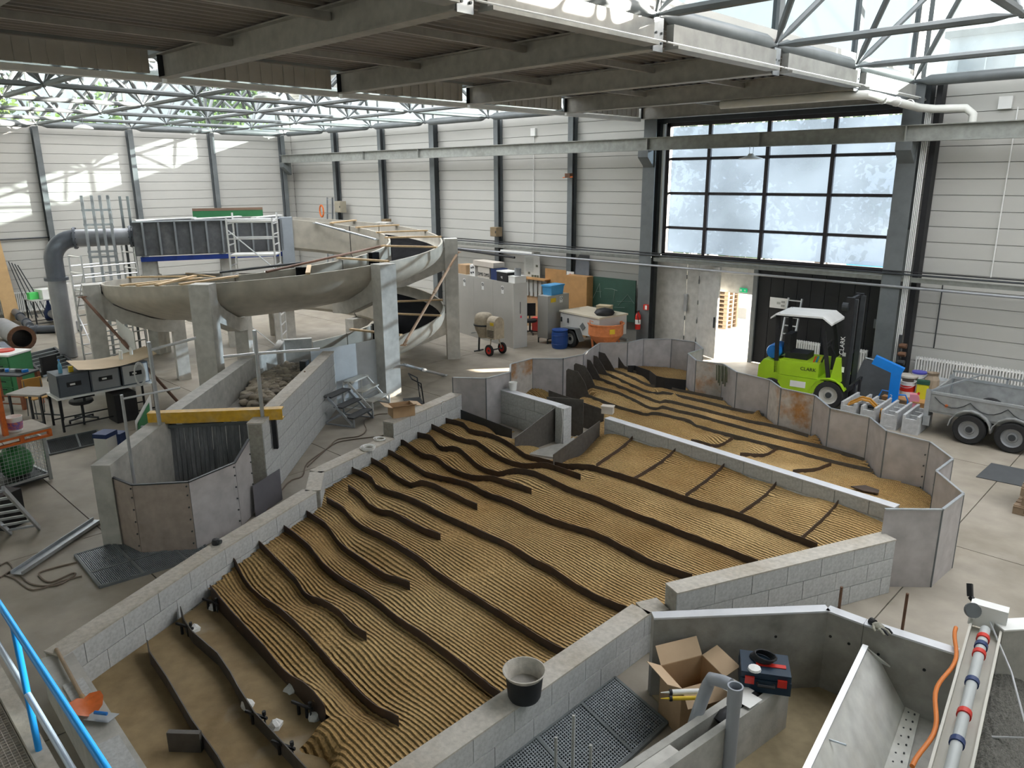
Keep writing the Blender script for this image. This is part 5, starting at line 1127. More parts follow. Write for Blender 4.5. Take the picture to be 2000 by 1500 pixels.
b.add(P, [(2 * i, 2 * i + 2, 2 * i + 3, 2 * i + 1) for i in range(n1)]); b.add([v - Vector((0, 0, 0.008)) for v in P], [(2 * i, 2 * i + 1, 2 * i + 3, 2 * i + 2) for i in range(n1)]); solo('cardboard_sheet', b, mat('pale_card', (0.60, 0.47, 0.32), 0.7, 0, 0.05, 3), 'large curved sheet of pale card lying over the equipment cases', 'cardboard', smooth=40)
w = DM @ Vector((0.22, 0.3, 1.18)); b = MB(); b.lathe([(0.001, 0), (0.038, 0), (0.04, 0.12), (0.036, 0.17), (0.014, 0.23), (0.013, 0.27)], tuple(w), 14, cap=False); bt = solo('water_bottle', b, mat('blue_pet', (0.12, 0.35, 0.50), 0.15, 0, 0.1, 3), 'pale blue plastic water bottle on the left equipment case', 'bottle', smooth=50)
b = MB(); b.tube(w + Vector((0, 0, 0.265)), w + Vector((0, 0, 0.29)), 0.017, 10); part('cap', b, M_BLUE, bt, world=True)
boxy('tape_roll', tuple(DM @ Vector((0.40, 0.25, 1.18))), (0.08, 0.06, 0.12), da, M_YELLOW, 'small yellow tool standing beside the water bottle', 'tool')
b = MB(); rr = random.Random(2)
for k in range(7):
    c = DM @ Vector((1.62, -0.07 - 0.006 * k, 0.98 - 0.02 * (k % 3))); b.path([c + Vector((0.11 * cos(a) * cos(da) + 0, 0.11 * cos(a) * sin(da), 0.24 * sin(a))) for a in [j * pi / 8 for j in range(16)]], 0.008, 5, closed=True)
o = solo('cable_coil', b, M_WHITE, 'coil of white cable hanging in front of the pale equipment case', 'cable'); o['kind'] = 'stuff'
def office_chair(base, rz, lab, m=M_BLACK):
    o = thing('office_chair', lab, 'chair', (base.x, base.y, 0), rz); b = MB(); b.lathe([(0.001, 0.40), (0.2, 0.40), (0.24, 0.43), (0.23, 0.48), (0.001, 0.50)], n=16); part('seat', b, m, o, smooth=40)
    b = MB(); b.box((0, 0.23, 0.78), (0.4, 0.06, 0.42)); part('backrest', b, m, o); b = MB(); b.bar((0, 0.2, 0.45), (0, 0.25, 0.7), 0.05, 0.02); part('back_stem', b, M_STEELD, o); b = MB(); b.tube((0, 0, 0.08), (0, 0, 0.41), 0.03, 8); part('column', b, M_STEELD, o)
    for k in range(5):
        a = 2 * pi * k / 5; b = MB(); b.bar((0, 0, 0.1), (0.29 * cos(a), 0.29 * sin(a), 0.065), 0.04, 0.03); f = part('foot', b, M_STEELD, o); b = MB(); b.tube((0.28 * cos(a) - 0.015, 0.28 * sin(a), 0.03), (0.28 * cos(a) + 0.015, 0.28 * sin(a), 0.03), 0.03, 8); part('castor', b, M_BLACK, f)
office_chair(G(165, 822), da + pi, 'black swivel chair standing under the test desk'); office_chair(G(120, 775), da + 0.4, 'second black swivel chair behind the test desk')
# posts at the right end of the desk
bq = G(243, 818); boxy('speaker_cabinet', (bq.x, bq.y, 0), (0.45, 0.5, 0.62), da, M_BLACK, 'black cabinet below the right end of the test desk', 'cabinet')
a = G(255, 805, 0.0); ladder(a, a + Vector((0.1, 0.05, 1.45)), 0.3, 2, M_WHITE, 'white painted steel frame at the right end of the desk')
b = MB(); a, c = G(247, 752, 0.9), G(268, 750, 0.9); b.plate([G(238, 700, 0.9), G(270, 712, 0.9), G(270, 712, 0.9) + Vector((0, 0, 0.75)), G(238, 700, 0.9) + Vector((0, 0, 0.95))], 0.015, (0.5, -0.5, 0)); solo('white_board', b, M_WHITE, 'white board standing upright behind the right end of the desk', 'board')
# canister and green sign by the channel wall
cq2 = G(212, 893); boxy('canister', (cq2.x, cq2.y, 0.0), (0.26, 0.3, 0.42), 0.6, M_WHITE, 'white canister box with navy lid beside the channel wall', 'canister', lid=0.08, lidm=M_NAVY)
cq3 = G(237, 885); boxy('pump_unit', (cq3.x, cq3.y, 0.0), (0.22, 0.22, 0.42), 0.6, M_NAVY, 'navy pump unit behind the white canister', 'pump')
a, c = G(266, 848, 0.9), G(300, 826, 0.9); nn = Vector((0.12, -0.06, 0)); b = MB(); b.plate([(a.x, a.y, 0.55), (c.x, c.y, 0.75), (c.x - 0.05, c.y + 0.03, 1.42), (a.x - 0.05, a.y + 0.03, 1.12)], 0.03, (1, -0.5, 0)); sg = solo('sign_board', b, M_WHITE, 'tilted board with green face and wooden edge by the yellow beam', 'sign'); 
e = (c - a) * 0.12; b = MB(); b.plate([(a.x + e.x + 0.03, a.y + e.y - 0.015, 0.65), (c.x - e.x + 0.03, c.y - e.y - 0.015, 0.82), (c.x - e.x, c.y - e.y + 0.01, 1.3), (a.x + e.x, a.y + e.y + 0.01, 1.06)], 0.006, (1, -0.5, 0)); part('green_face', b, M_GREEN, sg, world=True)
# white instrument masts on the channel walls
def mast(base, top_px, arms, lab, r=0.032, grp='white instrument masts'):
    zt2 = ZV(top_px[0], top_px[1], base); o = thing('instrument_mast', lab, 'mast', tuple(base), group=grp); b = MB(); b.tube(base, (base.x, base.y, zt2), r, 10); part('pole', b, M_GALV, o, smooth=50, world=True)
    for (pa, pb_) in arms:
        za = ZV(pa[0], pa[1], base); a = Vector((base.x, base.y, za)); d = ray(*pb_); t = (d.x * base.x + d.y * base.y) / (d.x ** 2 + d.y ** 2); c = CAMP + d * t; b = MB(); b.tube(a, c, r * 0.7, 8); part('arm', b, M_ALU, o, smooth=50, world=True)
    return o
mast(G(312, 829, 1.3), (288, 668), [((296, 684), (383, 660))], 'white mast with a short arm on the left channel wall')
mast(G(513, 815, 1.3), (497, 645), [((508, 690), (436, 697)), ((508, 690), (625, 682))], 'grey mast with a long cross arm on the right channel wall')
mast(G(263, 946, 0.85), (247, 770), [((249, 778), (352, 757))], 'slim white mast standing on the small sheet basin rim', r=0.022)
b = MB(); b.tube(G(633, 812, 0.02), G(595, 726, 1.32), 0.018, 6); solo('steel_rod', b, M_RUST, 'rusty steel rod leaning on the pale block wall beside the steps', 'rod')
# floor grids
M_GRATE = mat('grate_bars', (0.30, 0.33, 0.35), 0.45, 0.5, 0.1, 5); M_PITD = mat('pit_shade', (0.03, 0.03, 0.03), 0.9, 0, 0.2, 3)
def grating(P, nu, nv, lab, seams=(), m=M_GRATE, h=0.03, r=0.008):
    P = [Vector((p[0], p[1], 0)) for p in P]; o = thing('floor_grating', lab, 'grating', (P[0].x, P[0].y, 0.001))
    b = MB(); b.add([(p.x, p.y, 0.003) for p in P], [(0, 1, 2, 3)]); part('pit', b, M_PITD, o, world=True)  # flat near-black sheet, painted as the shade below the bars
    b = MB()
    for k in range(nu + 1): b.bar(P[0].lerp(P[1], k / nu) + Vector((0, 0, 0.015)), P[3].lerp(P[2], k / nu) + Vector((0, 0, 0.015)), r, h * 0.8)
    for k in range(nv + 1): b.bar(P[0].lerp(P[3], k / nv) + Vector((0, 0, 0.017)), P[1].lerp(P[2], k / nv) + Vector((0, 0, 0.017)), r, h * 0.8)
    g = part('bars', b, m, o, world=True); g['kind'] = 'stuff'
    for s in range(4): b = MB(); b.bar(P[s] + Vector((0, 0, 0.018)), P[(s + 1) % 4] + Vector((0, 0, 0.018)), 0.03, 0.034); part('edge_bar', b, M_STEEL, o, world=True)
    for ax, t in seams:
        a, c = (P[0].lerp(P[1], t), P[3].lerp(P[2], t)) if ax == 'u' else (P[0].lerp(P[3], t), P[1].lerp(P[2], t)); b = MB(); b.bar(a + Vector((0, 0, 0.019)), c + Vector((0, 0, 0.019)), 0.035, 0.034); part('seam_bar', b, M_STEEL, o, world=True)
    return o
grating([G(147, 1087), G(196, 1149), G(420, 1083), G(345, 1028)], 22, 64, 'blue grey floor grating in front of the small sheet basin', seams=(('v', 0.36), ('u', 0.6), ('v', 0.75)))
grating([G(90, 863), G(97, 890), G(200, 866), G(190, 842)], 10, 50, 'dark floor grating between the desk and the channel wall', seams=(('v', 0.58),), m=M_STEELD)
a, c = G(32, 1122, 0.03), G(192, 1016, 0.03); b = MB(); b.bar(a, c, 0.16, 0.012); d = (c - a).normalized(); s = Vector((d.y, -d.x, 0)) * 0.08; b.bar(a + s + Vector((0, 0, 0.02)), c + s + Vector((0, 0, 0.02)), 0.012, 0.05); b.bar(a - s + Vector((0, 0, 0.02)), c - s + Vector((0, 0, 0.02)), 0.012, 0.05); solo('channel_profile', b, M_GALV, 'long galvanised channel profile lying on the floor at the left', 'profile')
def cable(pxs, z, r, m, lab, name='floor_cable', n=4):
    P = [G(x, y, z) for x, y in pxs]; out = []
    for i in range(len(P) - 1):
        p0, p1, p2, p3 = P[max(i - 1, 0)], P[i], P[i + 1], P[min(i + 2, len(P) - 1)]
        for k in range(n): t = k / n; out.append(0.5 * ((2 * p1) + (-p0 + p2) * t + (2 * p0 - 5 * p1 + 4 * p2 - p3) * t * t + (-p0 + 3 * p1 - 3 * p2 + p3) * t ** 3))
    out.append(P[-1]); b = MB(); b.path(out, r, 5); return solo(name, b, m, lab, 'cable', smooth=60)
M_CBL = mat('brown_cable', (0.16, 0.12, 0.09), 0.5, 0, 0.1, 3)
cable([(0, 1128), (30, 1115), (60, 1140), (110, 1143), (145, 1124), (140, 1120), (100, 1137), (80, 1128), (78, 1118), (110, 1108), (150, 1098)], 0.012, 0.012, M_CBL, 'brown cable looped on the floor at the left')
cable([(0, 1105), (15, 1098), (25, 1112), (10, 1122), (30, 1130), (65, 1152), (120, 1135), (160, 1125)], 0.012, 0.01, M_CBL, 'second brown cable tangled at the end of the channel profile')
cable([(500, 1030), (560, 945), (590, 930), (600, 905), (640, 875), (660, 858), (700, 852), (715, 840), (712, 822), (735, 810), (757, 808)], 0.012, 0.012, M_CBL, 'brown cable running along the block wall towards the cardboard box')
cable([(600, 912), (650, 868), (690, 858), (740, 852), (762, 846)], 0.012, 0.01, M_CBL, 'brown cable bending towards the basin wall')
# step units
def steps(base, rz, m, tread, lab):
    o = thing('step_unit', lab, 'steps', (base.x, base.y, 0), rz, 'mobile step units'); W = 0.72
    for k in range(3):
        z = 0.2 * (k + 1); y = 0.26 * k; b = MB(); b.box((W / 2, y + 0.11, z), (W, 0.22, 0.03)); part('tread', b, tread, o)
    for x in (0.0, W):
        b = MB(); b.bar((x, 0.0, 0.02), (x, 0.62, 0.6), 0.03, 0.05); part('stringer', b, m, o); b = MB(); b.bar((x, 0.74, 0.0), (x, 0.74, 0.6), 0.03, 0.03, up=(0, 1, 0)); part('rear_leg', b, m, o)
        b = MB(); b.bar((x, 0.02, 0.015), (x, 0.74, 0.015), 0.03, 0.03); part('foot_rail', b, m, o); b = MB(); b.bar((x, 0.0, 0.18), (x, 0.0, 0.0), 0.03, 0.03, up=(0, 1, 0)); part('front_leg', b, m, o)
        b = MB(); b.bar((x, 0.3, 0.3), (x, 0.74, 0.02), 0.02, 0.02); part('brace', b, m, o)
    for z in (0.02, 0.55): b = MB(); b.bar((0, 0.74, z), (W, 0.74, z), 0.03, 0.03); part('cross_bar', b, m, o)
M_STEPD = mat('step_rubber', (0.07, 0.072, 0.075), 0.7, 0, 0.1, 4)
s1 = G(692, 836); steps(s1, radians(112), M_GALV, M_STEPD, 'dark treaded step unit leaning against the pale block wall')
s2 = G(728, 803); steps(s2, radians(112), M_WHITE, mat('step_pale', (0.55, 0.53, 0.48), 0.6, 0, 0.1, 4), 'white step unit standing in the sunlight below the zinc sheet')
# hand truck and open cardboard box on the basin wall
hq = G(828, 790); ht_ = thing('hand_truck', 'black tube hand truck behind the basin wall', 'cart', (hq.x, hq.y, 0), radians(150)); b = MB(); b.path([(0, 0, 0.02), (0, 0.05, 0.5), (0, 0.25, 0.62), (0.55, 0.25, 0.62), (0.55, 0.05, 0.5), (0.55, 0, 0.02)], 0.016, 6); part('handle_frame', b, M_BLACK, ht_); b = MB(); b.tube((0, 0.04, 0.38), (0.55, 0.04, 0.38), 0.014, 6); part('cross_tube', b, M_BLACK, ht_); b = MB(); b.box((0.27, 0.2, 0.02), (0.55, 0.4, 0.015)); part('toe_plate', b, M_STEELD, ht_)
def open_box(c, sz, rz, lab, flaps=(0.4, -0.5, 0.3, -0.2), z=0.0):
    o = thing('cardboard_box', lab, 'cardboard box', (c[0], c[1], z), rz, 'open cardboard boxes'); x, y, h = sz; t = 0.006
    b = MB(); b.box((0, 0, t / 2), (x, y, t)); part('bottom', b, M_CARD, o)
    for s, (cx, cy, w_, d_) in zip(range(4), ((0, -y / 2, x, t), (0, y / 2, x, t), (-x / 2, 0, t, y), (x / 2, 0, t, y))):
        b = MB(); b.box((cx, cy, h / 2), (w_, d_, h)); part('side', b, M_CARD, o)
        f = flaps[s]; L = min(x, y) * 0.5; b = MB()
        nx, ny = (0, -1) if s == 0 else (0, 1) if s == 1 else (-1, 0) if s == 2 else (1, 0); dx_, dz_ = L * cos(f), L * sin(f)
        if s < 2: b.plate([(-x / 2, cy, h), (x / 2, cy, h), (x / 2, cy + ny * dx_, h + dz_), (-x / 2, cy + ny * dx_, h + dz_)], t, (0, 0, 1))
        else: b.plate([(cx, -y / 2, h), (cx, y / 2, h), (cx + nx * dx_, y / 2, h + dz_), (cx + nx * dx_, -y / 2, h + dz_)], t, (0, 0, 1))
        part('flap', b, mat('card_flap', (0.52, 0.38, 0.25), 0.8, 0, 0.06, 5), o)
    return o
bq_ = G(786, 812, 0.73); open_box((bq_.x - 0.05, bq_.y + 0.02), (0.42, 0.32, 0.2), radians(70), 'open cardboard box standing on the higher basin wall', z=0.735)
def coil(c, R, n, m, lab, r=0.006, flat=True, rz=0):
    b = MB(); rr = random.Random(int(R * 1000))
    for k in range(n):
        ox, oy, s = rr.uniform(-.02, .02), rr.uniform(-.02, .02), rr.uniform(0.8, 1.15); b.path([(c[0] + ox + R * s * cos(a), c[1] + oy + R * s * 0.8 * sin(a), c[2] + 0.008 + 0.006 * k) if flat else (c[0] + ox + R * s * cos(a) * cos(rz), c[1] + oy + R * s * cos(a) * sin(rz), c[2] + R * s * 1.2 * sin(a)) for a in [j * pi / 9 for j in range(18)]], r, 5, closed=True)
    o = solo('cable_coil', b, m, lab, 'cable'); o['kind'] = 'stuff'; return o
q = G(719, 876, 0.5); coil((q.x, q.y, 0.495), 0.13, 8, M_WHITE, 'coil of white cable lying on the low basin wall'); q = G(742, 858, 0.5); coil((q.x, q.y, 0.495), 0.10, 5, M_WHITE, 'smaller coil of white cable next to the first on the basin wall')
q = G(862, 790, 0.62); coil((-11.0, 9.35, 0.58), 0.12, 6, M_WHITE, 'white cable loops hanging on the inner face of the higher basin wall', flat=False, rz=radians(105))
q = G(422, 1062, 0.5); cm = thing('action_camera', 'small black camera unit lying on top of the left basin wall', 'camera', (q.x, q.y, 0.495), 0.5); b = MB(); b.lathe([(0.001, 0), (0.05, 0), (0.055, 0.03), (0.04, 0.07), (0.001, 0.08)], n=14); part('housing', b, M_BLACK, cm, smooth=40); b = MB(); b.tube((0.03, 0, 0.04), (0.075, 0, 0.04), 0.03, 12); part('lens', b, M_STEELD, cm)
# shovel and trowel on the kerb
ha, hb = G(110, 1268, 0.5), G(164, 1368, 0.5); sh = thing('shovel', 'orange bladed shovel with wooden handle lying on the kerb', 'shovel', tuple(hb)); b = MB(); b.tube(ha, hb, 0.018, 8); part('handle', b, mat('handle_wood', (0.30, 0.22, 0.14), 0.6, 0, 0.15, 6), sh, smooth=50, world=True)
d = (hb - ha).normalized(); s = d.cross(Vector((0, 0, 1))).normalized(); b = MB(); rows_ = [(0.0, 0.05, 0.02), (0.04, 0.13, 0.03), (0.12, 0.135, 0.02), (0.22, 0.10, 0.0), (0.27, 0.05, -0.01)]; P = []
for dd, w_, z in rows_:
    for t in (-1, -0.5, 0, 0.5, 1): P.append(hb + d * dd + s * (w_ * t) + Vector((0, 0, z + 0.03 * abs(t))))
b.add(P, [(i * 5 + k, i * 5 + k + 1, i * 5 + k + 6, i * 5 + k + 5) for i in range(4) for k in range(4)]); part('blade', b, M_ORANGE, sh, smooth=60, world=True)
b = MB(); b.tube(hb - d * 0.08, hb + d * 0.1, 0.024, 8); part('socket', b, mat('worn_socket', (0.40, 0.24, 0.10), 0.5, 0.2, 0.2, 8), sh, smooth=50, world=True)
q = G(196, 1400, 0.5); tw = thing('trowel', 'grey plastering trowel with blue grip beside the shovel', 'trowel', (q.x, q.y, 0.48), 0.6); b = MB(); b.plate([(-0.12, -0.06, 0.02), (0.12, -0.06, 0.02), (0.14, 0.06, 0.02), (-0.1, 0.06, 0.02)], 0.004, (0, 0, 1)); part('blade', b, M_GALV, tw); b = MB(); b.tube((-0.05, 0, 0.06), (0.07, 0, 0.06), 0.015, 8); part('grip', b, M_BLUE, tw)
# stair landing with blue rail
zl = 1.25
ld = thing('stair_landing', 'steel stair landing with open grating and blue handrail at the near left corner', 'stair', (-5.5, 0.86, 0))
e0, e1_ = Vector((-7.8, 0.86, zl)), Vector((-3.0, 0.80, zl)); eu = (e1_ - e0).normalized(); en = Vector((eu.y, -eu.x, 0))
b = MB(); b.bar(e0, e1_, 0.10, 0.12); part('edge_beam', b, M_CAP, ld, world=True)
b = MB(); EL = (e1_ - e0).length; off = en * 0.06
for k in range(int(EL / 0.034)): b.bar(e0 + off + eu * (0.034 * k), e0 + off + eu * (0.034 * k) + en * 1.0, 0.005, 0.03)
for k in range(30): b.bar(e0 + off + en * (0.034 * k), e1_ + off + en * (0.034 * k), 0.004, 0.028)
g = part('grating_bars', b, mat('warm_grating', (0.52, 0.47, 0.42), 0.4, 0.3, 0.1, 5), ld, world=True); g['kind'] = 'stuff'
for k in (0.3, 0.9):
    q = e0 + eu * (EL * k) + en * 0.4; b = MB(); b.box((q.x, q.y, zl / 2 - 0.06), (0.08, 0.08, zl - 0.12)); part('support_post', b, M_BLUE, ld, world=True)
M_RAILB = mat('blue_rail', (0.02, 0.28, 0.72), 0.3, 0.1, 0.05, 3)
def rail(pts, m, nm__, r=0.021): b = MB(); b.path(pts, r, 10); part(nm__, b, m, ld, smooth=60, world=True)
ho = en * 0.0
h0, h1 = e0 + ho + Vector((0, 0, 1.0)), e1_ + ho + Vector((0, 0, 1.0)); rail([h0, h1], M_RAILB, 'handrail'); rail([e0 + ho + Vector((0, 0, 0.5)), e1_ + ho + Vector((0, 0, 0.5))], mat('pale_blue_rail', (0.45, 0.52, 0.62), 0.3, 0.2, 0.05, 3), 'middle_rail')
for k in (0.1, 0.53, 0.97): q = e0 + ho + eu * (EL * k); rail([q + Vector((0, 0, -0.05)), q + Vector((0, 0, 1.0))], M_RAILB, 'baluster')
# ------------------------------------------------------------------ right side: forklift, trailer, stores
M_LIME = mat('lime_paint', (0.36, 0.58, 0.02), 0.35, 0, 0.08, 3, coat=0.2); M_TYRE = mat('tyre_rubber', (0.022, 0.022, 0.023), 0.8, 0, 0.2, 8); M_RIM = mat('rim_paint', (0.55, 0.54, 0.50), 0.5, 0.1, 0.1, 5)
def wheel(parent, c, r, w, rimm=M_RIM, name='wheel', hub=0.35, ax='y'):
    o = link(name, None, parent, c); n = 24
    R = Matrix.Rotation(radians(90), 4, 'X') if ax == 'y' else Matrix.Rotation(radians(90), 4, 'Y')
    b = MB(); b.lathe([(r * 0.62, -w / 2), (r * 0.92, -w / 2), (r, -w * 0.36), (r, w * 0.36), (r * 0.92, w / 2), (r * 0.62, w / 2), (r * 0.62, -w / 2)], n=n, ax=R); t = link('tyre', b.mesh('tyre', M_TYRE), o); sm(t, 35)
    b = MB(); b.lathe([(0.001, -w * 0.30), (r * 0.3, -w * 0.30), (r * 0.34, -w * 0.2), (r * 0.55, -w * 0.25), (r * 0.63, -w * 0.48), (r * 0.63, w * 0.48), (r * 0.55, w * 0.25), (r * 0.34, w * 0.2), (r * 0.3, w * 0.30), (0.001, w * 0.30)], n=n, ax=R); t = link('rim', b.mesh('rim', rimm), o); sm(t, 35)
    b = MB(); b.lathe([(0.001, -w * 0.44), (r * 0.2, -w * 0.44), (r * 0.22, -w * 0.2), (r * 0.22, w * 0.2), (r * 0.2, w * 0.44), (0.001, w * 0.44)], n=14, ax=R); link('hub', b.mesh('hub', M_STEELD), o)
    return o
FY = 16.18; fx0 = PY(1477, 730, FY).x; fxw = PY(1612, 765, FY).x; fl_ = thing('forklift', 'lime green forklift truck with white cab roof behind the basin fence', 'forklift', (fx0, FY, 0), radians(7))
WB = fxw - fx0; W = 1.08
def fp_(nm__, mb, m, smooth=None): return part(nm__, mb, m, fl_, smooth)
b = MB(); P = [(0, 0.28), (0.02, 0.78), (0.12, 0.93), (0.5, 0.93), (0.5, 0.30)]; b.add([(x, 0.06, z) for x, z in P] + [(x, W - 0.06, z) for x, z in P], [(4, 3, 2, 1, 0), (5, 6, 7, 8, 9)] + [(k, (k + 1) % 5, 5 + (k + 1) % 5, 5 + k) for k in range(5)]); fp_('counterweight', b, M_LIME)
b = MB(); b.bb(0.5, 1.36, 0.04, W - 0.04, 0.64, 0.98); fp_('engine_hood', b, M_LIME)
b = MB(); P = [(0.5, 0.24), (0.5, 0.63), (1.5, 0.63), (1.5, 0.5), (1.25, 0.28), (1.2, 0.24)]; b.add([(x, 0.02, z) for x, z in P] + [(x, W - 0.02, z) for x, z in P], [(5, 4, 3, 2, 1, 0), (6, 7, 8, 9, 10, 11)] + [(k, (k + 1) % 6, 6 + (k + 1) % 6, 6 + k) for k in range(6)]); fp_('chassis', b, M_LIME)
b = MB(); P = [(1.36, 0.63), (1.36, 0.66), (1.62, 0.68), (1.70, 1.18), (1.80, 1.18), (1.86, 0.66), (1.78, 0.63)]; b.add([(x, 0.05, z) for x, z in P] + [(x, W - 0.05, z) for x, z in P], [(6, 5, 4, 3, 2, 1, 0), tuple(range(7, 14))] + [(k, (k + 1) % 7, 7 + (k + 1) % 7, 7 + k) for k in range(7)]); fp_('dashboard_cowl', b, M_LIME)
P = [Vector((1.60 + 0.38 * cos(a), 0.0, 0.32 + 0.38 * sin(a))) for a in [pi * k / 8 for k in range(9)]]; b = MB(); b.ribbon([Vector((q.x, 0.08, q.z + 0.012)) for q in P], [Vector((q.x, 0.08, q.z - 0.012)) for q in P], 0.2) if False else [b.bar(P[k] + Vector((0, 0.09, 0)), P[k + 1] + Vector((0, 0.09, 0)), 0.2, 0.02, up=(P[k + 1] - P[k]).cross(Vector((0, 1, 0)))) for k in range(1, 8)]; fp_('fender', b, M_LIME)
for y in (0.10, W - 0.10): wheel(fl_, (0.35, y, 0.26), 0.26, 0.17); wheel(fl_, (WB, y, 0.32), 0.32, 0.2)
GH = 2.03
for x, xt in ((0.42, 0.36), (1.58, 1.32)):
    for y in (0.09, W - 0.09): b = MB(); b.bar((x, y, 0.66), (xt, y, GH), 0.06, 0.08); fp_('guard_post', b, M_BLACK)
b = MB(); P = [(0.22, GH - 0.10), (0.34, GH), (1.35, GH + 0.02), (1.55, GH - 0.12)]; b.add([(x, 0.0, z) for x, z in P] + [(x, W, z) for x, z in P] + [(x, 0.0, z - 0.04) for x, z in P] + [(x, W, z - 0.04) for x, z in P], [(k, k + 1, 4 + k + 1, 4 + k) for k in range(3)] + [(8 + k, 12 + k, 13 + k, 9 + k) for k in range(3)] + [(k, 8 + k, 9 + k, k + 1) for k in range(3)] + [(4 + k, 5 + k, 13 + k, 12 + k) for k in range(3)] + [(0, 4, 12, 8), (3, 11, 15, 7)]); fp_('cab_roof', b, M_WHITE)
b = MB(); b.box((0.9, W / 2, GH - 0.05), (1.0, W - 0.1, 0.05)); fp_('roof_frame', b, M_BLACK)
b = MB(); b.box((0.78, W / 2, 1.05), (0.5, 0.5, 0.14)); st__ = fp_('seat', b, M_BLACK); b = MB(); b.box((0.55, W / 2, 1.3), (0.14, 0.46, 0.45)); fp_('seat_back', b, M_BLACK)
b = MB(); b.bar((1.68, W / 2, 0.9), (1.42, W / 2, 1.32), 0.05, 0.05); fp_('steering_column', b, M_BLACK)
b = MB(); c0 = Vector((1.40, W / 2, 1.34)); b.path([c0 + Vector((0.05 * cos(a), 0.17 * sin(a), 0.14 * cos(a) * 0.8)) for a in [k * pi / 8 for k in range(16)]], 0.014, 6, closed=True); fp_('steering_wheel', b, M_BLACK)
b = MB(); b.lathe([(0.001, 0), (0.15, 0.0), (0.17, 0.05), (0.17, 0.5), (0.15, 0.56), (0.001, 0.58)], (0.28, 0, 0), 16, ax=Matrix.Rotation(radians(-90), 4, 'X')); b.v = [(x, y + 0.2, z + 1.1) for x, y, z in b.v]; fp_('gas_cylinder', b, M_BLUE, 40)
for k in range(4): b = MB(); b.tube((1.2 + 0.05 * k, 0.2 + 0.03 * k, 0.98), (1.24 + 0.05 * k, 0.2 + 0.03 * k, 1.12), 0.016, 6); fp_('control_lever', b, [M_RED, M_BLUE, M_YELLOW, M_BLACK][k])
MX = WB + 0.22
for y in (0.16, W - 0.16):
    b = MB(); b.bar((MX, y, 0.12), (MX, y, 2.5), 0.09, 0.16, up=(1, 0, 0)); fp_('mast_rail', b, M_BLACK); b = MB(); b.bar((MX + 0.09, y + (0.06 if y < 0.5 else -0.06), 0.15), (MX + 0.09, y + (0.06 if y < 0.5 else -0.06), 2.46), 0.06, 0.1, up=(1, 0, 0)); fp_('inner_mast_rail', b, M_STEELD); b = MB(); b.tube((MX - 0.06, y + (0.1 if y < 0.5 else -0.1), 0.2), (MX - 0.06, y + (0.1 if y < 0.5 else -0.1), 2.35), 0.035, 8); fp_('lift_cylinder', b, M_STEELD)
for z in (0.3, 1.2, 2.44): b = MB(); b.bar((MX, 0.16, z), (MX, W - 0.16, z), 0.06, 0.08); fp_('mast_crossbar', b, M_BLACK)
for z in (0.2, 0.55): b = MB(); b.bar((MX + 0.2, 0.02, z), (MX + 0.2, W - 0.02, z), 0.05, 0.1); fp_('fork_carriage', b, M_BLACK)
for y in (0.3, W - 0.3): b = MB(); b.bar((MX + 0.24, y, 0.6), (MX + 0.24, y, 0.06), 0.1, 0.04, up=(1, 0, 0)); b.bar((MX + 0.24, y, 0.06), (MX + 1.2, y, 0.05), 0.1, 0.035); fp_('fork', b, M_BLACK)
b = MB(); b.tube((MX - 0.02, 0.1, 2.3), (MX - 0.14, 0.1, 2.3), 0.09, 12); fp_('work_lamp', b, M_STEELD)
def letters(s, size, loc, parent, m, rz=0.0, ry=0.0, nm__='lettering'):
    b = text_mb(s, size); xf(b, TR(loc, rz, 0, ry)); return part(nm__, b, m, parent)
letters('CLARK', 0.11, (1.14, 0.036, 0.80), fl_, M_BLACK); letters('CLARK', 0.13, (MX - 0.02, 0.108, 1.45), fl_, M_WHITE, ry=radians(-90))
b = MB(); b.bb(0.78, 1.12, 0.012, 0.02, 0.40, 0.54); lb_ = fp_('data_plate', b, M_WHITE); lb_['label'] = 'white data plate with faint print'
b = MB(); b.bb(MX - 0.04, MX + 0.03, 0.105, 0.112, 1.22, 1.30); fp_('white_sticker', b, M_GREYP); b = MB(); b.bb(MX - 0.04, MX + 0.03, 0.105, 0.112, 0.86, 0.98); fp_('white_sticker', b, M_WHITE)
# aluminium ladder and notice behind the forklift
q = PY(1533, 690, 18.9); q2 = PY(1552, 583, 19.2); ladder((q.x, 18.8, 0.0), (q2.x, 19.25, q2.z), 0.36, 9, M_ALU, 'aluminium ladder leaning on the black door behind the forklift', Vector((1, 0, 0)))
q = PY(1521, 592, YG - 0.06); b = MB(); b.box((q.x, q.y, q.z), (0.5, 0.01, 0.28)); o = solo('notice_sheet', b, M_WHITE, 'white notice sheets taped on the black door above the forklift', 'notice')
for dx_, dz_ in ((0.0, 0.0), (0.12, 0.04), (0.12, -0.06)): b = MB(); b.box((q.x + dx_, q.y - 0.007, q.z + dz_), (0.1, 0.004, 0.06)); part('print_block', b, M_GREYP, o, world=True)
# radiators under the gate side walls
radiator((PY(1550, 690, 19.2).x, 19.25), (PY(1600, 690, 19.2).x, 19.25), 0.15, 0.85, 'white ribbed radiator in front of the black door'); radiator((PY(1655, 710, 19.2).x, 19.22), (PY(1692, 710, 19.2).x, 19.22), 0.15, 0.85, 'narrow white radiator beside the forklift mast'); radiator((-5.3, 19.38), (1.0, 19.38), 0.15, 0.85, 'long white ribbed radiator along the back wall behind the open trailer')
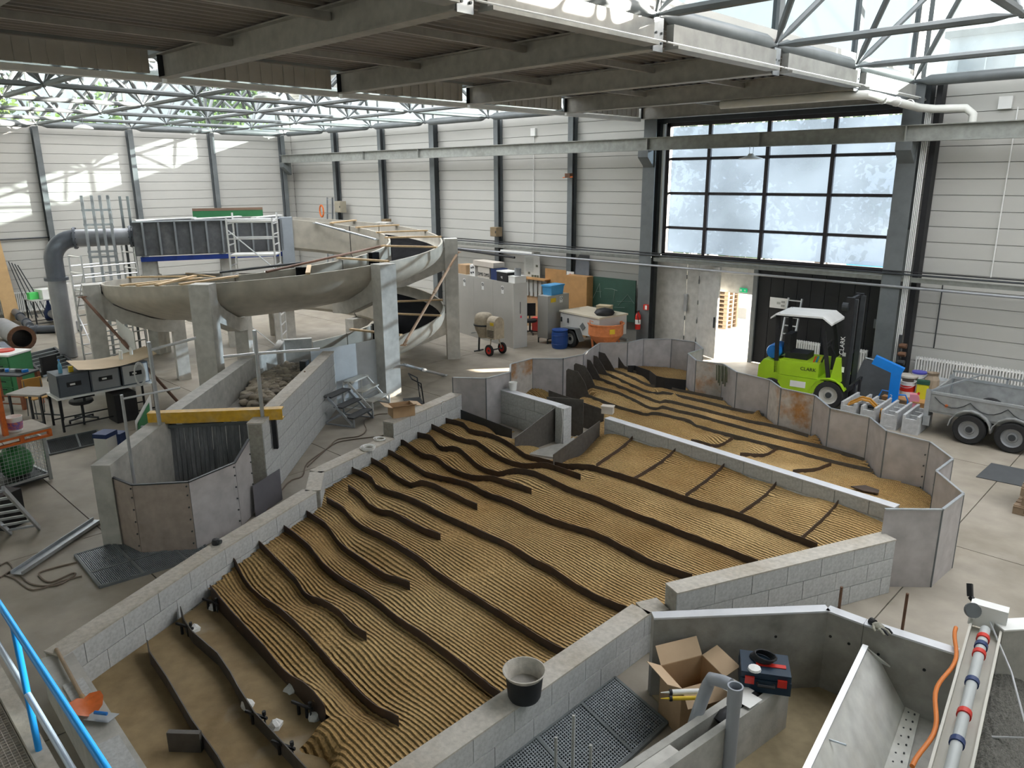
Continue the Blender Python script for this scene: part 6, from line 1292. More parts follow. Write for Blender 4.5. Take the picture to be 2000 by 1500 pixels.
# yellow sign and letter on the right gate column
q = PY(1728, 640, 18.94); b = MB(); b.box((q.x, q.y, q.z), (0.34, 0.012, 0.22)); ys_g = solo('warning_sign', b, M_YELLOW, 'yellow warning sign on the grey column right of the gate', 'sign'); b = MB(); b.box((q.x, q.y - 0.008, q.z), (0.27, 0.006, 0.15)); part('print', b, mat('sign_print', (0.60, 0.34, 0.05), 0.5, 0, 0.2, 30), ys_g, world=True)
b = MB(); b.box((q.x, q.y, q.z - 0.19), (0.18, 0.01, 0.1)); solo('notice_sheet', b, M_WHITE, 'small white label below the yellow warning sign', 'notice')
q = PY(1729, 619, 18.94); b = text_mb('R', 0.16); xf(b, TR((q.x, q.y, q.z - 0.06))); solo('letter_mark', b, M_STEELD, 'dark painted letter R above the yellow warning sign', 'lettering')
# open trailer with tandem axle
TX, TY = -4.08, 16.05; tr_ = thing('open_trailer', 'grey open flatbed trailer with tandem wheels at the right edge', 'trailer', (TX, TY, 0)); TLn, TW = 2.9, 1.55; M_TRL = stained('trailer_panel', (0.34, 0.35, 0.35), (0.24, 0.24, 0.23), 1.5, 8, 0.5, 0.5, 0.05, 30, metal=0.3)
b = MB(); b.box((TLn / 2, TW / 2, 0.5), (TLn, TW, 0.05)); part('bed', b, M_TRL, tr_)
for y in (0.0, TW): b = MB(); b.box((TLn / 2, y, 0.69), (TLn, 0.03, 0.34)); part('side_board', b, M_TRL, tr_); b = MB(); b.bar((0, y, 0.88), (TLn, y, 0.88), 0.05, 0.05); part('top_rail', b, M_GALV, tr_)
for y in (TW,): b = MB(); b.bar((0, y, 1.02), (TLn, y, 1.02), 0.04, 0.04); part('upper_rail', b, M_GALV, tr_); [part('stanchion', MB().bar((x, y, 0.86), (x, y, 1.02), 0.04, 0.04, up=(0, 1, 0)), M_GALV, tr_) for x in (0.02, 1.0, 2.0, 2.88)]
for x in (0.0, TLn): b = MB(); b.box((x, TW / 2, 0.69), (0.03, TW, 0.34)); part('end_board', b, M_TRL, tr_); [part('corner_post', MB().box((x, y, 0.62), (0.09, 0.07, 0.62)), M_GALV, tr_) for y in (0.0, TW)]
b = MB(); b.bar((0.0, 0.0, 0.89), (0.55, TW, 1.03), 0.03, 0.03); part('front_strut', b, M_GALV, tr_)
b = MB(); b.box((0.03, -0.03, 0.30), (0.12, 0.05, 0.2)); part('tail_lamp_bracket', b, M_GALV, tr_); b = MB(); b.bar((0.0, TW / 2, 0.42), (TLn, TW / 2, 0.42), 0.1, 0.1); part('chassis_beam', b, M_STEELD, tr_)
for x in (G(1890, 865).x - TX, G(1975, 880).x - TX):
    for y in (-0.02, TW + 0.02): wheel(tr_, (x, y, 0.29), 0.29, 0.17, mat('trailer_rim', (0.30, 0.31, 0.32), 0.45, 0.3, 0.1, 4))
    P = [Vector((x + 0.36 * cos(a), -0.02, 0.30 + 0.36 * sin(a))) for a in [pi * k / 8 for k in range(9)]]; b = MB(); [b.bar(P[k], P[k + 1], 0.2, 0.02, up=(P[k + 1] - P[k]).cross(Vector((0, 1, 0)))) for k in range(8)]; part('mudguard', b, M_TRL, tr_)
b = MB(); b.tube((0.34, -0.018, 0.66), (0.34, -0.03, 0.66), 0.03, 10); part('reflector', b, M_ORANGE, tr_)
pts = []
for k in range(4): pts += [(0.12 + 0.62 * k + 0.62 * t, -0.03, 0.80 - 0.16 * (1 - (2 * t - 1) ** 2)) for t in (0, 0.17, 0.33, 0.5, 0.67, 0.83)]
b = MB(); b.path(pts, 0.008, 5); part('lashing_rope', b, M_BLACK, tr_)
# blue crane arm, orange grab, concrete channel blocks
q = G(1742, 795); ca_ = thing('blue_lifting_arm', 'bright blue bent lifting arm standing beside the forklift mast', 'lifting arm', (q.x, q.y, 0), radians(10)); M_BLU2 = mat('sky_blue_paint', (0.01, 0.22, 0.72), 0.35, 0, 0.06, 3)
b = MB(); b.box((0, 0, 0.42), (0.2, 0.14, 0.84)); part('post', b, M_BLU2, ca_); b = MB(); b.bar((0.12, 0, 0.82), (-0.48, 0, 1.04), 0.15, 0.2); part('jib', b, M_BLU2, ca_); b = MB(); b.tube((-0.48, 0, 1.02), (-0.66, 0, 1.05), 0.02, 8); part('pin', b, M_GALV, ca_); b = MB(); b.box((0, 0, 0.02), (0.5, 0.4, 0.04)); part('base_plate', b, M_BLU2, ca_)
b = MB(); b.path([(0.1, 0, 0.3), (0.24, -0.02, 0.32), (0.3, -0.02, 0.2), (0.3, -0.02, 0.02)], 0.016, 6); part('hose', b, M_BLU2, ca_); b = MB(); b.path([(-0.1, 0, 0.35), (-0.24, 0.0, 0.36), (-0.3, 0.0, 0.2)], 0.014, 6); part('hose', b, M_BLU2, ca_); letters('2', 0.12, (-0.04, -0.075, 0.22), ca_, M_WHITE)
q = G(1688, 806, 0.15); gr_ = thing('orange_grab', 'worn orange hydraulic grab on the floor in front of the blue arm', 'grab', (q.x, q.y, 0), radians(15)); M_GRB = stained('worn_orange', (0.52, 0.24, 0.03), (0.30, 0.17, 0.08), 4, 16, 0.7, 0.6, 0.1, 40)
for y in (-0.1, 0.1):
    b = MB(); pts = [(-0.36, 0.08), (-0.30, 0.32), (-0.08, 0.46), (0.08, 0.44), (0.28, 0.26), (0.34, 0.06)]
    for k in range(5): b.bar((pts[k][0], y, pts[k][1]), (pts[k + 1][0], y, pts[k + 1][1]), 0.03, 0.07, up=(0, 1, 0))
    part('jaw_arm', b, M_GRB, gr_)
for s in (-1, 1): b = MB(); b.plate([(s * 0.30, -0.14, 0.30), (s * 0.30, 0.14, 0.30), (s * 0.40, 0.14, 0.04), (s * 0.40, -0.14, 0.04)], 0.03, (s, 0, 0.3)); part('jaw_plate', b, M_GRB, gr_)
b = MB(); b.tube((-0.2, 0, 0.3), (0.2, 0, 0.3), 0.04, 8); part('cylinder', b, M_STEELD, gr_)
M_CBK = stained('grey_precast', (0.46, 0.47, 0.48), (0.36, 0.36, 0.36), 2, 12, 0.5, 0.8, 0.2, 50)
def precast(base, rz, lab, z=0.0):
    o = thing('concrete_channel', lab, 'concrete channel', (base[0], base[1], z), rz, 'precast channel blocks'); L = 1.0
    for x in (-0.13, 0.13): b = MB(); b.box((x, L / 2, 0.19), (0.05, L, 0.38)); part('side_wall', b, M_CBK, o)
    b = MB(); b.box((0, L / 2, 0.03), (0.22, L, 0.06)); part('bottom', b, M_CBK, o)
    for k in range(4): b = MB(); b.box((0, 0.03 + 0.313 * k, 0.18), (0.215, 0.045, 0.25)); part('cross_rib', b, M_CBK, o)
cb = G(1775, 848); dirc = (G(1797, 800, 0.38) - G(1760, 828, 0.38)); ra = atan2(dirc.y, dirc.x) - pi / 2
for k, lab in enumerate(('grey precast concrete channel nearest the open trailer', 'second grey precast concrete channel from the open trailer', 'third grey precast concrete channel from the open trailer', 'grey precast concrete channel farthest from the open trailer')): precast((cb.x - 0.42 * k, cb.y + 0.03 * k), ra, lab)
# pails, sack and canister along the back wall
def pail(c, r, h, m, lab, name='bucket', cat='bucket', band=None, lid=None, fill=None, grp=None, z=0.0, handle=True, taper=0.86):
    o = thing(name, lab, cat, (c[0], c[1], z), group=grp); b = MB(); b.lathe([(0.001, 0), (r * taper, 0), (r, h), (r * 1.05, h), (r * 1.05, h - 0.02), (r * 0.97, h - 0.025), (r * 0.84, 0.03), (0.001, 0.03)] if not lid else [(0.001, 0), (r * taper, 0), (r, h), (0.001, h)], n=20); part('body', b, m, o, smooth=35)
    if lid: b = MB(); b.lathe([(r * 1.06, -0.03), (r * 1.06, 0.008), (r * 0.9, 0.012), (0.001, 0.012)], (0, 0, h), 20); part('lid', b, lid, o, smooth=35)
    if band: b = MB(); f0, f1 = 0.35, 0.75; b.lathe([(r * (taper + (1 - taper) * f0) + 0.003, h * f0), (r * (taper + (1 - taper) * f1) + 0.003, h * f1)], n=20); part('label_band', b, band, o, smooth=35)
    if fill: b = MB(); b.lathe([(r * 0.95, h * 0.75), (0.001, h * 0.76)], n=20); part('filling', b, fill, o)
    if handle: b = MB(); b.path([(r * cos(a), 0.0, h - 0.03 - r * 0.55 * sin(a)) if False else (r * 1.04 * cos(a), -r * 0.98 * sin(a) - 0.008, h - 0.04 - 0.10 * sin(a)) for a in [pi * k / 10 for k in range(11)]], 0.005, 5); part('handle', b, M_GALV, o)
    return o
px_ = lambda x, y, Y: (PY(x, y, Y).x, Y)
sk = thing('wooden_pallet', 'dark pallet board carrying pails beside the blue arm', 'pallet', (PY(1790, 780, 18.3).x, 18.3, 0)); b = MB(); b.box((0, 0, 0.13), (1.2, 1.0, 0.03)); part('deck_board', b, M_WOODD, sk); [part('bearer', MB().box((0, y, 0.06), (1.2, 0.1, 0.12)), M_WOODD, sk) for y in (-0.42, 0.0, 0.42)]
pail(px_(1771, 765, 18.2), 0.17, 0.36, M_WHITE, 'white and red printed pail on the pallet beside the blue arm', band=M_RED, z=0.145); c_ = px_(1775, 728, 18.45); pail((c_[0], c_[1]), 0.2, 0.42, mat('brown_tub', (0.10, 0.075, 0.06), 0.7, 0, 0.2, 5), 'brown dirty tub with grey rim behind the red printed pail', lid=M_CAP, z=0.145, handle=False)
pail(px_(1795, 735, 18.62), 0.15, 0.5, M_WHITE, 'white pail with blue lid behind the yellow box', lid=mat('violet_lid', (0.08, 0.08, 0.42), 0.4, 0, 0.05, 3), z=0.145)
q = px_(1791, 757, 18.2); boxy('cement_box', (q[0] + 0.12, q[1] - 0.02, 0.145), (0.24, 0.14, 0.34), 0.3, mat('lemon_card', (0.62, 0.60, 0.03), 0.6, 0, 0.05, 3), 'bright yellow box with dark green top on the pallet', 'box', lid=0.08, lidm=mat('dark_green_card', (0.02, 0.08, 0.05), 0.6, 0, 0.05, 3))
q = px_(1811, 745, 18.5); b = MB(); b.lathe([(0.001, 0), (0.14, 0.0), (0.16, 0.1), (0.15, 0.4), (0.10, 0.5), (0.13, 0.56)], (q[0] + 0.1, q[1], 0.145), 10); rr = random.Random(4); b.v = [(x + rr.uniform(-.012, .012), y + rr.uniform(-.012, .012), z) for x, y, z in b.v]; solo('paper_sack', b, mat('brown_paper', (0.34, 0.27, 0.20), 0.85, 0, 0.12, 8), 'brown paper cement sack standing next to the yellow box', 'sack')
pail(px_(1834, 750, 18.7), 0.16, 0.34, mat('pale_plastic', (0.55, 0.58, 0.60), 0.4, 0, 0.05, 3), 'plain white bucket right of the paper sack', z=0.2)
boxy('crate', (px_(1834, 770, 18.7)[0], 18.7, 0.0), (0.5, 0.4, 0.2), 0.1, M_WOODD, 'flat wooden crate under the plain white bucket', 'crate')
q = px_(1786, 778, 17.9); cn_ = thing('canister', 'pink plastic jerry can on the floor before the pails', 'canister', (q[0], q[1], 0.0), 0.3); b = MB(); P = [(-0.09, 0), (0.09, 0), (0.10, 0.05), (0.10, 0.22), (0.06, 0.3), (-0.1, 0.3)]; b.add([(x, -0.09, z) for x, z in P] + [(x, 0.09, z) for x, z in P], [(0, 1, 2, 3, 4, 5), (11, 10, 9, 8, 7, 6)] + [(k, 6 + k, 6 + (k + 1) % 6, (k + 1) % 6) for k in range(6)]); part('body', b, mat('pink_plastic', (0.72, 0.28, 0.36), 0.35, 0, 0.05, 3), cn_); b = MB(); b.tube((0.06, 0, 0.29), (0.075, 0, 0.34), 0.025, 10); part('cap', b, M_RED, cn_)
b = MB(); q = G(1690, 780); b.plate([(q.x - 0.5, q.y + 0.3, 0), (q.x + 0.6, q.y + 0.1, 0), (q.x + 0.5, q.y + 0.6, 0.75), (q.x - 0.4, q.y + 0.8, 0.75)], 0.02, (0, -1, 0.7)); solo('steel_sheet', b, M_STEELD, 'black steel panel leaning behind the orange grab', 'panel')
# valves on the riser pipes by the column
q = PY(1756, 690, 18.9); vv_ = thing('pipe_valve', 'rusty valve cluster on the pipes beside the right gate column', 'valve', (q.x, q.y, q.z - 0.3)); [part('valve_body', MB().tube((0.0, -0.05, 0.1 + 0.2 * k), (0.16, -0.05, 0.1 + 0.2 * k), 0.06, 10), M_RUST if k else M_STEELD, vv_) for k in range(3)]; b = MB(); b.tube((-0.1, -0.06, -0.02), (-0.1, -0.1, -0.02), 0.08, 14); part('gauge', b, M_WHITE, vv_); b = MB(); b.tube((0, -0.05, -0.3), (0, -0.05, 0.75), 0.04, 8); part('riser', b, M_STEELD, vv_)
# stacked pallets and floor hatch at the right edge
def euro(base, rz, z, lab, grp='pallets stacked at the right edge'):
    o = thing('wooden_pallet', lab, 'pallet', (base.x, base.y, z), rz, grp); w = mat('weathered_pallet', (0.30, 0.22, 0.15), 0.8, 0, 0.2, 4)
    for k in range(5): b = MB(); b.box((0.6, 0.08 + 0.16 * k, 0.135), (1.2, 0.12, 0.02)); part('deck_board', b, w, o)
    for y in (0.06, 0.4, 0.74): b = MB(); b.box((0.6, y, 0.011), (1.2, 0.1, 0.022)); part('skid', b, w, o); [part('block', MB().box((x, y, 0.072), (0.14, 0.1, 0.1)), w, o) for x in (0.07, 0.6, 1.13)]
    for x in (0.07, 0.6, 1.13): b = MB(); b.box((x, 0.4, 0.123), (0.14, 0.8, 0.005)); part('stringer_board', b, w, o)
pq = G(1976, 1003)
for k, lab in enumerate(('lowest pallet of the stack at the right edge', 'second pallet from the bottom of the stack at the right edge', 'third pallet from the bottom of the stack at the right edge', 'fourth pallet from the bottom of the stack at the right edge', 'topmost pallet of the stack at the right edge')): euro(pq + Vector((0.04 * (k % 2) + 0.05 * (k > 0), 0.03 * k, 0)), radians(2 * k), 0.146 * k + 0.001, lab)
P = [G(1906, 932), G(1936, 905), G(2060, 930), G(2050, 962)]; b = MB(); b.prism([(p.x, p.y) for p in P], 0.001, 0.012); solo('floor_hatch', b, mat('slate_plate', (0.075, 0.08, 0.085), 0.6, 0.1, 0.1, 3), 'dark steel floor plate beside the pallet stack', 'floor plate')

# ------------------------------------------------------------------ back area: lockers, trailer, mixer
M_LOCK = mat('locker_grey', (0.40, 0.39, 0.36), 0.45, 0.05, 0.05, 2); M_LOCKW = mat('locker_end', (0.62, 0.61, 0.59), 0.45, 0, 0.05, 2)
lr = G(1003, 681); le = G(1015, 678); ll = G(893, 648); dl_ = (lr - ll); LA = atan2(dl_.y, dl_.x); LL = dl_.length
def locker(x0, w_, lab, endm=None, H=1.98, D=0.5):
    base = ll + Vector((cos(LA), sin(LA), 0)) * x0; o = thing('grey_locker', lab, 'locker', tuple(base), LA, 'row of grey lockers'); b = MB(); b.box((w_ / 2, D / 2, H / 2), (w_ - 0.006, D, H)); part('body', b, M_LOCK, o)
    n = 2
    for k in range(n): b = MB(); b.box((w_ / n * (k + 0.5), D + 0.01, H / 2 + 0.03), (w_ / n - 0.02, 0.02, H - 0.12)); d_ = part('door', b, M_LOCK, o); b = MB(); b.box((w_ / n * (k + 0.85), D + 0.03, H / 2), (0.02, 0.02, 0.12)); part('handle', b, M_STEELD, d_)
    if endm: b = MB(); b.box((w_ + 0.002, D / 2, H / 2), (0.012, D + 0.01, H)); ed = part('end_panel', b, endm, o); b = MB(); b.box((w_ + 0.012, D * 0.5, H * 0.62), (0.006, 0.02, 0.36)); part('slot', b, M_STEELD, ed); b = MB(); b.box((w_ + 0.012, D * 0.55, H * 0.48), (0.004, 0.05, 0.07)); part('red_mark', b, mat('pink_mark', (0.75, 0.06, 0.16), 0.5, 0, 0.1, 5), ed)
    b = MB(); b.box((w_ * 0.5, -0.006, H - 0.25), (0.13, 0.006, 0.24)); sg_ = part('notice', b, M_WHITE, o); b = MB(); b.path([(w_ * 0.5 + 0.045 * cos(a), -0.012, H - 0.20 + 0.045 * sin(a)) for a in [k * pi / 8 for k in range(16)]], 0.007, 5, closed=True); part('prohibition_ring', b, M_STEELD, sg_); b = MB(); b.bar((w_ * 0.5 - 0.03, -0.012, H - 0.17), (w_ * 0.5 + 0.03, -0.012, H - 0.23), 0.008, 0.012); part('prohibition_bar', b, M_STEELD, sg_)
    return o
for k, lab in enumerate(('grey locker farthest from the mixer, partly behind the flume column', 'middle grey locker of the row behind the mixer', 'grey locker at the right end of the row with a white end panel')): locker(k * LL / 3, LL / 3, lab, M_LOCKW if k == 2 else None)
def on_lock(s, y, z=1.98): return ll + Vector((cos(LA), sin(LA), 0)) * (LL * s) + Vector((-sin(LA), cos(LA), 0)) * y + Vector((0, 0, z))
def lbox(s, y, sz, m, lab, cat='box', z=1.98, name='storage_box', lid=None, lidm=None): p = on_lock(s, y, z); return boxy(name, tuple(p), sz, LA, m, lab, cat, 'boxes on the grey lockers', lid, lidm)
lbox(0.10, 0.25, (0.5, 0.4, 0.3), M_CARD, 'brown carton on the lockers beside the flume column')
o = lbox(0.30, 0.2, (0.3, 0.34, 0.36), M_WHITE, 'white carton with dark pictures on the lockers'); p = on_lock(0.30, 0.02, 2.06)
for dx_, dz_ in ((-0.06, 0.02), (0.06, 0.04), (-0.05, 0.18), (0.05, 0.2)): b = MB(); b.box((p.x + dx_ * cos(LA), p.y + dx_ * sin(LA), p.z + dz_), (0.06, 0.012, 0.05), LA); part('picture', b, M_STEELD, o, world=True)
o = lbox(0.50, 0.2, (0.66, 0.34, 0.34), mat('grey_carton', (0.56, 0.52, 0.46), 0.7, 0, 0.05, 3), 'grey carton printed DMS twice on the lockers')
for dx_ in (-0.17, 0.17): p = on_lock(0.50, 0.02, 2.04) + Vector((cos(LA), sin(LA), 0)) * dx_; b = text_mb('DMS', 0.15); xf(b, TR((p.x, p.y, p.z), LA)); part('print', b, M_STEELD, o, world=True)
lbox(0.50, 0.22, (1.15, 0.42, 0.16), mat('white_carton', (0.55, 0.50, 0.44), 0.7, 0, 0.05, 3), 'long flat carton lying across the printed cartons', z=2.33)
lbox(0.68, 0.22, (0.34, 0.4, 0.34), M_NAVY, 'navy blue plastic crate on the lockers', cat='crate'); o = lbox(0.82, 0.2, (0.55, 0.4, 0.28), M_BLACK, 'black crate with white lettering and paper on the lockers', cat='crate', lid=0.03, lidm=M_WHITE)
p = on_lock(0.82, -0.01, 2.09); b = text_mb('eg', 0.10); xf(b, TR((p.x, p.y, p.z), LA)); part('print', b, M_WHITE, o, world=True)
o = lbox(0.955, 0.25, (0.34, 0.42, 0.18), M_WHITE, 'white device box on the right end of the lockers', lid=0.02); p = on_lock(0.965, 0.25, 2.18); b = MB(); b.lathe([(0.001, 0), (0.10, 0), (0.10, 0.22), (0.08, 0.22), (0.08, 0.02), (0.001, 0.02)], tuple(p), 16); solo('grey_pot', b, mat('pot_grey', (0.30, 0.31, 0.32), 0.5, 0, 0.05, 3), 'grey plastic pipe pot on the white device box', 'pot', smooth=40)
# concrete mixer
mq = G(955, 690); mx_ = thing('concrete_mixer', 'dusty beige concrete mixer with two wheels in front of the lockers', 'concrete mixer', (mq.x, mq.y, 0), LA + 0.15); M_MIX = stained('dusty_beige', (0.44, 0.38, 0.29), (0.30, 0.26, 0.20), 3, 14, 0.6, 0.75, 0.1, 40)
b = MB(); b.lathe([(0.001, -0.36), (0.16, -0.36), (0.27, -0.08), (0.29, 0.04), (0.28, 0.22), (0.24, 0.32), (0.18, 0.36), (0.001, 0.36)], (-0.2, 0.0, 0.82), 20); part('drum', b, M_MIX, mx_, smooth=35); b = MB(); b.lathe([(0.285, -0.03), (0.31, -0.02), (0.31, 0.02), (0.285, 0.03)], (-0.2, 0, 0.84), 20); part('gear_ring', b, M_STEELD, mx_)
b = MB(); P = [(-0.19, 0.5), (0.19, 0.5), (0.19, 0.95)] + [(0.19 * cos(a), 0.95 + 0.19 * sin(a)) for a in [pi * k / 8 for k in range(1, 8)]] + [(-0.19, 0.95)]; n = len(P); b.add([(0.12, x, z) for x, z in P] + [(0.46, x, z) for x, z in P], [tuple(reversed(range(n))), tuple(range(n, 2 * n))] + [(k, (k + 1) % n, n + (k + 1) % n, n + k) for k in range(n)]); hd = part('motor_hood', b, M_MIX, mx_)
for k in range(5): b = MB(); b.box((0.29, -0.196, 0.56 + 0.045 * k), (0.26, 0.012, 0.014)); part('vent_slot', b, M_STEELD, hd)
b = MB(); b.box((0.35, -0.196, 0.94), (0.14, 0.01, 0.09)); part('yellow_label', b, M_YELLOW, hd)
for y in (-0.26, 0.26): wheel(mx_, (0.3, y, 0.17), 0.17, 0.06, M_RED); b = MB(); b.bar((0.3, y * 0.9, 0.17), (0.25, y * 0.5, 0.55), 0.03, 0.03); part('leg', b, M_MIX, mx_)
b = MB(); b.bar((0.3, -0.26, 0.17), (0.3, 0.26, 0.17), 0.03, 0.03); part('axle', b, M_STEELD, mx_); b = MB(); b.bar((-0.45, 0, 0.0), (-0.4, 0, 0.75), 0.04, 0.04, up=(0, 1, 0)); part('stand_leg', b, M_STEELD, mx_); b = MB(); b.bar((-0.45, -0.18, 0.02), (-0.45, 0.18, 0.02), 0.04, 0.03); part('stand_foot', b, M_STEELD, mx_); b = MB(); b.bar((-0.42, 0, 0.5), (0.2, 0, 0.5), 0.04, 0.04); part('frame_beam', b, M_MIX, mx_); b = MB(); b.tube((-0.42, 0, 0.6), (-0.72, -0.05, 0.52), 0.014, 6); part('tilt_handle', b, M_GALV, mx_)
# second cabinet with blue bin
ca2 = pi / 2
cab = thing('grey_cabinet', 'grey steel cabinet on a low stand carrying a blue bin', 'cabinet', (-15.66, 17.3, 0)); b = MB(); b.box((0.21, 0.5, 0.83), (0.42, 1.0, 1.32)); part('body', b, M_LOCK, cab)
for x in (0.02, 0.40):
    for y in (0.02, 0.98): b = MB(); b.box((x, y, 0.085), (0.03, 0.03, 0.17)); part('stand_leg', b, M_STEELD, cab)
for x in (0.02, 0.40): b = MB(); b.bar((x, 0.02, 0.155), (x, 0.98, 0.155), 0.03, 0.03); part('stand_rail', b, M_STEELD, cab)
b = MB(); b.box((0.424, 0.25, 1.35), (0.006, 0.24, 0.13)); part('yellow_label', b, M_YELLOW, cab); b = MB(); b.box((0.424, 0.62, 1.34), (0.006, 0.14, 0.2)); sg_ = part('notice', b, M_WHITE, cab); b = MB(); b.path([(0.43, 0.62 + 0.045 * cos(a), 1.37 + 0.045 * sin(a)) for a in [k * pi / 8 for k in range(16)]], 0.007, 5, closed=True); part('prohibition_ring', b, M_STEELD, sg_)
w = cab.matrix_basis @ Vector((0.21, 0.48, 1.49)); bn = thing('plastic_bin', 'light blue lidded plastic bin on the grey cabinet', 'bin', tuple(w), ca2); M_LBL = mat('light_blue_plastic', (0.08, 0.33, 0.62), 0.4, 0, 0.06, 4)
b = MB(); P0 = [(-0.27, -0.17, 0), (0.27, -0.17, 0), (0.27, 0.17, 0), (-0.27, 0.17, 0)]; P1_ = [(x * 1.12, y * 1.12, 0.26) for x, y, _ in P0]; b.add(P0 + P1_, [(3, 2, 1, 0), (4, 5, 6, 7)] + [(k, (k + 1) % 4, 4 + (k + 1) % 4, 4 + k) for k in range(4)]); part('tub', b, M_LBL, bn); b = MB(); b.box((0, 0, 0.29), (0.64, 0.42, 0.05)); part('lid', b, M_LBL, bn)
# brown cupboard, boards, first aid sign, sheets, blackboard, poster on the back wall
bx = PY(1128, 600, 18.6); boxy('brown_cupboard', (PY(1128, 580, 19.0).x, 19.08, 0.0), (0.9, 0.36, 1.95), 0.0, M_WOODD, 'tall brown wooden cupboard behind the grey cabinet', 'cupboard')
q = PY(1084, 545, 19.2); b = MB(); b.box((q.x, 19.25, 1.0), (0.95, 0.03, 2.1)); solo('brown_board', b, M_WOODD, 'brown board leaning on the back wall behind the blue bin', 'board')
q = PY(1114, 540, 19.225); b = MB(); b.box((q.x, q.y, q.z), (0.3, 0.02, 0.32)); fa_ = solo('first_aid_sign', b, M_WHITE, 'white first aid sign with red cross on the column', 'sign')
for s in ((0.18, 0.055), (0.055, 0.18)): b = MB(); b.box((q.x, q.y - 0.013, q.z), (s[0], 0.008, s[1])); part('cross_bar', b, M_RED, fa_, world=True)
q = PY(1131, 528, 19.2); b = MB(); b.plate([(q.x - 0.28, 19.3, 1.4), (q.x + 0.34, 19.3, 1.4), (q.x + 0.30, 19.36, 2.62), (q.x - 0.1, 19.36, 2.6), (q.x - 0.25, 19.36, 2.4)], 0.02, (0, -1, 0)); solo('metal_sheet', b, mat('blue_grey_panel', (0.20, 0.22, 0.25), 0.5, 0.2, 0.1, 3), 'blue grey sheet metal panel leaning above the brown cupboard', 'panel')
q0, q1 = PY(1152, 560, 19.2), PY(1240, 580, 19.2); b = MB(); b.bb(q0.x, q1.x, 19.22, 19.26, 0.65, 1.95); bd = solo('blackboard', b, mat('board_green', (0.035, 0.085, 0.062), 0.6, 0, 0.15, 2), 'green chalkboard with faint chalk sketches on the back wall', 'chalkboard')
M_CHALK = mat('chalk', (0.35, 0.42, 0.38), 0.9, 0, 0.2, 30); mx0 = (q0.x + q1.x) / 2
for pts in ([(-0.75, 1.25), (-0.5, 1.75), (-0.45, 1.3)], [(-0.62, 1.48), (-0.42, 1.5)], [(-0.3, 1.6), (0.0, 1.62), (0.2, 1.58)], [(0.05, 1.2), (0.1, 1.6)], [(0.2, 1.25), (0.75, 1.3)], [(0.25, 1.12), (0.6, 1.5), (0.85, 1.25)], [(-0.7, 1.0), (-0.2, 1.02)], [(0.1, 1.05), (0.5, 1.08)]):
    b = MB(); [b.bar((mx0 + pts[k][0], 19.216, pts[k][1]), (mx0 + pts[k + 1][0], 19.216, pts[k + 1][1]), 0.004, 0.018, up=(0, 1, 0)) for k in range(len(pts) - 1)]; part('chalk_line', b, M_CHALK, bd, world=True)
q0, q1 = PY(1024, 500, 19.25), PY(1054, 545, 19.25); b = MB(); zt3, zb3 = PY(1040, 491, 19.25).z, PY(1040, 552, 19.25).z; b.bb(q0.x, q1.x, 19.25, 19.27, zb3, zt3); po = solo('info_poster', b, mat('poster_paper', (0.52, 0.53, 0.50), 0.5, 0, 0.04, 3), 'tall pale information poster with text lines and small photos on the back wall', 'poster'); pw = q1.x - q0.x; ph_ = zt3 - zb3
for k in range(3): b = MB(); b.box((q0.x + pw * 0.42, 19.244, zt3 - ph_ * (0.06 + 0.035 * k)), (pw * (0.75 - 0.1 * k), 0.006, ph_ * 0.014)); part('text_line', b, M_STEELD, po, world=True)
for k in range(12): b = MB(); b.box((q0.x + pw * 0.35, 19.244, zt3 - ph_ * (0.2 + 0.04 * k)), (pw * 0.5, 0.006, ph_ * 0.008)); part('text_line', b, mat('faint_print', (0.34, 0.35, 0.34), 0.6, 0, 0.05, 3), po, world=True)
for fxx, fz_ in ((0.82, 0.45), (0.32, 0.7), (0.55, 0.78), (0.72, 0.78), (0.88, 0.78), (0.6, 0.9)): b = MB(); b.box((q0.x + pw * fxx, 19.244, zt3 - ph_ * fz_), (pw * 0.13, 0.006, ph_ * 0.07)); part('photo', b, mat('poster_photo', (0.10, 0.11, 0.08), 0.6, 0, 0.3, 8), po, world=True)
# shelf with folders, office chair, red can in the gap
q = PY(1035, 590, 18.9); sh_ = thing('tool_rack', 'brown wooden rack with upright grey slats behind the lockers', 'rack', (q.x, 18.9, 0)); b = MB(); b.box((0, 0.25, 0.6), (1.2, 0.03, 1.2)); part('back_panel', b, M_CARD, sh_); [part('slat', MB().box((-0.5 + 0.2 * k, 0.2, 1.35), (0.13, 0.05, 0.55)), M_GREYP, sh_) for k in range(6)]; b = MB(); b.box((0, 0.2, 1.68), (1.25, 0.3, 0.04)); part('shelf_board', b, M_WOODD, sh_)
office_chair(G(1035, 652), 0.8, 'black office chair between the lockers and the grey cabinet'); q = G(1047, 645); boxy('fuel_can', (q.x, q.y, 0), (0.22, 0.3, 0.4), 0.5, mat('red_can', (0.62, 0.08, 0.07), 0.4, 0, 0.08, 4), 'red plastic fuel can beside the black office chair', 'can', lid=0.05)
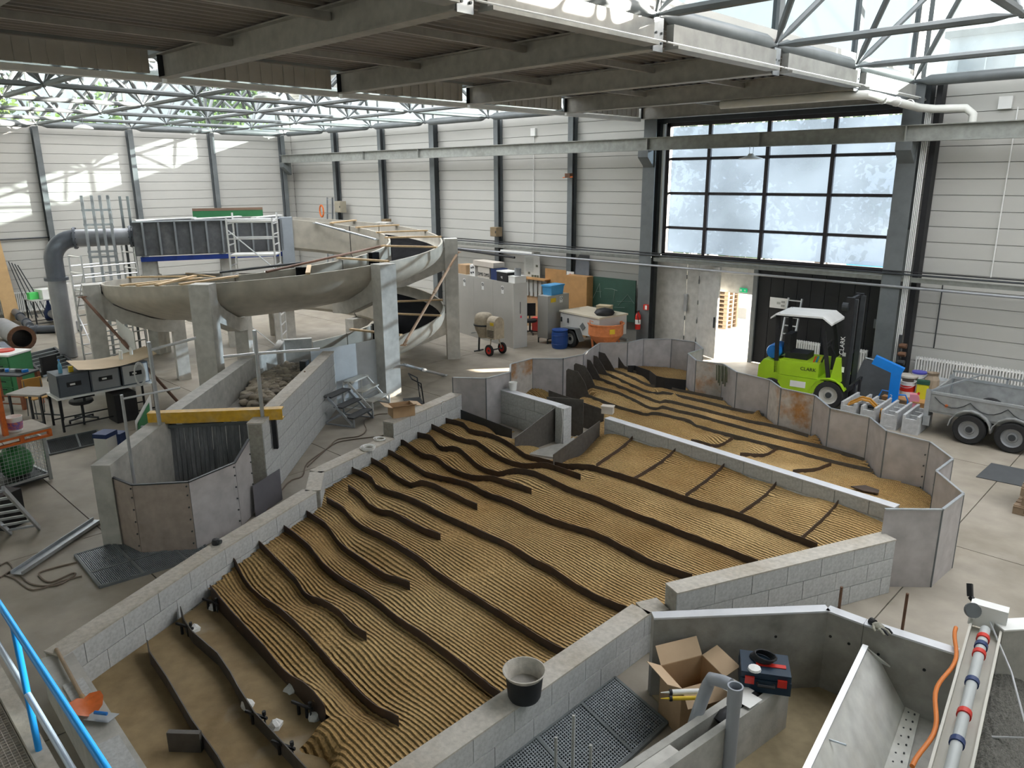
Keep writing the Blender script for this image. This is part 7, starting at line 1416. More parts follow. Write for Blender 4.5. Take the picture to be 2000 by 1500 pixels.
# blue drum
q = G(1093, 679); dr_ = thing('plastic_drum', 'blue plastic drum beside the white box trailer', 'drum', (q.x, q.y, 0)); b = MB(); b.lathe([(0.001, 0), (0.22, 0.0), (0.245, 0.06), (0.255, 0.25), (0.25, 0.42), (0.235, 0.52), (0.001, 0.54)], n=22); part('body', b, mat('drum_blue', (0.015, 0.06, 0.24), 0.4, 0, 0.08, 4), dr_, smooth=40); b = MB(); b.lathe([(0.20, 0.53), (0.245, 0.54), (0.245, 0.57), (0.20, 0.58), (0.001, 0.575)], n=22); part('lid', b, mat('drum_blue', (0.015, 0.06, 0.24)), dr_, smooth=30)
for k in (0.14, 0.40): b = MB(); b.lathe([(0.254, -0.012), (0.262, 0), (0.254, 0.012)], (0, 0, k), 22); part('hoop', b, mat('drum_blue', (0.015, 0.06, 0.24)), dr_)
# box trailer
bt_ = thing('box_trailer', 'white box trailer with cream lid and single wheel behind the orange funnel', 'trailer', (-15.03, 17.66, 0), radians(-7.4)); M_BTW = mat('trailer_white', (0.55, 0.55, 0.53), 0.4, 0, 0.05, 2)
b = MB(); b.bb(0, 1.7, 0.0, 1.15, 0.42, 1.0); part('box', b, M_BTW, bt_); b = MB(); b.bb(-0.03, 1.73, -0.03, 1.18, 1.0, 1.05); part('lid', b, mat('cream_lid', (0.60, 0.55, 0.44), 0.5, 0, 0.06, 2), bt_)
for y in (-0.10, 1.25): wheel(bt_, (0.62, y, 0.27), 0.27, 0.15)
P = [Vector((0.62 + x, -0.10, z)) for x, z in ((-0.38, 0.3), (-0.3, 0.57), (0.25, 0.6), (0.45, 0.25))]; b = MB(); [b.bar(P[k], P[k + 1], 0.2, 0.025, up=(P[k + 1] - P[k]).cross(Vector((0, 1, 0)))) for k in range(3)]; part('mudguard', b, M_STEEL, bt_)
b = MB(); b.box((1.0, -0.012, 0.68), (0.17, 0.012, 0.17), 0.0, Matrix.Rotation(radians(45), 4, 'Y')); part('hazard_plate', b, M_STEEL, bt_)
for x in (0.06, 0.36): b = MB(); b.box((x, -0.02, 0.78), (0.04, 0.03, 0.14)); part('latch', b, M_STEELD, bt_)
b = MB(); b.bar((1.7, 0.57, 0.4), (2.3, 0.57, 0.4), 0.07, 0.07); part('drawbar', b, M_STEEL, bt_)
w = bt_.matrix_basis @ Vector((1.15, 0.75, 1.05)); boxy('tool_carton', tuple(w), (0.42, 0.3, 0.2), 0.3, mat('cream_carton', (0.55, 0.46, 0.30), 0.7, 0, 0.06, 3), 'cream carton on top of the box trailer', 'box', lid=0.02)
w = bt_.matrix_basis @ Vector((1.45, 0.45, 1.05)); b = MB(); b.lathe([(0.001, 0), (0.25, 0.0), (0.3, 0.07), (0.26, 0.16), (0.12, 0.2), (0.001, 0.2)], tuple(w), 16); rr = random.Random(9); b.v = [(x + rr.uniform(-.02, .02), y + rr.uniform(-.02, .02), z + rr.uniform(-.01, .0)) for x, y, z in b.v]; solo('black_bag', b, M_BLACK, 'crumpled black bag on top of the box trailer', 'bag', smooth=60)
# orange concrete funnel
q = G(1182, 684); fn = thing('concrete_funnel', 'orange steel concrete skip with round rim behind the fence', 'concrete skip', (q.x, q.y, 0)); M_FUN = stained('salmon_orange', (0.60, 0.20, 0.07), (0.42, 0.17, 0.09), 3, 12, 0.5, 0.5, 0.05, 30)
b = MB(); b.lathe([(0.16, 0.08), (0.46, 0.42), (0.52, 0.5), (0.52, 0.8), (0.55, 0.81), (0.55, 0.84), (0.5, 0.84), (0.49, 0.5), (0.14, 0.1)], n=30); part('hopper', b, M_FUN, fn, smooth=30)
for k in range(4): a = k * pi / 2 + 0.6; b = MB(); b.bar((0.36 * cos(a), 0.36 * sin(a), 0.0), (0.42 * cos(a), 0.42 * sin(a), 0.45), 0.06, 0.06); part('leg', b, M_FUN, fn)
for k in range(3): a = k * 2 * pi / 3 + 2.2; b = MB(); b.path([(0.52 * cos(a), 0.52 * sin(a), 0.82), (0.52 * cos(a) * 1.04, 0.52 * sin(a) * 1.04, 0.95), (0.45 * cos(a + .1), 0.45 * sin(a + .1), 0.9)], 0.014, 6); part('lifting_lug', b, M_FUN, fn)
b = MB(); b.path([(-0.5, -0.1, 0.85), (-0.3, -0.3, 0.72), (-0.15, -0.45, 0.80), (0.0, -0.5, 0.74), (0.15, -0.47, 0.82)], 0.014, 5); part('chain', b, M_RUST, fn); b = MB(); b.box((0.45, -0.28, 0.66), (0.012, 0.16, 0.14), -0.55); part('yellow_label', b, M_YELLOW, fn)
# fire extinguisher
q = PY(1246, 625, 18.84); fe = thing('fire_extinguisher', 'red fire extinguisher hanging on the column left of the gate', 'fire extinguisher', (q.x, q.y, q.z - 0.28)); b = MB(); b.lathe([(0.001, 0), (0.08, 0.0), (0.085, 0.04), (0.085, 0.40), (0.05, 0.48), (0.025, 0.5), (0.025, 0.54), (0.001, 0.54)], n=18); part('cylinder', b, M_RED, fe, smooth=35); b = MB(); b.box((0, 0, 0.55), (0.03, 0.12, 0.03)); part('valve', b, M_BLACK, fe); b = MB(); b.path([(0, -0.06, 0.54), (0.06, -0.1, 0.4), (0.08, -0.06, 0.2)], 0.012, 6); part('hose', b, M_BLACK, fe); b = MB(); b.lathe([(0.087, 0.16), (0.087, 0.3)], n=18); part('label_band', b, M_WHITE, fe, smooth=35)
b = MB(); q = PY(1262, 600, 18.885); b.box((q.x, q.y, q.z), (0.14, 0.1, 0.16)); o = solo('alarm_box', b, M_RED, 'small red and white alarm box on the column left of the gate', 'alarm'); b = MB(); b.box((q.x + 0.03, q.y - 0.055, q.z), (0.07, 0.01, 0.12)); part('face', b, M_WHITE, o, world=True)
# orange clamp high on the back wall column
q = PY(1111, 343, 19.1); hk = thing('wall_hook', 'small rusty orange winch bracket high on the back wall column', 'bracket', (q.x, q.y, q.z)); b = MB(); b.box((0, 0, 0), (0.2, 0.16, 0.14)); part('housing', b, M_RUST, hk); b = MB(); b.bar((-0.2, -0.05, -0.06), (0.2, -0.05, -0.04), 0.03, 0.03); part('arm', b, M_ORANGE, hk)
# cable trays and pipes along the walls
tray = thing('cable_tray', 'long grey cable tray with pipes running along the back wall', 'cable tray', (-20, 19.1, 2.7)); zt4 = 2.72
for (x0_, x1_) in ((-33.0, -13.2), (-12.6, 4.0)): b = MB(); b.bb(x0_, x1_, 19.12 if x0_ < -20 else 18.98, 19.3 if x0_ < -20 else 19.1, zt4 - 0.1, zt4); part('tray', b, M_STEELL, tray, world=True)
for k, (z, r, m_) in enumerate(((2.80, 0.022, M_STEELD), (2.50, 0.03, M_PIPEL), (2.86, 0.014, M_BLACK))): b = MB(); b.tube((-33, 18.95, z), (4, 18.88, z), r, 8); part('pipe', b, m_, tray, world=True)
b = MB(); q = PY(1010, 475, 18.8); b.bb(q.x - 0.9, q.x + 0.6, 18.88, 18.98, 2.53, 2.59); solo('strip_light', b, M_WHITE, 'white strip light below the cable tray above the poster', 'lamp')
ducts = thing('wall_conduit', 'thin grey conduit running along the left wall', 'conduit', (XL + 0.05, 10, 3.0)); zc = PX(60, 465, XL).z; b = MB(); b.tube((XL + 0.06, 19.0, zc), (XL + 0.06, -2, zc), 0.03, 6); part('conduit', b, M_STEELD, ducts, world=True)
b = MB(); b.path([(PY(900, 500, 18.9).x - 0.3, 18.9, 2.0), (PY(900, 500, 18.9).x - 0.3, 18.9, 2.48), (PY(1005, 500, 18.9).x, 18.9, 2.36)], 0.04, 8); solo('black_pipe', b, M_BLACK, 'black rubber wrapped pipe above the grey lockers', 'pipe')
# wall wires and conduits on the right back wall, box with drop cable
for (pa, pb_, lab) in (((1934, 545), (1960, 210), 'thin white conduit rising on the right back wall'), ((1823, 680), (1838, 555), 'thin dark cable hanging on the lower right back wall')):
    a, c = PY(*pa, 19.44), PY(*pb_, 19.44); b = MB(); b.tube((a.x, 19.46, a.z), (a.x, 19.46, c.z), 0.014, 6); solo('wall_conduit', b, M_WHITE if 'white' in lab else M_STEELD, lab, 'conduit')
q = PY(1963, 200, 19.4); b = MB(); b.box((q.x, 19.45, q.z), (0.25, 0.08, 0.25)); solo('junction_box', b, M_WHITE, 'white junction box high on the right back wall', 'junction box')
q = PY(1040, 258, 19.4); b = MB(); b.box((q.x, 19.45, q.z), (0.2, 0.08, 0.25)); o = solo('junction_box', b, M_WHITE, 'white junction box on the back wall between two columns', 'junction box'); b = MB(); b.tube((q.x, 19.46, q.z - 0.1), (q.x, 19.46, 2.9), 0.014, 6); part('conduit', b, M_WHITE, o, world=True)
# lamp hanging on the crane girder in front of the gate, floodlights under the frame
q = PY(1465, 300, 18.6); lm = thing('hanging_lamp', 'round white hall lamp hanging in front of the gate window', 'lamp', (q.x, 18.66, 5.45)); b = MB(); b.lathe([(0.001, 0.12), (0.06, 0.12), (0.1, 0.06), (0.3, 0.0), (0.3, -0.02), (0.001, -0.02)], n=20); part('shade', b, M_WHITE, lm, smooth=40); [part('hanger', MB().tube((x, 0, 0.1), (x, 0, 0.32), 0.008, 5), M_GALV, lm) for x in (-0.05, 0.05)]
for (px0, lab) in (((163, 250), 'flat white hall lamp under the space frame, left one'), ((522, 191), 'flat white hall lamp under the space frame, right one')):
    q = PY(*px0, 8.85); lm = thing('hanging_lamp', lab, 'lamp', tuple(q)); b = MB(); b.lathe([(0.001, 0.1), (0.08, 0.1), (0.28, 0.02), (0.3, -0.03), (0.001, -0.03)], n=18); part('shade', b, M_WHITE, lm, smooth=40); b = MB(); b.tube((0, 0, 0.1), (0, 0, 6.97 - q.z), 0.01, 5); part('hanger', b, M_GALV, lm)
# drain pipe under the deck
b = MB(); b.path([(-8.8, 15.6, 6.5), (-6.2, 15.62, 6.5), (-5.82, 15.75, 6.5), (-5.75, 16.2, 6.48), (-5.72, 18.6, 6.42), (-5.5, 18.9, 6.40), (-4.9, 18.95, 6.38), (-4.75, 18.95, 6.25), (-4.75, 18.95, 5.95)], 0.085, 12); dp = solo('drain_pipe', b, mat('white_pipe', (0.62, 0.62, 0.58), 0.4, 0, 0.05, 3), 'pale drain pipe under the roof deck turning down at the right gate column', 'pipe', smooth=50)
for y in (16.4, 17.2, 18.0): b = MB(); b.lathe([(0.087, -0.03), (0.1, -0.02), (0.1, 0.02), (0.087, 0.03)], (0, 0, 0), 12, ax=Matrix.Rotation(radians(90), 4, 'X')); b.v = [(a - 5.74, c + y, d + 6.46) for a, c, d in b.v]; part('socket', b, M_WHITE, dp, world=True)
# ------------------------------------------------------------------ near right corner
HZ = 0.88
hp = [G(1275, 1202, HZ), G(1617, 1188, HZ), G(1690, 1215, HZ), G(1872, 1273, HZ)]
hw = thing('concrete_partition', 'angled concrete partition with pale top edge around the near right pit', 'concrete wall', (hp[0].x, hp[0].y, 0))
for a, c in zip(hp[:-1], hp[1:]):
    b = MB(); b.upright(a, c, 0, HZ - 0.01, 0.10); s = part('wall_panel', b, M_CONCD, hw, world=True); b = MB(); b.upright(a, c, HZ - 0.012, HZ + 0.006, 0.115); part('top_edge', b, M_COPE, hw, world=True)
    u = (c - a).normalized(); nr_ = Vector((u.y, -u.x, 0))
    for t in (0.2, 0.7): p = a.lerp(c, t); b = MB(); b.tube((p.x, p.y, 0.62), (p.x + nr_.x * 0.056, p.y + nr_.y * 0.056, 0.62), 0.014, 8); part('tie_hole', b, M_BLACK, hw, world=True)
# hollow channel of precast pieces with pipe offcuts
j0, j1, j2, j3 = G(1238, 1490, 0.5), G(1405, 1362, 0.5), G(1537, 1330, 0.5), G(1318, 1482, 0.5); jd = (j2 - j3).normalized(); jl = (j2 - j3).length; jn = Vector((-jd.y, jd.x, 0))
if jn.dot(j0 - j3) < 0: jn = -jn
ja = j3 - jd * 0.6; jw = min(0.42, (j0 - j3).dot(jn))
hc = thing('hollow_channel', 'hollow concrete channel holding pipe offcuts in the near right pit', 'concrete channel', (ja.x, ja.y, 0))
for off, t in ((0.0, 0.07), (jw, 0.07)): b = MB(); b.upright(ja + jn * off, j2 + jn * off, 0, 0.5, t); part('side_wall', b, M_CONC, hc, world=True)
b = MB(); b.prism([(q.x, q.y) for q in (ja, j2, j2 + jn * jw, ja + jn * jw)], 0, 0.08); part('bottom', b, M_CONC, hc, world=True)
b = MB(); b.upright(j2, j2 + jn * jw, 0, 0.5, 0.07); part('end_wall', b, M_CONC, hc, world=True); q = ja + jd * 0.45 + jn * jw / 2; b = MB(); b.box((q.x, q.y, 0.27), (0.5, jw - 0.02, 0.44), atan2(jd.y, jd.x)); part('fill_block', b, M_PIER, hc, world=True)
b = MB(); p = j3.lerp(j2, 0.45) + jn * jw * 0.55; b.path([p + jd * (0.5 * t) + Vector((0, 0, -0.08 + 0.05 * sin(9 * t))) for t in [k / 8 for k in range(9)]], 0.06, 10); solo('black_hose', b, M_BLACK, 'black ribbed hose lying in the hollow channel', 'hose', smooth=50)
# plastic pipes
M_PVC = mat('grey_plastic_pipe', (0.34, 0.36, 0.40), 0.35, 0, 0.05, 3)
q = G(1424, 1490, 0.15); zt5 = ZV(1421, 1312, q); b = MB(); r = 0.055; b.lathe([(r, 0), (r, zt5 - 0.32), (r * 1.14, zt5 - 0.30), (r * 1.14, zt5 - 0.15), (r * 1.2, zt5 - 0.14), (r * 1.2, zt5 - 0.12), (r * 0.95, zt5 - 0.12), (r * 0.95, 0.3)], (q.x, q.y, 0.0), 20); vp_ = solo('plastic_pipe', b, M_PVC, 'upright grey plastic pipe with socket end near the hollow channel', 'pipe', smooth=40)
p0 = G(1352, 1425, 0.35); p1 = G(1383, 1330, 0.75); p2 = G(1412, 1335, 0.8); b = MB(); b.path([p0, p0.lerp(p1, 0.5), p1 - Vector((0, 0, 0.04)), p1 + (p2 - p1) * 0.2 + Vector((0, 0, 0.03)), p2 + Vector((0, 0, 0.02)), p2 + (p2 - p1) * 0.5], 0.055, 16); solo('plastic_pipe', b, M_PVC, 'bent grey plastic pipe leaning out of the hollow channel', 'pipe', smooth=50)
# cardboard box, cartridges, papers, tool case
bq = G(1325, 1418); bxr = atan2((G(1400, 1392) - G(1310, 1418)).y, (G(1400, 1392) - G(1310, 1418)).x)
open_box((bq.x + 0.02, bq.y + 0.16), (0.46, 0.36, 0.52), bxr, 'tall open cardboard box beside the hollow channel', flaps=(-0.9, 0.9, 0.5, 0.4))
for k, (m_, lab, dz_) in enumerate(((M_WHITE, 'white sealant cartridge lying across the cardboard box', 0.0), (M_YELLOW, 'yellow cutter knife lying across the cardboard box', -0.03))):
    a, c = G(1310, 1352 + 12 * k, 0.56 + dz_), G(1365, 1350 + 13 * k, 0.56 + dz_); o = thing('sealant_cartridge' if k == 0 else 'cutter_knife', lab, 'cartridge' if k == 0 else 'knife', tuple(a)); b = MB(); b.tube(a, c, 0.024 - 0.006 * k, 12); part('tube', b, m_, o, smooth=40, world=True); d_ = (c - a).normalized(); b = MB(); b.tube(a, a - d_ * 0.09, 0.012, 8, r2=0.003); part('nozzle', b, m_, o, world=True); b = MB(); b.tube(a - d_ * 0.012, a + d_ * 0.012, 0.026, 12); part('cap', b, M_BLACK, o, world=True)
for k, (x, y, lab) in enumerate(((1440, 1345, 'white paper sheet lying over the hollow channel'), (1455, 1362, 'torn white paper scrap over the hollow channel edge'))):
    q = G(x, y, 0.53); b = MB(); b.plate([(q.x - 0.12, q.y - 0.08, 0.52), (q.x + 0.1, q.y - 0.1, 0.525), (q.x + 0.13, q.y + 0.07, 0.535), (q.x - 0.1, q.y + 0.1, 0.53)], 0.003, (0, 0, 1)); solo('paper_sheet', b, M_WHITE, lab, 'paper')
tq = G(1488, 1330, 0.52); tc_ = thing('tool_case', 'dark blue power tool case with red latches standing on the hollow channel', 'tool case', (tq.x, tq.y + 0.03, 0.5), atan2(jd.y, jd.x) - 0.9); M_TC = mat('petrol_plastic', (0.012, 0.03, 0.055), 0.45, 0, 0.1, 4)
b = MB(); b.box((0, 0, 0.065), (0.44, 0.34, 0.13)); part('lower_shell', b, M_TC, tc_); b = MB(); b.box((0, 0, 0.165), (0.43, 0.33, 0.06)); part('lid', b, M_TC, tc_); [part('latch', MB().box((x, -0.175, 0.12), (0.08, 0.02, 0.07)), M_RED, tc_) for x in (-0.14, 0.14)]; b = MB(); b.box((0.05, -0.03, 0.198), (0.26, 0.05, 0.008)); part('red_print', b, M_RED, tc_)
b = MB(); b.path([(-0.07, -0.18, 0.1), (-0.07, -0.23, 0.11), (0.07, -0.23, 0.11), (0.07, -0.18, 0.1)], 0.014, 6); part('handle', b, M_BLACK, tc_)
w = tc_.matrix_basis @ Vector((-0.03, 0.05, 0.195)); b = MB()
for k in range(5): b.path([(w.x + 0.10 * cos(a) + 0.01 * k, w.y + 0.075 * sin(a), w.z + 0.012 + 0.012 * k) for a in [j * pi / 7 for j in range(14)]], 0.008, 5, closed=True)
o = solo('cable_coil', b, M_BLACK, 'black power cable coiled on the tool case', 'cable'); o['kind'] = 'stuff'
w = tc_.matrix_basis @ Vector((-0.1, -0.12, 0.195)); b = MB(); b.lathe([(0.001, 0), (0.06, 0.0), (0.055, 0.02), (0.001, 0.03)], tuple(w), 12); solo('cup_cover', b, M_WHITE, 'white plastic cup lid lying on the tool case', 'lid')
# pit floor and white chute
P = [hp[0], hp[1], hp[2], hp[3], G(1840, 1520, 0), G(1420, 1520, 0)]; b = MB(); b.prism([(q.x, q.y) for q in P][::-1], 0.001, 0.012); solo('pit_floor', b, stained('sandy_pit_floor', (0.34, 0.275, 0.17), (0.24, 0.19, 0.115), 1.2, 8, 0.7, 0.85, 0.1, 40), 'sandy floor of the near right pit', 'pit floor')
M_CHUTE = stained('white_chute', (0.62, 0.62, 0.59), (0.50, 0.48, 0.40), 1.2, 6, 0.5, 0.45, 0.02, 20)
c0, c1 = G(1690, 1264, 0.74), G(1570, 1515, 0.74); c2_, c3 = G(1722, 1515, 0.16), G(1778, 1352, 0.16); c4, c5 = G(1768, 1515, 0.14), G(1803, 1368, 0.14)
chu = thing('white_chute', 'white sloping sheet chute in the near right pit', 'chute', (c3.x, c3.y, 0)); b = MB(); b.plate([c0, c1, c2_, c3], 0.02, (c1 - c0).cross(c3 - c0) * -1); part('slope_sheet', b, M_CHUTE, chu, world=True)
b = MB(); b.bar(c0 + Vector((0, 0, 0.01)), c1 + Vector((0, 0, 0.01)), 0.05, 0.03); part('top_rail', b, M_ALU, chu, world=True); b = MB(); b.plate([c3, c2_, c4, c5], 0.012, (0, 0, 1)); pl_ = part('perforated_strip', b, M_CHUTE, chu, world=True)
for k in range(9):
    for s in (0.3, 0.7):
        p = c3.lerp(c2_, 0.06 + 0.1 * k).lerp(c5.lerp(c4, 0.06 + 0.1 * k), s); b = MB(); b.tube((p.x, p.y, 0.155), (p.x, p.y, 0.172), 0.008, 6); x = part('screw', b, M_STEELD, pl_); x.location = -_wloc(chu)
b = MB(); b.plate([c0, c3, G(1735, 1300, 0.55)], 0.012, (0.5, 0.5, 0.3)); part('side_gusset', b, M_CHUTE, chu, world=True)
b = MB(); b.prism([(q.x, q.y) for q in (c5, c4, c2_, c3)], 0.0, 0.13); part('sill', b, M_CONC, chu, world=True)
for k, (x, y) in enumerate(((1622, 1450), (1600, 1497))): a = G(x, y, 0.72); a = c0.lerp(c1, 0.72 + 0.2 * k); b = MB(); b.tube(a + Vector((0.03, 0.03, -0.06)), a + Vector((0.16, 0.05, -0.05)), 0.008, 6); part('eye_bolt', b, M_GALV, chu, world=True)
b = MB(); P = [c5, c4, G(1830, 1515, 0.13), G(1870, 1300, 0.13)]; b.prism([(q.x, q.y) for q in P], 0.0, 0.12); solo('chute_bench', b, M_CONC, 'pale concrete bench between the chute and the gutter beam', 'concrete bench')
# gutter beam with pipe
ZB = 0.95; g0, g1 = G(1928, 1215, ZB), G(1852, 1520, ZB); gd = (g1 - g0).normalized(); gn = Vector((gd.y, -gd.x, 0)); 
if gn.dot(Vector((-1, 0, 0))) < 0: gn = -gn
gt = thing('gutter_beam', 'cream channel beam carrying a grey pipe and an orange cable', 'beam', tuple(g0)); M_CREAM = mat('cream_profile', (0.55, 0.53, 0.47), 0.5, 0, 0.06, 3)
b = MB(); b.bar(g0 - Vector((0, 0, 0.1)), g1 - Vector((0, 0, 0.1)), 0.24, 0.03); part('web', b, M_CREAM, gt, world=True)
for s in (-0.12, 0.12): b = MB(); b.bar(g0 + gn * s - Vector((0, 0, 0.06)), g1 + gn * s - Vector((0, 0, 0.06)), 0.02, 0.14); part('flange', b, M_CREAM, gt, world=True)
b = MB(); b.tube(g0 + gd * 0.15, g1, 0.042, 16); part('pipe', b, mat('pale_pvc', (0.46, 0.48, 0.48), 0.35, 0, 0.05, 3), gt, smooth=50, world=True)
for t, m_ in ((0.14, M_RED), (0.20, M_NAVY), (0.26, M_RED), (0.46, M_NAVY), (0.66, M_RED), (0.82, M_NAVY)): p = g0.lerp(g1, t); b = MB(); b.tube(p - gd * 0.03, p + gd * 0.03, 0.053, 16); part('pipe_clamp', b, m_, gt, smooth=40, world=True)
b = MB(); pts = [g0.lerp(g1, t) + gn * (0.19 + 0.035 * sin(14 * t)) + Vector((0, 0, -0.02)) for t in [0.1 + 0.9 * k / 24 for k in range(25)]]; b.path(pts, 0.018, 8); part('orange_cable', b, mat('cable_orange', (0.62, 0.18, 0.03), 0.45, 0, 0.08, 4), gt, smooth=60, world=True)
for t in (0.2, 0.8): p = g0.lerp(g1, t); b = MB(); b.box((p.x, p.y, (ZB - 0.12) / 2), (0.1, 0.1, ZB - 0.12)); part('support_post', b, M_STEEL, gt, world=True)
vg = thing('sluice_head', 'white sluice head with gauge and black lever at the end of the gutter beam', 'sluice', tuple(g0)); q = g0 - gd * 0.02; b = MB(); b.box((q.x, q.y, ZB + 0.06), (0.30, 0.12, 0.22), atan2(gn.y, gn.x)); part('head_plate', b, M_WHITE, vg, world=True)
q2 = G(1898, 1192, 1.05); b = MB(); b.tube(q2, q2 + Vector((0.02, -0.03, 0.02)), 0.07, 18); part('gauge', b, M_STEEL, vg, world=True); b = MB(); b.bar(G(1915, 1190, 1.05), G(1895, 1165, 1.12), 0.03, 0.04); part('lever_arm', b, M_BLACK, vg, world=True); b = MB(); b.bar(G(1895, 1165, 1.12), G(1894, 1140, 1.22), 0.045, 0.045, up=(0, 1, 0)); part('lever_grip', b, M_BLACK, vg, world=True)
b = MB(); b.path([g0 + Vector((0, 0, 0.05)), g0 - gn * 0.25 + gd * 0.4 + Vector((0, 0, -0.2)), g0 - gn * 0.45 + gd * 0.9 + Vector((0, 0, -0.45)), g0 - gn * 0.2 + gd * 1.0 + Vector((0, 0, -0.5))], 0.010, 6); part('clear_hose', b, M_COPE, vg, smooth=60, world=True)
# right tank wall and gravel
t0_, t1_ = G(1948, 1222, 0.98), G(2075, 1215, 0.98); b = MB(); b.upright(t0_, t1_, 0, 0.98, 0.16); tk = solo('tank_wall', b, M_CONC, 'grey concrete tank wall with pale top at the right edge', 'concrete wall'); b = MB(); b.upright(t0_, t1_, 0.975, 0.99, 0.18); part('top_edge', b, M_WHITE, tk, world=True)
gx0 = [G(1905, 1330, 0.42), G(2060, 1330, 0.42), G(2060, 1560, 0.42), G(1860, 1560, 0.42)]; b = MB(); n = 26; rg = random.Random(8); P = []
for i in range(n + 1):
    for j in range(n + 1):
        p = gx0[0].lerp(gx0[1], i / n).lerp(gx0[3].lerp(gx0[2], i / n), j / n); P.append((p.x, p.y, 0.42 - 0.12 * (j / n) + 0.10 * sin(i * 0.2) + rg.uniform(-.012, .012)))
b.add(P, [(i * (n + 1) + j, (i + 1) * (n + 1) + j, (i + 1) * (n + 1) + j + 1, i * (n + 1) + j + 1) for i in range(n) for j in range(n)]); gv = solo('gravel_bed', b, mat('dark_gravel', (0.07, 0.072, 0.06), 0.9, 0, 0.5, 60, bump=1.0, bscale=110, col2=(0.22, 0.21, 0.19)), 'dark grey gravel bed beside the gutter beam at the right edge', 'gravel', kind='stuff')
b = MB(); b.prism([(q.x, q.y) for q in (gx0[0], gx0[1], gx0[2], gx0[3])], 0.0, 0.26); part('gravel_base', b, M_CONCD, gv, world=True)
# rods, glove
for (px, py0, py1, lab) in ((1643, 1195, 1155, 'short rusty rod standing behind the angled partition'), (1768, 1238, 1167, 'long rusty rod standing behind the angled partition')):
    q = G(px, py0, HZ); b = MB(); b.tube((q.x - 0.05, q.y + 0.08, 0), (q.x - 0.05, q.y + 0.08, ZV(px, py1, q)), 0.014, 6); solo('steel_rod', b, M_RUST, lab, 'rod', 'rusty rods at the near right pit')
q = G(1716, 1222, HZ + 0.03); gl_ = thing('work_glove', 'grey and black work glove lying on the partition edge', 'glove', (q.x, q.y, HZ + 0.005), -0.5); M_GLV = mat('glove_fabric', (0.30, 0.29, 0.24), 0.9, 0, 0.3, 30); b = MB(); b.lathe([(0.001, 0), (0.05, 0.004), (0.055, 0.025), (0.03, 0.045), (0.001, 0.05)], n=10); b.v = [(x * 1.2, y * 0.9, z) for x, y, z in b.v]; part('palm', b, M_GLV, gl_, smooth=60)
for k in range(4): b = MB(); b.path([(0.045, -0.035 + 0.023 * k, 0.02), (0.09 + 0.008 * (k in (1, 2)), -0.042 + 0.027 * k, 0.028), (0.125 + 0.012 * (k in (1, 2)), -0.046 + 0.03 * k, 0.012)], [0.013, 0.012, 0.009], 6); part('finger', b, M_BLACK if k % 2 else M_GLV, gl_, smooth=60)
b = MB(); b.path([(-0.02, -0.04, 0.02), (0.02, -0.075, 0.025), (0.05, -0.085, 0.012)], [0.014, 0.013, 0.009], 6); part('thumb', b, M_GLV, gl_, smooth=60); b = MB(); b.tube((-0.05, 0, 0.02), (-0.10, 0.0, 0.018), 0.035, 10); part('cuff', b, M_BLACK, gl_)
# grating beside the block wall and three marker rods
P0, P1, P3 = G(1200, 1327), G(1303, 1416), G(955, 1516); P2 = P1 + (P3 - P0); grating([P0, P1, P2, P3], 26, 62, 'large floor grating between the bucket wall and the hollow channel', seams=(('v', 0.30), ('v', 0.66)), r=0.01)
for k, (x, y0, y1, lab) in enumerate(((1085, 1520, 1440, 'left of three pale marker rods on the large grating'), (1118, 1520, 1397, 'tallest of three pale marker rods on the large grating'), (1152, 1530, 1455, 'right of three pale marker rods on the large grating'))):
    q = G(x, y0, 0.03); b = MB(); b.box((q.x, q.y, (ZV(x, y1, q) + 0.03) / 2), (0.022, 0.022, ZV(x, y1, q) - 0.03), 0.4); solo('marker_rod', b, M_GREYP, lab, 'rod', 'marker rods on the grating')
# black mortar bucket on the wall
q = G(1012, 1364, 0.5); bk = thing('mortar_bucket', 'black mortar bucket with cement crusted rim on the low block wall', 'bucket', (q.x + 0.02, q.y + 0.06, 0.493)); n = 26; b = MB(); prf = [(0.001, 0.0), (0.135, 0.0), (0.15, 0.03), (0.17, 0.24), (0.19, 0.27), (0.186, 0.275), (0.165, 0.24), (0.145, 0.10), (0.001, 0.10)]
P = []
for r, z in prf:
    for k in range(n): a = 2 * pi * k / n; s = 1 + (0.10 * max(0, cos(a - 2.6)) ** 6 if z > 0.2 else 0); P.append((r * s * cos(a), r * s * sin(a), z))
b.add(P, [(i * n + k, i * n + (k + 1) % n, (i + 1) * n + (k + 1) % n, (i + 1) * n + k) for i in range(len(prf) - 1) for k in range(n)]); part('shell', b, mat('bucket_black', (0.018, 0.019, 0.021), 0.6, 0, 0.3, 6), bk, smooth=40)
b = MB(); b.lathe([(0.150, 0.12), (0.168, 0.235), (0.192, 0.272), (0.196, 0.282), (0.184, 0.283), (0.163, 0.245), (0.146, 0.12)], n=n); part('cement_crust', b, M_CAP, bk, smooth=40); b = MB(); b.lathe([(0.001, 0.135), (0.148, 0.13)], n=n); part('mortar_mix', b, M_CONCD, bk)
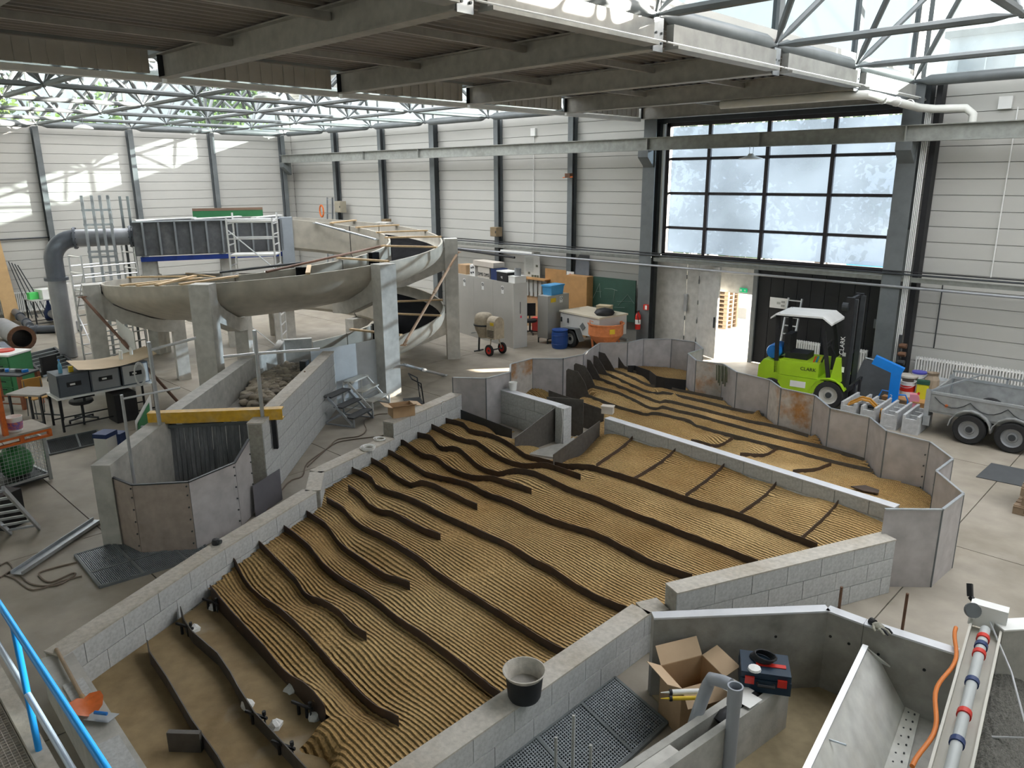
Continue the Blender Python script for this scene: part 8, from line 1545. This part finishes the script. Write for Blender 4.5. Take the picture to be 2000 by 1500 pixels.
# small items on the chamber walls and fence
pail((G(1002, 762, 0.73).x, G(1002, 762, 0.73).y), 0.085, 0.17, M_WHITE, 'white plastic pail on the chamber wall', z=0.735, handle=False); pail((SP[0].x + 0.1, SP[0].y + 0.55), 0.11, 0.16, M_WHITE, 'small white pail with yellow band behind the fence', band=M_YELLOW, z=0.74); boxy('wooden_stool', (SP[0].x + 0.15, SP[0].y + 0.6, 0.0), (0.6, 0.4, 0.735), 0.4, M_GREYP, 'grey stand behind the fence carrying a small white pail', 'stand')
q = G(1187, 805, 0.66); boxy('pump_box', (q.x, q.y, 0.64), (0.22, 0.14, 0.13), 0.4, mat('cream_box', (0.55, 0.50, 0.44), 0.5, 0, 0.1, 4), 'small cream pump box on the left end of the divider wall', 'pump box', lid=0.02)
b = MB(); q = gb; P = [Vector((q.x + 0.15, q.y - 0.16, 0.76)), Vector((q.x + 0.22, q.y - 0.2, 0.5)), Vector((q.x + 0.20, q.y - 0.2, 0.25)), Vector((q.x + 0.16, q.y - 0.18, 0.05))]; b.path(P, 0.006, 5); solo('loose_cable', b, M_WHITE, 'thin white cable hanging from the chamber end post', 'cable')
b = MB(); rg = random.Random(3); q = G(1412, 716, SHT)
for k in range(7): o_ = Vector((0.05 * (k - 3) * 0.8, 0.01 * (k % 2), 0)); a = Vector((q.x, q.y, SHT)) + o_; b.path([a + Vector((-0.02, -0.02, 0.02)), a + Vector((0.0, -0.03, -0.15)), a + Vector((0.01, -0.035, -0.32 - 0.05 * (k % 3)))], 0.016, 6)
o = solo('green_rope', b, mat('olive_rope', (0.11, 0.12, 0.08), 0.9, 0, 0.2, 20), 'olive green rope hank hanging over the fence before the doorway', 'rope'); o['kind'] = 'stuff'
# ------------------------------------------------------------------ outside
M_PAVE = mat('yard_paving', (0.42, 0.41, 0.40), 0.8, 0, 0.1, 2); b = MB(); b.add([(-90, -60, -0.08), (60, -60, -0.08), (60, 120, -0.08), (-90, 120, -0.08)], [(0, 1, 2, 3)]); gnd = struct('ground', b, M_PAVE)
M_LEAF = [mat('leaf_green_%d' % k, c, 0.6, 0, 0.35, 0.6) for k, c in enumerate(((0.16, 0.26, 0.04), (0.22, 0.30, 0.05), (0.06, 0.12, 0.04)))]
def tree(x, y, H, R, k, lab, n=2600, z0=1.5, seed=0):
    o = thing('tree', lab, 'tree', (x, y, -0.08), group='trees outside the hall'); rg = np.random.RandomState(seed); b = MB(); b.path([(0, 0, 0), (0.1, 0.05, H * 0.3), (0, 0.1, H * 0.6), (0.05, 0, H * 0.85)], [0.28, 0.22, 0.14, 0.05], 8); part('trunk', b, mat('bark', (0.10, 0.075, 0.055), 0.9, 0, 0.2, 6), o, smooth=60)
    cl = [(rg.uniform(-1, 1) * R * 0.6, rg.uniform(-1, 1) * R * 0.6, z0 + R * 0.5 + rg.rand() * (H - z0 - R * 0.9), rg.uniform(0.35, 0.6) * R) for _ in range(16)]
    V = []; Fc = []
    for i in range(n):
        cx, cy_, cz, r = cl[i % 16]; d = rg.randn(3); d /= np.linalg.norm(d); p = np.array([cx, cy_, cz]) + d * r * (0.55 + 0.45 * rg.rand()); u = rg.randn(3); u /= np.linalg.norm(u); v = np.cross(u, rg.randn(3)); v /= np.linalg.norm(v); s = rg.uniform(0.12, 0.24)
        j = len(V); V += [tuple(p - u * s), tuple(p + v * s * 0.6), tuple(p + u * s), tuple(p - v * s * 0.6)]; Fc.append((j, j + 1, j + 2, j + 3))
    b = MB(); b.add(V, Fc); f = part('foliage', b, M_LEAF[k], o); f['kind'] = 'stuff'; return o
for k, (x, y, H, R, c, lab) in enumerate(((-40.5, 3.0, 12.5, 3.4, 1, 'sunlit green tree outside the left clerestory, farthest left'), (-41, 8.4, 12.8, 3.6, 1, 'sunlit green tree outside the left clerestory, second from the left'), (-43, 13.2, 9.6, 3.0, 0, 'green tree outside the left clerestory, third from the left'), (-44, 21.5, 12.0, 3.4, 0, 'green tree outside the far corner of the hall'),
    (-14.6, 27.0, 7.4, 2.3, 2, 'dark green tree beyond the left panes of the gate window'), (-11.6, 28.5, 8.2, 2.6, 2, 'dark green tree beyond the middle panes of the gate window'))): tree(x, y, H, R, c, lab, seed=k + 1)
# pale office block across the yard
of_ = thing('office_block', 'pale office block with large windows across the yard', 'building', (-4, 44, 0)); M_OFF = mat('pale_facade', (0.55, 0.60, 0.66), 0.6, 0, 0.05, 1); b = MB(); b.bb(-8.5, 7.0, 0, 8, -0.08, 11.5); part('wall', b, M_OFF, of_)
M_OFG = mat('office_glass', (0.16, 0.21, 0.26), 0.15, 0.2, 0.1, 2)
for i in range(5):
    for j in range(3): b = MB(); x0_ = -8.0 + 3.0 * i; b.bb(x0_, x0_ + 2.4, -0.06, 0.0, 1.2 + 3.5 * j, 3.6 + 3.5 * j); f = part('window', b, M_OFG, of_); b = MB(); b.bb(x0_ + 1.17, x0_ + 1.23, -0.1, -0.06, 1.2 + 3.5 * j, 3.6 + 3.5 * j); part('mullion', b, M_OFF, f)
b = MB(); b.bb(-8.7, 7.2, -0.3, 8.2, 11.5, 11.8); part('roof', b, M_STEEL, of_)
# things in the yard seen through gate and doorway
for (x, y, lab, m_) in ((-10.2, 33.0, 'light blue skip container in the yard', mat('skip_blue', (0.06, 0.36, 0.62), 0.5, 0, 0.1, 2)), (-7.0, 31.0, 'second light blue skip container in the yard, nearer the hall', mat('skip_blue', (0.06, 0.36, 0.62)))):
    o = thing('skip_container', lab, 'container', (x, y, -0.08), 0.15, 'skip containers in the yard'); P = [(-1.4, 0.15), (1.4, 0.15), (1.8, 1.6), (-1.8, 1.6)]; b = MB(); b.add([(x_, -0.8, z) for x_, z in P] + [(x_, 0.8, z) for x_, z in P], [(0, 1, 2, 3), (7, 6, 5, 4)] + [(k, 4 + k, 4 + (k + 1) % 4, (k + 1) % 4) for k in range(4)]); part('tub', b, m_, o); [part('rib', MB().box((x_, -0.84, 0.9), (0.08, 0.08, 1.3)), m_, o) for x_ in (-1.0, 0, 1.0)]; [part('foot', MB().box((x_, 0, 0.08), (0.2, 1.4, 0.16)), M_STEEL, o) for x_ in (-1, 1)]
pp = G(1424, 625, 0.0); yp = PY(1430, 628, 23.5)
for k in range(9): euro(Vector((PY(1441, 620, 24.2).x - 1.25, 23.5, 0)), 0.0, 0.146 * k - 0.078, f'{["lowest", "second", "third", "fourth", "fifth", "sixth", "seventh", "eighth", "topmost"][k]} pallet counted upwards in the yard stack behind the doorway', 'pallets stacked in the yard')
q = PY(1448, 622, 26.0); boxy('yard_crate', (q.x, 26.0, -0.08), (0.5, 0.4, 0.4), 0.1, M_GREYP, 'grey crate in the yard behind the doorway', 'crate')
